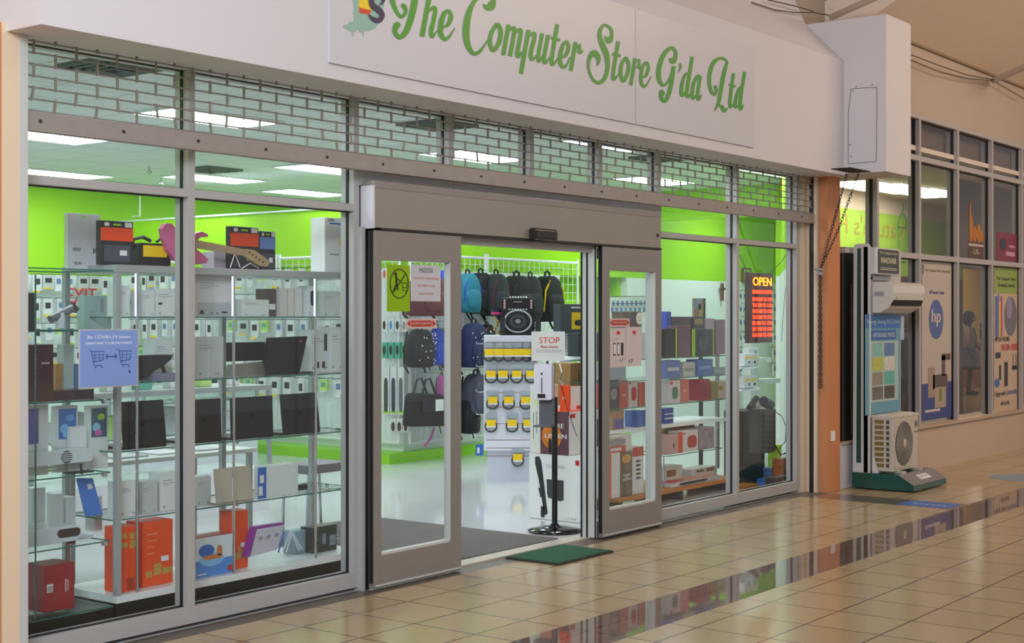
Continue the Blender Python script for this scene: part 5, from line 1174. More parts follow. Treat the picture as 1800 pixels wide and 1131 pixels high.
rows(1, 11.64, 5.35, 9.3, .2, (2.15, 1.85, 1.55, 1.2, .88), 'side partition wall', 'packs on the side partition')
# narrow fittings with phone cases and straps next to the entrance view (side partition near its corner)
def sidebox(name, lb, cat, px0, px1, pt_, pb_, xx, th, mt, grp=None):
    a = PX(px0, (pt_ + pb_) / 2, xx); b = PX(px1, (pt_ + pb_) / 2, xx); z1 = PX((px0 + px1) / 2, pt_, xx).z; z0 = PX((px0 + px1) / 2, pb_, xx).z
    return carton(name, lb, cat, xx, xx + th, b.y, a.y, z0, z1, mt, grp)
for k in range(4):
    o = sidebox('ring_pack', 'teal package with dark ring, row near the corner, %s from the left' % ('first', 'second', 'third', 'fourth')[k], 'package', 671 + k * 11.5, 680 + k * 11.5, 602, 630, 11.654, .03, mat('ring_teal', '#4cb090', .4), 'teal ring packages'); blob(o, 'l', .5, .5, .3, .3, dark, 'ring')
for k in range(4):
    o = sidebox('watch_pack', 'white watch package in the row above the teal packages, %s from the left' % ('first', 'second', 'third', 'fourth')[k], 'package', 671 + k * 11.5, 681 + k * 11.5, 560, 584, 11.654, .03, wcard, 'white watch packages'); blob(o, 'l', .45, .5, .25, .32, (dark, mat('watch_blue', '#3c8cc8', .4), dark, grey)[k], 'watch_face')
for k in range(3):
    o = sidebox('strap_pack', 'long white pack with dark strap, %s in the row below the teal packages' % ('left one', 'middle one', 'right one')[k], 'package', 673 + k * 13, 684 + k * 13, 646, 730, 11.654, .03, wcard, 'long strap packages'); blob(o, 'l', .5, .42, .32, .36, (mat('strap_green', '#34403c', .5), mat('strap_navy', '#2c3450', .5), mat('strap_grey', '#5c6470', .5))[k], 'strap', p=4); deco(o, 'l', [(.1, .9, .03, .1)], green_w, 'green_foot')
for k in range(3):
    o = sidebox('cable_card', 'small white card with brown oval item, %s above the green plinth' % ('left', 'centre', 'right')[k], 'package', 686 + k * 11, 696 + k * 11, 736, 760, 11.654, .03, wcard); blob(o, 'l', .5, .4, .35, .35, mat('brown_oval', '#4c3a30', .4), 'oval')
o = sidebox('orange_pack', 'white pack with orange shape beside the yellow-green door sign', 'package', 671, 679, 472, 492, 11.654, .03, wcard); blob(o, 'l', .6, .5, .25, .35, orange, 'orange_shape')
# EXIT lettering panel on the back wall
a = P(129, 514, 9.7); q = M(); text(q, 'EXIT', (P(144, 533, 9.7).x, 9.70, P(144, 533, 9.7).z), U, V, .44, .19, bold=.006); o = q.build('exit_letters', mat('exit_red', '#b42840', .5), label='red EXIT letters seen through the far left showcase', cat='sign')
# conduit and camera on the green partition
q = M(); q.tube([PX(246, 345, 11.72), PX(246, 380, 11.72), PX(233, 381, 11.72)], .011, 6); q.build('conduit', white_w, label='white angled conduit high on the green wall', cat='pipe')

# glass counters in the middle of the shop
def counter(lb, x0, x1, y0, y1, h):
    t = thing('glass_counter', ((x0 + x1) / 2, (y0 + y1) / 2, 0), lb, 'counter')
    q = M(); q.box(x0, x1, y0, y1, h - .04, h); q.build('top_frame', alu_c, t); q = M(); q.box(x0 + .01, x1 - .01, y0 + .01, y1 - .01, 0, .35); q.build('base', white, t)
    for x in (x0, x1 - .03):
        for y in (y0, y1 - .03): q = M(); q.box(x, x + .03, y, y + .03, .35, h - .04); q.build('post', alu_c, t)
    q = M(); q.box(x0 + .03, x1 - .03, y0 + .005, y0 + .01, .35, h - .04); q.build('front_pane', g_shelf, t)
    shelf('shelf', x0 + .03, x1 - .03, y0 + .02, y1 - .02, .68, t); return t
counter('grey topped glass sales counter in the middle of the shop, behind the laptops', 5.9, X(478, 3.0), 3.0, 3.6, 1.03)
counter('far glass counter along the partition, seen behind the silver laptop', 9.4, 11.0, 6.2, 6.8, 1.0)
for k in range(7):
    x = 6.05 + k * .28; carton('carton', 'white carton inside the middle sales counter, on its shelf', 'box', x, x + .2, 3.15, 3.35, .682, .682 + (.14, .2, .16)[k % 3], (wcard, gcard, mat('pack_lime', '#b8d878', .5))[k % 3], 'cartons inside the sales counter')
for k in range(7):
    x = 6.1 + k * .3; o = carton('small_box', 'little boxed accessory on top of the middle sales counter', 'box', x, x + .12, 3.2, 3.3, 1.031, 1.031 + (.1, .16, .12, .2)[k % 4], (wcard, mat('pack_lime', '#b8d878', .5), wcard, mat('pack_teal', '#58a890', .5))[k % 4], 'accessories on the sales counter')
t = thing('display_table', (X(400, 1.2), 1.2, 0), 'low white display table with papers behind the left cabinet', 'table'); tx0, tx1 = 4.8, X(452, 1.0)
q = M(); q.box(tx0, tx1, 1.0, 1.6, .74, .765); q.build('table_top', mat('table_white', '#d8dcd8', .3), t)
for x in (tx0 + .02, tx1 - .05):
    for y in (1.02, 1.55): q = M(); q.box(x, x + .03, y, y + .03, 0, .74); q.build('leg', alu_c, t)
for k in range(4): carton('paper_stack', 'stack of white papers on the low display table', 'paper', tx0 + .1 + k * .3, tx0 + .32 + k * .3, 1.1, 1.4, .766, .775, (paper, gcard)[k % 2], 'papers on the low display table', 0)
t = thing('chrome_stool', (X(552, 1.5), 1.5, 0), 'grey seated stool with bent chrome legs behind the right end of the cabinet', 'stool'); sx = X(552, 1.5)
q = M(); q.rbox(sx - .2, sx + .2, 1.35, 1.65, .5, .56, .04, 4, 'z'); q.build('seat', mat('seat_grey', '#7c7880', .6), t)
for yy in (1.38, 1.62): q = M(); q.tube([(sx - .17, yy, .5), (sx - .19, yy, .06), (sx - .15, yy, .012), (sx + .15, yy, .012), (sx + .19, yy, .06), (sx + .17, yy, .5)], .011, 8); q.build('leg', chrome, t)

# backpacks and bags
NB = [0]
def backpack(lb, pxc, ptop, pbot, wpx, Yb, mt, trim=None, pocket=True, grp=None, dots=False, straps=True):
    Yb -= .1 * ((NB[0] + 1) % 2); NB[0] += 1; wpx *= 1.03; x = X(pxc, Yb); z1 = Z(pxc, ptop, Yb); z0 = Z(pxc, pbot, Yb); w = (X(pxc + wpx / 2, Yb) - X(pxc - wpx / 2, Yb)); h = z1 - z0
    t = thing('backpack', (x, Yb, z0), lb, 'bag', grp)
    q = M(); n = 20; prof = [(0, .72), (.04, .92), (.15, 1.0), (.45, .98), (.7, .9), (.86, .74), (.95, .5), (1.0, .2)]
    vs = []; fs = []
    for f, s in prof:
        for k in range(n):
            a = 2 * math.pi * k / n; e = 2 / 3.0
            cx_ = math.copysign(abs(math.cos(a)) ** e, math.cos(a)); cy_ = math.copysign(abs(math.sin(a)) ** e, math.sin(a))
            vs.append((x + w * .5 * s * cx_, Yb + w * .3 * (.6 + .4 * s) * cy_, z0 + h * .9 * f))
    m_ = len(prof)
    for i in range(m_ - 1):
        for k in range(n): fs.append((i * n + k, i * n + (k + 1) % n, (i + 1) * n + (k + 1) % n, (i + 1) * n + k))
    fs += [tuple(range(n - 1, -1, -1)), tuple(range((m_ - 1) * n, m_ * n))]
    q.add(vs, fs); q.build('body', mt, t, smooth=True)
    if pocket: q = M(); q.ball((x - w * .02, Yb - w * .25, z0 + h * .3), w * .36, w * .12, h * .24, 16, 8, 3); q.build('front_pocket', mt, t, smooth=True)
    q = M(); q.tube([(x - w * .1, Yb, z0 + h * .86), (x - w * .09, Yb, z0 + h * .97), (x, Yb, z0 + h), (x + w * .09, Yb, z0 + h * .97), (x + w * .1, Yb, z0 + h * .86)], w * .03, 8); q.build('top_handle', ink, t)
    if straps:
        q = M()
        for s in (-1, 1): q.tube([(x + s * w * .22, Yb + w * .3, z0 + h * .85), (x + s * w * .3, Yb + w * .36, z0 + h * .4), (x + s * w * .42, Yb + w * .25, z0 + .02), (x + s * w * .38, Yb + w * .1, z0 - h * .14)], w * .03, 6)
        q.build('shoulder_strap', ink, t)
    q = M(); q.tube([(x, Yb - .02, z1 + .012), (x, Yb - .02, z1 - .004), (x, Yb + .02, z1 - .006), (x, 4.63, z1 - .006)], .005, 6); q.build('hook', chrome, t)
    q = M(); q.tube([(x - w * .42, Yb - w * .2, z0 + h * .2), (x - w * .4, Yb - w * .24, z0 + h * .6), (x - w * .2, Yb - w * .22, z0 + h * .8), (x + w * .1, Yb - w * .22, z0 + h * .83), (x + w * .36, Yb - w * .24, z0 + h * .62), (x + w * .42, Yb - w * .2, z0 + h * .2)], w * (.022 if trim else .012), 6); q.build('zip_trim', trim or mat('zip_dark', '#34363c', .5), t)
    if dots:
        q = M(); r_ = random.Random(pxc)
        for k in range(22): 
            a = r_.uniform(-1.1, 1.1); q.ball((x + w * .48 * math.sin(a), Yb - w * (.37 if pocket else .3) * (.55 + .45 * math.cos(a)), z0 + h * r_.uniform(.08, .85)), .008, .005, .008, 8, 6)
        q.build('white_dots', white, t, smooth=True)
    return t
bk = mat('backpack_black', '#131419', .75, 0, .2, 25, bump=.3); bk2 = mat('backpack_charcoal', '#23262c', .75, 0, .2, 25, bump=.3)
nv = mat('backpack_navy', '#16214c', .75, 0, .15, 25); tl = mat('backpack_teal', '#1c6e84', .7, 0, .1, 25); rb = mat('backpack_royal', '#2440b0', .6, 0, .1, 25); mr = mat('backpack_maroon', '#5c2028', .7, 0, .15, 25)
YBk = 4.42
backpack('maroon backpack with grey tag, seen through the left door glass under the NOTICE paper', 752, 478, 556, 58, YBk, mr)
backpack('bright blue backpack at the right edge of the left door glass, top row', 784, 470, 520, 26, YBk - .05, rb)
backpack('teal and blue backpack hanging at the left edge of the open doorway', 822, 474, 550, 34, YBk, tl, rb)
backpack('plain black backpack with small silver tag, right of the teal one', 845, 472, 552, 34, YBk, bk)
backpack('black backpack with a rounded side pocket, third in the doorway top row', 872, 474, 556, 34, YBk, bk2, mr)
backpack('glossy wrapped black backpack directly behind the boombox', 908, 477, 560, 44, YBk - .05, bk)
backpack('black backpack half hidden behind the yellow trimmed one', 932, 478, 560, 30, YBk, bk2)
backpack('black backpack with curved yellow trim, rightmost in the top row', 962, 477, 566, 40, YBk - .05, bk, yellow)
backpack('navy backpack with white dots in the middle row of the doorway', 833, 560, 646, 38, YBk - .1, nv, dots=True)
backpack('dark backpack with orange stripes behind the gondola, middle row', 856, 566, 612, 22, YBk, bk2, orange, False)
backpack('black backpack with white dots behind the red door sticker', 738, 572, 646, 38, YBk, bk, dots=True)
backpack('royal blue slim backpack behind the right part of the left door glass', 768, 570, 642, 22, YBk - .05, rb)
backpack('maroon backpack at the right edge of the left door glass, middle row', 787, 564, 648, 16, YBk, mr)
backpack('grey-violet backpack in the bottom row beside the gondola', 836, 650, 728, 36, YBk - .1, mat('backpack_grey', '#4a4c60', .75, 0, .15, 25))
backpack('black backpack with small buckle low beside the gondola', 826, 690, 762, 26, YBk, bk)
backpack('tall black bag at the right edge of the left door glass, bottom row', 786, 650, 748, 20, YBk, bk, None, False)
backpack('pink small backpack half hidden behind the duffel bag', 776, 655, 704, 14, YBk + .02, mat('backpack_pink', '#a4508c', .7), None, False)
t = thing('duffel_bag', (X(745, YBk - .1), YBk - .1, Z(745, 750, YBk - .1)), 'black laptop carry bag with white tag, bottom row behind the left door', 'bag')
Y = YBk - .1; q = M(); q.prism([g for g in [(X(716, Y), Z(716, 750, Y)), (X(776, Y), Z(776, 749, Y)), (X(774, Y), Z(774, 700, Y)), (X(770, Y), Z(770, 693, Y)), (X(726, Y), Z(726, 691, Y)), (X(720, Y), Z(720, 698, Y))]], 'y', Y - .08, Y + .08); q.build('body', bk, t, bevel=.02)
q = M()
for a in (733, 748): q.tube([P(a - 6, 694, Y - .05), P(a, 668, Y - .05), P(a + 8, 666, Y - .05), P(a + 18, 694, Y - .05)], .012, 8)
q.build('handle', ink, t); q = M(); a = P(766, 703, Y - .1); b = P(780, 722, Y - .1); q.box(a.x, b.x, Y - .1, Y - .097, b.z, a.z); q.build('white_tag', paper, t)
q = M(); q.box(X(742, Y - .085), X(768, Y - .085), Y - .095, Y - .08, Z(755, 724, Y), Z(755, 700, Y)); q.build('front_pocket', bk2, t, bevel=.005)
q = M(); q.tube([P(763, 752, Y), P(758, 770, Y), P(746, 785, Y)], .014, 6); q.build('pink_strap', mat('backpack_pink', '#a4508c', .7), label='thin pink strap hanging down below the black laptop carry bag', cat='strap')

# slatwall gondola with cable packs, turned towards the entrance
GA = R(-52); GT = 13.7; d_ = ray(898, 556); F = Vector((GT * d_[0], CAM_Y + GT * d_[1], 0))
gz = lambda py: CAM_H + GT * (HY - py) / FPX
gu = lambda px: (px - 898) * GT / FPX
def gr(q): return q.rot(GA, F)
t = thing('gondola', (F.x, F.y, 0), 'white slatwall display stand full of yellow labelled cable packs, in the doorway', 'display stand')
w2 = .26; fx, fy = F.x, F.y
q = M(); q.box(fx - w2, fx + w2, fy, fy + .42, .30, gz(590)); gr(q).build('slat_body', mat('slat_white', '#dcdce6', .4), t, bevel=.004)
q = M(); q.box(fx - w2 + .03, fx + w2 - .02, fy + .03, fy + .39, 0, .30); gr(q).build('pedestal', mat('pedestal_white', '#c6cad6', .4), t)
q = M()
for py in (602, 631, 660, 690, 716, 745, 774, 788, 802): q.box(fx - w2 + .02, fx + w2 - .02, fy - .0015, fy + .001, gz(py) - .003, gz(py) + .003)
gr(q).build('groove', mat('groove_brown', '#7c4c44', .5), t)
q = M()
for py in (605, 645, 690, 730): q.tube([(fx - w2, fy + .1, gz(py)), (fx - w2 - .07, fy + .1, gz(py)), (fx - w2 - .075, fy + .1, gz(py) + .02)], .005, 6)
gr(q).build('side_hook', chrome, t)
def cable_pack(lb, px, py, grp, w=.15, h=.19):
    x = fx + gu(px); z = gz(py); Yc = fy - .02; c0 = Matrix.Rotation(GA, 4, 'Z') @ Vector((gu(px), -.02, 0)) + Vector((fx, fy, z - h / 2))
    t = thing('cable_pack', c0, lb, 'package', grp)
    q = M(); q.rbox(x - w / 2, x + w / 2, Yc - .03, Yc, z - h / 2, z + h / 2, .01, 2); gr(q).build('bag', clearp, t)
    q = M(); q.box(x - w * .42, x + w * .42, Yc - .012, Yc - .011, z + h * .22, z + h * .46); gr(q).build('header_card', mat('pale_card', '#a8b2ba', .5), t)
    q = M(); q.tube([(x + .055 * math.cos(a * math.pi / 10), Yc - .016, z - .035 + .052 * math.sin(a * math.pi / 10)) for a in range(21)], .008, 6); gr(q).build('cable_coil', dark, t)
    q = M(); q.box(x - w * .36, x + w * .36, Yc - .034, Yc - .031, z - .03, z + .03); gr(q).build('yellow_label', mat('label_yellow', '#f0c800', .5), t)
    q = M(); q.box(x - w * .36, x + w * .36, Yc - .0335, Yc - .0315, z - .046, z - .031); gr(q).build('barcode', paper, t)
    return t
cp = None
rn = ('top', 'second', 'third', 'fourth', 'lowest')
for ri, (py, pxs) in enumerate(((619, (860, 877, 894, 910, 926, 940)), (657, (863, 884, 908, 933)), (703, (866, 894, 924)), (743, (863, 900, 928)), (803, (910,)))):
    for j, px in enumerate(pxs):
        g_ = 'cable packs on the gondola, %s row' % rn[ri]
        lb = 'yellow labelled cable pack in the %s row of the white display stand' % rn[ri]
        if cp is None: cp = cable_pack(lb, px, py, g_, .125); cp0 = (px, py)
        else: du = (px - cp0[0]) * GT / FPX; c = inst(cp, math.cos(GA) * du, math.sin(GA) * du, gz(py) - gz(cp0[1]), lb, g_)
for k, (py, lb) in enumerate(((606, 'highest'), (646, 'second'), (690, 'third'), (735, 'lowest'))):
    q = M(); q.rbox(fx - w2 - .07, fx - w2 - .03, fy + .04, fy + .16, gz(py) - .2, gz(py) - .005, .01, 2); gr(q).build('side_pack', clearp, label='clear blister pack on the left side of the white display stand, %s one' % lb, cat='package')
q = M(); q.box(fx - w2 - .08, fx - w2 - .005, fy, fy + .1, gz(801), gz(783)); o = gr(q).build('blue_box', blue, label='small blue and white box on the lowest left side of the display stand', cat='box')
q = M(); q.box(fx - w2 - .065, fx - w2 - .04, fy - .003, fy - .0005, gz(797), gz(787)); gr(q).build('label', paper, o)
TG = gz(590)
Yg = fy + .05; t = thing('boombox', (F.x, F.y, TG), 'black tower karaoke speaker with round white ringed woofer on the display stand', 'speaker')
x0, x1 = fx + gu(881), fx + gu(940); z1 = gz(524); w = x1 - x0; h = z1 - TG - .001
q = M(); q.rbox(x0, x1, Yg, Yg + .24, TG + .001, z1, .025, 4); gr(q).build('cabinet', mat('boombox_black', '#0f1013', .3), t, bevel=.004)
cx_, cz_ = (x0 + x1) / 2, TG + h * .38
for i_, (r_, m_, d_) in enumerate(((.138, mat('woofer_ring', '#b8bac4', .3), .004), (.124, black, .006), (.085, mat('woofer_grey', '#3c3e48', .4), .009), (.05, black, .012), (.028, mat('woofer_cap', '#8c8e98', .3), .02))):
    q = M(); q.lathe(0, 0, [(r_, 0), (r_ * .96, d_), (0.001, d_)], 32); q.v = [(cx_ + a, Yg - .0005 - c, cz_ + b * .82) for a, b, c in q.v]; gr(q).build('woofer_' + ('ring', 'surround', 'cone', 'dish', 'cap')[i_], m_, t)
q = M(); q.box(x0 + w * .2, x1 - w * .2, Yg - .004, Yg, TG + h * .74, z1 - h * .07); gr(q).build('display_panel', mat('display_grey', '#1c1e20', .15), t)
q = M(); [q.box(x0 + w * (.22 + .085 * k), x0 + w * (.27 + .085 * k), Yg - .006, Yg, TG + h * .69, TG + h * .715) for k in range(7)]; gr(q).build('button_row', paper, t)
for x in (x0 + w * .1, x1 - w * .1):
    for z_ in (.93, .86, .80, .74): q = M(); q.ball((x, Yg - .003, TG + h * z_), .011, .006, .011, 8, 6); gr(q).build('knob', mat('knob_pink', '#c8a0a4', .4), t)
q = M(); [q.box(x0 + w * (.25 + .08 * k), x0 + w * (.3 + .08 * k), Yg + .02, Yg + .06, z1, z1 + .018) for k in range(7)]; gr(q).build('top_button', paper, t)
q = M(); q.box(cx_ - .04, cx_ + .04, Yg - .0055, Yg - .0045, z1 - h * .11, z1 - h * .1); gr(q).build('lettering', paper, t)
jx = fx + gu(873); jy = fy + .1; t = thing('clear_jar', (F.x, F.y, TG), 'clear cylinder tub with pink lid band beside the karaoke speaker', 'jar')
q = M(); q.cyl((jx, jy, TG + .001), (jx, jy, TG + .20), .05, n=24); gr(q).build('tub', clearp, t); q = M(); q.cyl((jx, jy, TG + .205), (jx, jy, TG + .225), .052, n=24); gr(q).build('pink_band', mat('hot_pink', '#d8347c', .4), t); q = M(); q.cyl((jx, jy, TG + .225), (jx, jy, TG + .255), .05, n=24); gr(q).build('lid', mat('lid_navy', '#1c2038', .3), t)
q = M(); [q.ball((jx + .02 * math.cos(k * 2.4), jy + .02 * math.sin(k * 2.4), TG + .03 + .035 * k), .018, .018, .018, 8, 6) for k in range(5)]; gr(q).build('contents', mat('jar_mix', '#b4963c', .5, 0, .5, 30), t)
for a_, b_, c_, lb in ((879, 888, 558, 'left'), (941, 951, 557, 'right')):
    q = M(); q.box(fx + gu(a_), fx + gu(b_), fy + .005, fy + .045, TG + .001, gz(c_)); gr(q).build('small_speaker', dark, label='small dark box speaker %s of the karaoke speaker base' % lb, cat='speaker')

# sanitiser stand in the doorway
c = G(975, 935); sx, sy = c.x, c.y
t = thing('sanitizer_stand', (sx, sy, 0), 'black pole stand with round base and white sanitizer dispenser in the doorway', 'stand')
q = M(); q.lathe(sx, sy, [(.001, 0), (.195, 0), (.2, .008), (.195, .016), (.12, .034), (.04, .045), (.03, .06), (.001, .06)], 40); q.build('base', mat('base_black', '#08080a', .12), t, smooth=True)
q = M(); q.cyl((sx, sy, .05), (sx, sy, 1.0), .021, n=18); q.build('pole', black, t)
HA = R(-66); off = Vector((-.033, .043, 0))
def hr(q, a=HA): q.rot(a, (sx, sy, 0)); q.v = [(x + off.x, y + off.y, z) for x, y, z in q.v]; return q
TS = Vector((sx, sy + .0, 0)).length; dz = lambda py: CAM_H + 10.5 * (HY - py) / FPX
q = M(); q.box(sx - .055, sx + .06, sy - .035, sy - .015, dz(750), dz(640)); q.box(sx - .075, sx + .055, sy - .15, sy - .02, dz(750), dz(747)); hr(q).build('holder_plate', mat('holder_grey', '#5c5e64', .4), t)
q = M(); q.rbox(sx - .075, sx + .06, sy - .13, sy - .036, dz(703), dz(640), .02, 4); hr(q).build('dispenser', mat('dispenser_white', '#dcdae8', .3), t, bevel=.006)
q = M(); q.box(sx - .018, sx - .012, sy - .135, sy - .129, dz(690), dz(664)); q.prism([(sx - .025, dz(655)), (sx - .005, dz(655)), (sx - .015, dz(660))], 'y', sy - .135, sy - .129); hr(q).build('marking', ink, t); q = M(); q.box(sx - .045, sx + .012, sy - .136, sy - .129, dz(699), dz(692)); hr(q).build('sensor_window', black, t)
q = M(); q.box(sx - .118, sx + .13, sy - .05, sy - .046, dz(635), dz(583)); o = hr(q, R(-54)).build('stop_sign', mat('sheet_white', '#d6d8d4', .3), label='white STOP please sanitize sheet above the dispenser', cat='sign')
q = M(); q.box(sx - .01, sx + .01, sy - .046, sy - .03, dz(645), dz(600)); hr(q, R(-54)).build('sheet_bracket', black, t)
def hw(s_, u, z_, w_, h_, m_, nm): q = M(); text(q, s_, (sx + u, sy - .0515, z_), U, V, w_, h_, bold=.001); hr(q, R(-54)).build(nm, m_, o)
hw('STOP', .015, dz(604), .15, .045, mat('stop_red', '#cc4a28', .5), 'stop_lettering'); hw('Please Sanitize', .015, dz(612), .13, .018, rink, 'red_lettering'); hw('before entering the store and before leaving', .01, dz(617), .2, .008, grey, 'small_lettering'); hw('thank you for keeping everybody safe', .01, dz(620), .18, .008, grey, 'small_lettering')

# cartons stacked right of the entrance (left faces at x = 9.05)
xb = 9.05
def xcart(name, lb, px0, pxc, px1, z0, z1, mt, cat='box', xx=xb, grp=None):
    ya = PX(px0, 700, xx).y; yc = PX(pxc, 700, xx).y; x1 = X(px1, yc); return carton(name, lb, cat, xx, x1, yc, ya, z0, z1, mt, grp)
o = xcart('soundbar_carton', 'big white carton with black soundbar picture at floor level, right of the stand', 930, 1023, 1048, .002, .515, wcard)
shape(o, 'l', [(.12, .95), (.2, .96), (.24, .88), (.36, .1), (.32, .06), (.29, .1), (.19, .6), (.12, .85)], dark, 'soundbar_picture'); shape(o, 'l', [(.34, .62), (.66, .62), (.66, .32), (.6, .3), (.37, .34), (.35, .4)], mat('charcoal2', '#33353a', .5), 'subwoofer_picture'); shape(o, 'l', [(.18, .48), (.21, .48), (.24, .34), (.22, .33)], dark, 'speaker_picture'); shape(o, 'l', [(.23, .2), (.3, .2), (.3, .03), (.23, .03)], dark, 'speaker_picture'); deco(o, 'l', [(.88, .95, .86, .94)], red, 'red_mark'); words(o, 'l', [('SURROUND SOUND', .5, .8, .35, .045), ('1 X BAR', .8, .03, .2, .035)], grey)
o = xcart('party_speaker_carton', 'carton with orange explosion scene and black speaker picture, on the white soundbar carton', 950, 1000, 1053, .517, .855, wcard)
deco(o, 'l', [(0, 1, 0, 1)], mat('scene_dusk', '#5c3a44', .4, 0, .6, 9), 'dusk_scene'); blob(o, 'l', .4, .42, .35, .3, mat('scene_fire', '#d07a24', .4, 0, .5, 20), 'fire', base=.002); words(o, 'l', [('DARE', .55, .62, .55, .1), ('TO', .5, .5, .2, .09), ('LISTEN', .55, .38, .75, .1)], paper, base=.004, bold=.002); blob(o, 'l', .35, .2, .06, .18, ink, 'figure', base=.0045)
blob(o, 'f', .75, .45, .38, .34, dark, 'speaker_picture', p=3); blob(o, 'f', .8, .45, .12, .15, orange, 'glow_mark', base=.003); deco(o, 'f', [(.05, .2, .85, .95)], red, 'red_mark'); deco(o, 't', [(0, 1, 0, 1)], orange, 'orange_top')
o = xcart('orange_carton', 'orange carton on top of the explosion picture carton, left one', 984, 1000, 1002, .860, 1.062, orange); words(o, 'l', [('JBL', .5, .45, .4, .12)], paper, bold=.001)
o = xcart('orange_carton', 'white and orange carton on top of the explosion picture carton, right one', 1002, 1003, 1052, .860, 1.045, orange, xx=9.2); deco(o, 'f', [(0, .55, 0, 1)], paper, 'white_panel'); deco(o, 'f', [(.2, .4, .02, .16)], red, 'red_mark', base=.002)
o = carton('tall_carton', 'tall narrow white carton with small print standing left of the explosion carton', 'box', 9.055, 9.3, .872, .972, .517, PX(942, 678, 9.05).z, mat('ivory_card', '#d4d6cc', .45)); deco(o, 'l', [(.3, .4, .2, .6), (.6, .7, .3, .62)], grey, 'print'); deco(o, 'l', [(.3, .8, .7, .88)], mat('pale_lime', '#ccd4b0', .5), 'pale_square')
# white shelf gondola and boxes behind them
YS = 1.5; t = thing('white_gondola', (X(1015, YS), YS + .2, 0), 'white wire-backed shelf unit just right of the open doorway', 'shelf')
x0, x1 = X(984, YS + .3), X(1056, YS)
q = M(); q.box(x0, x1, YS + .3, YS + .34, 0, 1.44); q.build('back_panel', white_w, t); q = M(); q.box(x0, x1, YS, YS + .3, 1.20, 1.235); q.build('shelf', white_w, t); q = M(); q.box(x0, x1, YS, YS + .3, .0, .1); q.build('base', white_w, t)
q = M(); [q.box(x0, x1, YS + .297, YS + .3, 1.24 + .03 * k, 1.243 + .03 * k) for k in range(7)]; q.build('wire_lines', grey, t)
o = carton('router_carton', 'grey carton with yellow router picture at the right of the doorway, highest box', 'box', X(985, 1.72), X(1046, 1.72), 1.72, 1.8, 1.442, Z(1005, 535, 1.72), mat('router_grey', '#3c444c', .4)); deco(o, 'f', [(.32, .95, .14, .72)], yellow, 'yellow_panel'); blob(o, 'f', .6, .36, .2, .1, dark, 'router_picture', base=.002, p=4); deco(o, 'f', [(.3, .6, .86, .91)], paper, 'maker_name')
o = carton('dark_carton', 'dark narrow carton standing on the white shelf below the router carton', 'box', X(1017, YS), X(1040, YS), YS, YS + .12, 1.237, Z(1020, 586, YS), mat('slate_dark', '#30363c', .4)); deco(o, 'f', [(.1, .9, .1 + .2 * k, .12 + .2 * k) for k in range(4)], grey, 'lines')
o = carton('brown_carton', 'brown carton with black vertical lettering under the white shelf', 'box', X(1003, YS - .3), X(1024, YS - .3), YS - .3, YS - .1, 1.0 - .166, 1.198, mat('kraft', '#8c6a3c', .6)); p0_, u_, v_, w_, h_, n_ = frame_of(o, 'f'); q = M(); text(q, 'LENOVO', p0_ + u_ * w_ * .6 + v_ * h_ * .5 + n_ * .002, -V, U, h_ * .6, w_ * .2); q.build('lettering', ink, o)
q = M(); q.box(X(1003, YS + .3), X(1030, YS - .3), YS - .32, YS + .3, .80, .832); q.build('bracket_shelf', white_w, label='white shelf board under the brown carton with vertical lettering', cat='shelf')
q = M(); q.tube([PX(983, 640, 9.6), PX(987, 655, 9.6), PX(983, 668, 9.6), PX(990, 676, 9.6)], .008, 6); q.build('hanging_hook_pack', chrome, label='curled metal hook pack hanging beside the sanitizer dispenser', cat='package')
q = M(); q.tube([PX(986, 678, 9.04), PX(996, 715, 9.04), PX(1006, 745, 9.03), PX(1014, 768, 9.03)], .003, 5); q.build('black_cable', ink, label='thin black cable running down over the explosion picture carton', cat='cable')
# ============================================================ 7. RIGHT WINDOW DISPLAY
YS2 = .70
PEG_Y = 4.62
rx0, rx1 = X(1062, YS2), 11.75
t = thing('window_shelf_unit', ((rx0 + rx1) / 2, YS2 + .2, 0), 'long white shelf unit with glass upper shelves behind the right windows', 'shelf')
zl = [.655, .83, 1.055, 1.235]
q = M(); q.box(rx0, rx1, YS2, YS2 + .4, zl[0] - .03, zl[0]); q.build('shelf_board', white_w, t)
for z in zl[1:]: shelf('glass_shelf', rx0, rx1, YS2, YS2 + .35, z, t)
for px in (1064, 1150, 1233, 1262): x = X(px, YS2 + .36); q = M(); q.box(x, x + .03, YS2 + .36, YS2 + .39, .115, 1.5); q.build('post', alu_d if px != 1233 else dark, t)
q = M(); q.box(rx0, rx1, YS2 - .15, YS2 + .4, .085, .115); q.build('low_deck', mat('wood_deck', '#b06a20', .4, 0, .2, 10), t)
q = M(); [q.box(x, x + .04, YS2 - .12, YS2 + .36, 0, .085) for x in (rx0 + .05, (rx0 + rx1) / 2, rx1 - .1)]; q.build('deck_foot', dark, t)
RY = YS2 + .03
def rb_(name, lb, a, b, c, z, mt, Yo=0, dep=.12, cat='box', grp=None): return stand_on(name, lb, cat, a, b, c, z + .001, RY + Yo, dep, mt, grp)
jw = mat('jbl_white', '#cfcac6', .4); jr = mat('jbl_red', '#c0483c', .4)
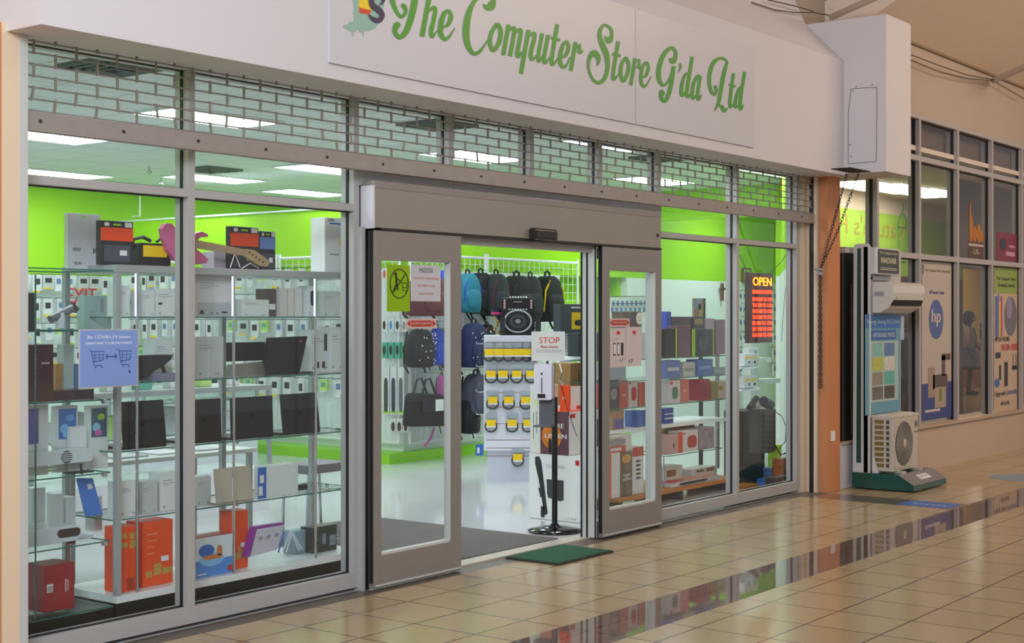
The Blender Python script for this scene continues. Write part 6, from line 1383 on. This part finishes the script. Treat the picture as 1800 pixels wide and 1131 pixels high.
# through the right sliding door
o = rb_('dark_headset_box', 'dark box with silver headset picture, behind the lower right door glass', 1069, 1088, 668, zl[1], mat('dark_box_a', '#3a3c3e', .35)); blob(o, 'f', .5, .5, .3, .2, grey, 'headset_picture')
o = rb_('speaker_box', 'red box with white letters beside the headset box', 1089, 1104, 669, zl[1], jr); words(o, 'f', [('JBL', .5, .4, .5, .1)], paper, bold=.001)
o = rb_('speaker_box', 'white box with red portable speaker picture, right of the red box', 1105, 1121, 669, zl[1], jw); blob(o, 'f', .55, .5, .26, .26, red, 'speaker_picture', p=4); deco(o, 'f', [(.06, .25, .86, .96)], red, 'red_mark')
o = rb_('speaker_box', 'narrow red box by the door stile, speaker shelf', 1123, 1134, 672, zl[1], jr)
o = rb_('accessory_box', 'brown and violet low box on the white shelf board, left one', 1075, 1097, 722, zl[0], mat('tan_box', '#a8845c', .5)); deco(o, 'f', [(.2, .95, .05, .55)], mat('violet_print', '#5c54a4', .5), 'violet_panel')
o = rb_('accessory_box', 'blue low box on the white shelf board by the door stile', 1119, 1135, 722, zl[0], blue)
o = rb_('webcam_box', 'grey box row above the speaker boxes behind the door papers', 1070, 1100, 640, zl[2], mat('slate_card', '#8fa4b0', .5)); o = rb_('camera_box', 'brown topped box behind the red door sticker', 1096, 1128, 548, zl[3], mat('brown_box', '#54463c', .4), .1)
for k, (a, b) in enumerate(((1070, 1088), (1104, 1118), (1120, 1134))): rb_('gadget_box', ('dark', 'blue', 'white')[k] + ' gadget box on the upper glass shelf behind the two door papers', a, b, 585, zl[3], (dark, blue, wcard)[k], .02)
# upper stack below door level
lowz = .116
o = rb_('tall_game_carton', 'orange edged white carton behind the bottom left of the right door glass', 1069, 1090, 797, lowz, wcard, -.12, .2); deco(o, 'f', [(0, .25, 0, 1)], orange, 'orange_side')
o = rb_('scene_carton', 'tall carton with brown battle scene picture behind the right door glass', 1091, 1111, 795, lowz, mat('scene_brown', '#6c5838', .4, 0, .8, 14), -.12, .2); blob(o, 'f', .5, .85, .4, .1, mat('scene_gold', '#c09040', .5, 0, .4, 30), 'flash'); words(o, 'f', [('DARE', .55, .46, .6, .04), ('TO', .5, .41, .3, .04), ('LISTEN', .55, .36, .7, .04)], paper, bold=.002)
o = rb_('features_carton', 'white carton with red top and five black icons behind the right door glass', 1112, 1131, 786, lowz, wcard, -.12, .2); deco(o, 'f', [(0, 1, .8, 1)], jr, 'red_panel'); [blob(o, 'f', .5, .7 - .09 * k, .22, .022, ink, 'icon', p=3) for k in range(5)]
o = carton('speaker_carton', 'white and red carton with grey speaker picture lying on the battle scene carton', 'box', X(1068, RY - .1), X(1110, RY - .1), RY - .1, RY + .05, Z(1100, 796, RY - .12) + .006, Z(1090, 766, RY - .1), jw); deco(o, 'f', [(0, .75, 0, .4)], jr, 'red_band'); blob(o, 'f', .4, .62, .34, .22, grey, 'speaker_picture', base=.002, p=3); deco(o, 'f', [(.1, .55, .12, .28)], paper, 'pale_print', base=.002)
# through window seven: top row
o = rb_('graphics_card_box', 'black box with thin green right edge, far left of the right window', 1169, 1190, 578, zl[3], mat('gpu_black', '#17181a', .3)); deco(o, 'f', [(.88, 1, 0, 1)], green_w, 'green_edge')
o = rb_('graphics_card_box', 'mauve box between the two black graphics card boxes', 1192, 1214, 573, zl[3], mat('mauve', '#6c4c5c', .35))
o = rb_('graphics_card_box', 'black box with bright green left edge and dark figure scene', 1216, 1256, 579, zl[3], mat('gpu_black', '#17181a', .3)); deco(o, 'f', [(0, .14, 0, 1)], green_w, 'green_edge'); deco(o, 'f', [(.92, .98, 0, 1)], green_w, 'thin_green_edge'); blob(o, 'f', .5, .55, .25, .35, mat('gpu_grey', '#3c3c44', .3), 'figure_picture', base=.002); blob(o, 'f', .45, .75, .12, .15, black, 'figure_head', base=.003)
for k, (a, b, c, m_, lb) in enumerate(((1172, 1180, 548, '#2c4cb4', 'bright blue'), (1181, 1215, 557, '#5c3c3c', 'dark brown'), (1218, 1238, 557, '#3a3c3c', 'dark with gold panel'), (1240, 1256, 560, '#b89aa8', 'pale pink'), (1258, 1275, 562, '#8c6478', 'plum'))):
    Yk = RY + .16; z_ = zl[3] + .001
    o = carton('stacked_box', lb + ' box in the tallest rear row behind the right window', 'box', X(a, Yk), X(b, Yk), Yk, Yk + .1, z_, Z((a + b) / 2, c, Yk), mat('rear_%d' % k, m_, .4))
    if k == 2: deco(o, 'f', [(.15, .85, .80, .95)], mat('gold_panel', '#a88c20', .4), 'gold_panel')
o = carton('picture_card', 'blue and tan landscape picture card standing highest behind the right window', 'picture', X(1231, RY + .2), X(1252, RY + .2), RY + .27, RY + .29, 1.237, Z(1243, 525, RY + .28), mat('landscape', '#9c8468', .5, 0, .3, 12)); deco(o, 'f', [(0, .6, .8, 1)], mat('landscape_blue', '#8fa4b8', .5), 'sky_area'); deco(o, 'f', [(.8, .95, .0, 1)], ink, 'dark_stripe'); deco(o, 'f', [(.4, .7, .6, .9)], mat('landscape_gold', '#c8a050', .5), 'gold_area')
# second row
for k, (a, b, c, m_, p_, lb) in enumerate(((1171, 1196, 634, '#5c74b0', '#b8bcc4', 'blue and white striped'), (1201, 1222, 637, '#b4bab4', '#8a9690', 'white printed'), (1226, 1253, 632, '#4c70b0', '#8098c8', 'mid blue'), (1255, 1275, 646, '#8a9c98', '#a8b4b0', 'grey green'))):
    o = rb_('cable_box', lb + ' box on the middle glass shelf behind the right window', a, b, c, zl[2], mat('mid_%d' % k, m_, .4)); deco(o, 'f', [(.1, .9, .4, .6)], mat('midp_%d' % k, p_, .4), 'band')
# third row
o = rb_('speaker_box', 'white box with green portable speaker picture behind the right window', 1177, 1196, 669, zl[1], jw); blob(o, 'f', .5, .45, .26, .26, mat('jbl_green', '#4c7a64', .4), 'speaker_picture', p=4); deco(o, 'f', [(.06, .28, .82, .95)], red, 'red_mark')
o = rb_('speaker_box', 'red sided box directly right of the green speaker box', 1197, 1211, 667, zl[1], mat('jbl_pale_red', '#c87068', .4)); words(o, 'f', [('JBL', .5, .45, .5, .1)], paper)
o = rb_('speaker_box', 'dark red box with speaker outline, centre of the speaker shelf', 1231, 1248, 667, zl[1], mat('jbl_dark_red', '#a0303a', .4)); blob(o, 'f', .4, .5, .28, .32, mat('jbl_dark_red2', '#7c2430', .4), 'speaker_outline', p=4)
o = rb_('cable_box', 'gold zigzag printed box on the speaker shelf, right part', 1250, 1262, 672, zl[1], mat('gold_box', '#8c7c38', .4)); o = rb_('speaker_box', 'cream box with gold stripe at the right end of the speaker shelf', 1263, 1276, 670, zl[1], mat('cream_box', '#c0a890', .4)); deco(o, 'f', [(0, .6, .5, .7)], mat('gold_stripe', '#9a8010', .4), 'gold_stripe')
o = rb_('blue_striped_box', 'small blue striped box on the white shelf board, far left in the window', 1168, 1184, 718, zl[0], mat('striped_blue', '#2c4a9c', .4)); deco(o, 'f', [(0, 1, .3, .38), (0, 1, .6, .66)], paper, 'stripe')
# objects below the board
Yl = RY - .1
o = carton('orange_speaker_carton', 'orange carton with red speaker picture on its white face, right window', 'box', X(1200, Yl), X(1227, Yl), Yl, Yl + .15, .40, Z(1210, 758, Yl), jw); deco(o, 'f', [(-.28, 0, 0, 1)], mat('orange_red', '#c8502c', .4), 'orange_side'); blob(o, 'f', .6, .48, .3, .3, mat('brick_speaker', '#a83c30', .4), 'speaker_picture', p=3); deco(o, 'f', [(.06, .16, .84, .93)], red, 'red_mark')
o = carton('orange_lid_carton', 'orange carton on top row just below the white shelf board', 'box', X(1186, Yl + .2), X(1221, Yl + .2), Yl + .2, Yl + .32, .4, .618, mat('orange_red', '#c8502c', .4))
o = carton('pink_carton', 'pale pink carton with tiny black mark at the left of the window, mid height', 'box', X(1174, Yl), X(1195, Yl), Yl, Yl + .15, .40, Z(1185, 765, Yl), mat('pale_rose', '#c09c94', .4)); deco(o, 'f', [(.45, .52, .3, .55)], ink, 'mark')
o = carton('olive_carton', 'olive green carton left of the orange one under the shelf board', 'box', X(1168, Yl + .18), X(1184, Yl + .18), Yl + .18, Yl + .3, .4, Z(1176, 742, Yl + .2), mat('olive', '#8c8450', .4))
o = carton('clear_bag_pack', 'crinkled clear plastic pack right of the orange speaker carton', 'package', X(1229, Yl), X(1256, Yl), Yl, Yl + .2, .40, Z(1242, 752, Yl), mat('crinkle', '#8a7c80', .25, 0, .6, 14))
t = thing('glass_shelf_unit', (X(1210, Yl), Yl + .15, 0), 'low glass shelf carrying the orange speaker cartons', 'shelf'); shelf('glass_shelf', X(1168, Yl), X(1264, Yl), Yl - .04, Yl + .36, .399, t); q = M(); [q.cyl((X(p_, Yl), Yl + .02, .116), (X(p_, Yl), Yl + .02, .392), .008, n=8) for p_ in (1170, 1262)]; q.build('leg', chrome, t)
o = carton('soundbar_box', 'long white carton with red top and grey speaker picture on the wooden deck', 'box', X(1180, Yl - .04), X(1264, Yl - .04), Yl - .04, Yl + .1, .117, Z(1222, 843, Yl - .04), jw); deco(o, 't', [(0, 1, 0, 1)], mat('red_top', '#c05040', .4), 'red_top'); blob(o, 'f', .45, .5, .3, .3, dark, 'speaker_picture', p=3); deco(o, 'f', [(.03, .06, .75, .92)], red, 'red_mark'); deco(o, 'f', [(.62, 1, 0, 1)], mat('grey_blue', '#a8aeb0', .4), 'grey_panel')
o = carton('open_shelf_box', 'white carton with brown picture behind the long white carton', 'box', X(1216, Yl + .15), X(1258, Yl + .15), Yl + .15, Yl + .3, .117, Z(1240, 822, Yl + .15), jw); deco(o, 'f', [(.2, .5, .6, .85), (.6, .95, .55, .9)], mat('brown_pic', '#8c6030', .5), 'picture')
o = carton('open_shelf_box', 'white carton with brown picture at the far left behind the long carton', 'box', X(1170, Yl + .15), X(1200, Yl + .15), Yl + .15, Yl + .3, .117, Z(1185, 820, Yl + .15), jw); deco(o, 'f', [(.05, .6, .4, .8)], mat('brown_pic', '#8c6030', .5), 'picture')
o = carton('wood_offcut', 'small orange wooden block on the floor beside the deck, by the window post', 'block', X(1303, .45), X(1324, .45), .4, .55, .001, .055, mat('wood_deck', '#b06a20', .4, 0, .2, 10))
# tripod with ring / dark pole
x = X(1248, .55); q = M(); q.cyl((x, 1.15, .02), (x, 1.15, 1.0), .03, n=12); q.build('dark_pole', mat('pole_dark', '#2c3038', .4), label='dark vertical pole behind the speaker cartons in the right window', cat='pole')

# hanging LED sign
Yn = .30; t = thing('led_sign', (X(1338, Yn), Yn, Z(1338, 604, Yn)), 'hanging brown LED panel reading OPEN and business hours in red', 'sign')
x0, x1, z0, z1 = X(1316, Yn), X(1358, Yn), Z(1338, 603, Yn), Z(1338, 480, Yn)
q = M(); q.box(x0, x1, Yn, Yn + .04, z0, z1); q.build('panel', mat('led_panel', '#3c2824', .3), t, bevel=.003)
xa, xz = X(1322, Yn - .001), X(1357, Yn - .001); hh = z1 - z0
ly = mat('led_yellow', '#ffa414', .5, emit=2.6, var=0); lr = mat('led_red', '#ff5020', .5, emit=2.2, var=0)
q = M(); q.box(xa - .01, xz, Yn - .002, Yn - .0003, z0 + hh * .80, z0 + hh * .955); q.build('open_field', mat('led_field', '#6c1408', .4, emit=.15), t)
q = M(); text(q, 'OPEN', ((xa + xz) / 2, Yn - .004, z0 + hh * .815), U, V, (xz - xa) * .92, hh * .12, bold=.003); q.build('open_letters', ly, t)
lines = ['BUSINESS HOURS', 'MON 800 TO 1700', 'TUE 800 TO 1700', 'WED 800 TO 1700', 'THU 800 TO 1700', 'FRI 800 TO 1700', 'SAT 900 TO 1500', 'SUN 900 TO 1500']
f_ = M(); q = M()
for k, s_ in enumerate(lines):
    zz = z0 + hh * (.70 - k * .085 - (.02 if k else 0)); text(q, s_, ((xa + xz) / 2, Yn - .004, zz), U, V, (xz - xa) * .98, hh * .055, bold=.0012); f_.box(xa - .004, xz, Yn - .002, Yn - .0003, zz - .006, zz + hh * .068)
q.build('hours_letters', lr, t); f_.build('hours_field', mat('led_field2', '#7a1c12', .4, emit=.2), t)
q = M(); q.tube([(x0 + .01, Yn + .02, z1), P(1300, 448, Yn + .02)], .003, 5); q.tube([(x1 - .01, Yn + .02, z1), P(1372, 462, Yn + .02), P(1392, 434, .1)], .003, 5); q.build('hanging_wire', ink, t)
q = M(); q.tube([P(1391, 436, .1), P(1388, 470, .1), P(1380, 515, .12), P(1376, 560, .15), P(1374, 600, .2)], .0022, 5); q.build('power_cord', ink, label='thin black cord hanging down behind the last window post', cat='cord')
# cross and picture frame on the rear wall
Yw_ = 4.66; c = P(1270, 513, Yw_); q = M(); q.box(c.x - .02, c.x + .02, Yw_ - .015, Yw_ + .02, Z(1270, 529, Yw_), Z(1270, 498, Yw_)); q.box(c.x - .07, c.x + .07, Yw_ - .015, Yw_ + .02, Z(1270, 510, Yw_), Z(1270, 506, Yw_)); q.build('crucifix', mat('wood_brown', '#6c4428', .5), label='small brown wooden crucifix on the white rear wall', cat='cross')
a, b = P(1306, 471, Yw_), P(1321, 497, Yw_); o = carton('framed_picture', 'small brown framed picture on the rear wall left of the LED panel', 'picture', a.x, b.x, Yw_, Yw_ + .03, b.z, a.z, mat('wood_brown', '#6c4428', .5)); deco(o, 'f', [(.15, .85, .1, .9)], mat('lime_picture', '#9cb860', .5), 'picture')
# pegs of accessories on the white rear wall (right of the entrance and behind LED panel)
PR = None
for ri, (py, pxs) in enumerate(((523, range(1078, 1136, 8)), (535, range(1076, 1136, 8)))):
    for px in pxs:
        x = X(px, 4.6); z = Z(px, py, 4.6); lb = 'tiny accessory card in the %s row on the white rear wall, right door' % ('upper', 'lower')[ri]; g_ = 'accessory cards seen through the right door, %s row' % ('upper', 'lower')[ri]
        if PR is None: PR = pack(1, lb, x, PEG_Y, z, 0, g_); pr0 = (x, z)
        else: inst(PR, x - pr0[0], 0, z - pr0[1], lb, g_)
for ri, py in enumerate((512, 535, 558, 585, 612, 640)):
    for px in (1302, 1309, 1362, 1368):
        x = X(px, 4.6); z = Z(px, py, 4.6); inst(PR, x - pr0[0], 0, z - pr0[1], 'dark accessory card hanging on the rear wall beside the LED panel', 'accessory cards around the LED panel')
# second display tower behind the last window
YT = 1.1; t = thing('display_tower', (X(1318, YT), YT + .1, 0), 'white stepped shelf tower with small yellow tagged packs behind the last window', 'shelf')
x0, x1 = X(1302, YT), X(1332, YT)
q = M(); q.box(x0 + .05, x1 - .1, YT + .15, YT + .2, 0, 1.5); q.build('back_board', mat('tower_white', '#c4cfc4', .5), t)
for py in (645, 684): zz = Z(1318, py, YT); q = M(); q.box(x0, x1 + .08, YT, YT + .16, zz - .02, zz); q.build('shelf', white_w, t)
for k, py in enumerate((644, 683)):
    zz = Z(1318, py, YT) + .001; o = carton('tagged_box', 'white box with yellow strip on the %s shelf of the stepped tower' % ('upper', 'lower')[k], 'box', X(1311, YT), X(1333, YT), YT + .01, YT + .12, zz, Z(1320, py - 22, YT), wcard); deco(o, 'f', [(0, .95, .6, .75)], yellow, 'yellow_strip'); deco(o, 'f', [(.3, .4, .2, .4), (.7, .85, .2, .4)], ink, 'print')
t = thing('display_tower', (X(1356, 1.6), 1.7, 0), 'pale green white shelf tower at the right, behind the LED panel', 'shelf')
x0, x1 = X(1334, 1.6), X(1372, 1.6); q = M(); q.box(x0, x0 + .18, 1.7, 1.8, 0, 1.35); q.build('column', mat('tower_white', '#c4cfc4', .5), t)
for py, a, b in ((629, 1334, 1356), (667, 1346, 1372)): zz = Z(1350, py, 1.6); q = M(); q.box(X(a, 1.6), X(b, 1.6), 1.6, 1.8, zz - .05, zz); q.build('shelf', mat('tower_white', '#c4cfc4', .5), t)
o = carton('white_device', 'white device with blue curved mark on the pale shelf tower', 'device', X(1327, 1.55), X(1344, 1.55), 1.62, 1.7, Z(1350, 629, 1.6) + .001, Z(1336, 612, 1.6), wcard); deco(o, 'f', [(.6, .75, .2, .7)], blue, 'blue_mark')
# dark speaker tower, dark drapes, toys on the floor
t = thing('tower_speaker', (X(1352, .62), .65, 0), 'tall dark tower speaker behind the last window', 'speaker')
x0, x1 = X(1344, .55), X(1363, .55); z1 = Z(1353, 719, .55); z0 = Z(1353, 796, .55)
q = M(); q.rbox(x0, x1, .55, .72, z0, z1, .02, 3, 'z'); q.build('cabinet', mat('tower_grey', '#4a4644', .4), t); q = M(); q.box(x1 - .03, x1, .547, .55, z0 + .01, z1 - .01); q.build('dark_edge', black, t); q = M(); q.cyl(((x0 + x1) / 2, .63, 0.001), ((x0 + x1) / 2, .63, z0), .02, n=10); q.box(x0, x1, .56, .7, 0.0, .015); q.build('stand_foot', dark, t)
q = M(); q.tube([P(1360, 722, .55), P(1374, 732, .5), P(1382, 750, .5), P(1381, 775, .5), P(1370, 790, .5)], .004, 6); q.tube([P(1362, 782, .5), P(1372, 800, .5), P(1385, 796, .5)], .008, 6); q.build('loop_cable', ink, label='black looping cable right of the tower speaker', cat='cable')
t = thing('desk_lamp_heads', (X(1335, .5), .5, Z(1335, 716, .5)), 'dark twin headed lamp with round white lens above the drape', 'lamp')
q = M(); q.cyl(P(1317, 718, .5), P(1330, 700, .5), .03, n=12); q.cyl(P(1342, 706, .5), P(1354, 712, .5), .05, n=12); q.tube([P(1308, 726, .5), P(1320, 718, .5), P(1335, 712, .5), P(1345, 710, .5)], .012, 8); q.build('head', mat('lamp_dark', '#2c2e38', .3), t); q = M(); c = P(1332, 714, .46); q.ball(c, .035, .02, .035, 14, 8); q.build('lens', mat('lens_grey', '#9c9490', .3), t, smooth=True)
q = M(); q.rbox(X(1303, .8), X(1342, .8), .8, 1.0, .02, Z(1320, 722, .8), .03, 3, 'z'); o = q.build('dark_crate', mat('dark_brown_crate', '#2c1c16', .5, 0, .2, 6), label='tall dark brown slatted cabinet behind the last window, left of the tower speaker', cat='cabinet'); DIM[o.name] = (X(1303, .8), X(1342, .8), .8, 1.0, .02, Z(1320, 722, .8)); deco(o, 'f', [(.0, 1, k * .12 + .06, k * .12 + .07) for k in range(8)], black, 'slat_gap')
q = M(); q.rbox(X(1303, .6), X(1346, .6), .6, .78, .001, Z(1320, 824, .6), .03, 3, 'z'); q.build('teal_case', mat('dark_teal', '#10242c', .4), label='low dark teal case on the floor in front of the dark cabinet', cat='case')
for k, (a, b, c, m_, lb) in enumerate(((1347, 1360, 842, '#2c68b4', 'blue and red toy figure box'), (1358, 1376, 822, '#5c74a0', 'blue grey toy figure box'), (1374, 1390, 806, '#8c4c20', 'orange sunset picture box'), (1362, 1388, 838, '#403838', 'dark toy vehicle box'))):
    Yk = (.42, .5, .32, .16)[k]; carton('toy_box', lb + ' on the floor at the right end of the window', 'box', X(a, Yk), X(b, Yk), Yk, Yk + .1, .001, Z((a + b) / 2, c, Yk), mat('toy_%d' % k, m_, .4, 0, .7, 12))
q = M(); c = P(1378, 783, .7); q.box(c.x - .05, c.x + .05, .75, .85, 0.001, c.z); q.build('lime_cup', mat('lime_card', '#9cd030', .4), label='lime green box at the right end behind the looping cable', cat='box')
o = carton('wall_decal_strip', 'white strip with tiny black icons on the wall by the last window', 'sign', X(1384, .2), X(1384, .2) + .06, .2, .204, Z(1388, 770, .2), Z(1388, 664, .2), white_w); deco(o, 'f', [(.3, .8, .93 - k * .11, .97 - k * .11) for k in range(9)], ink, 'icon')
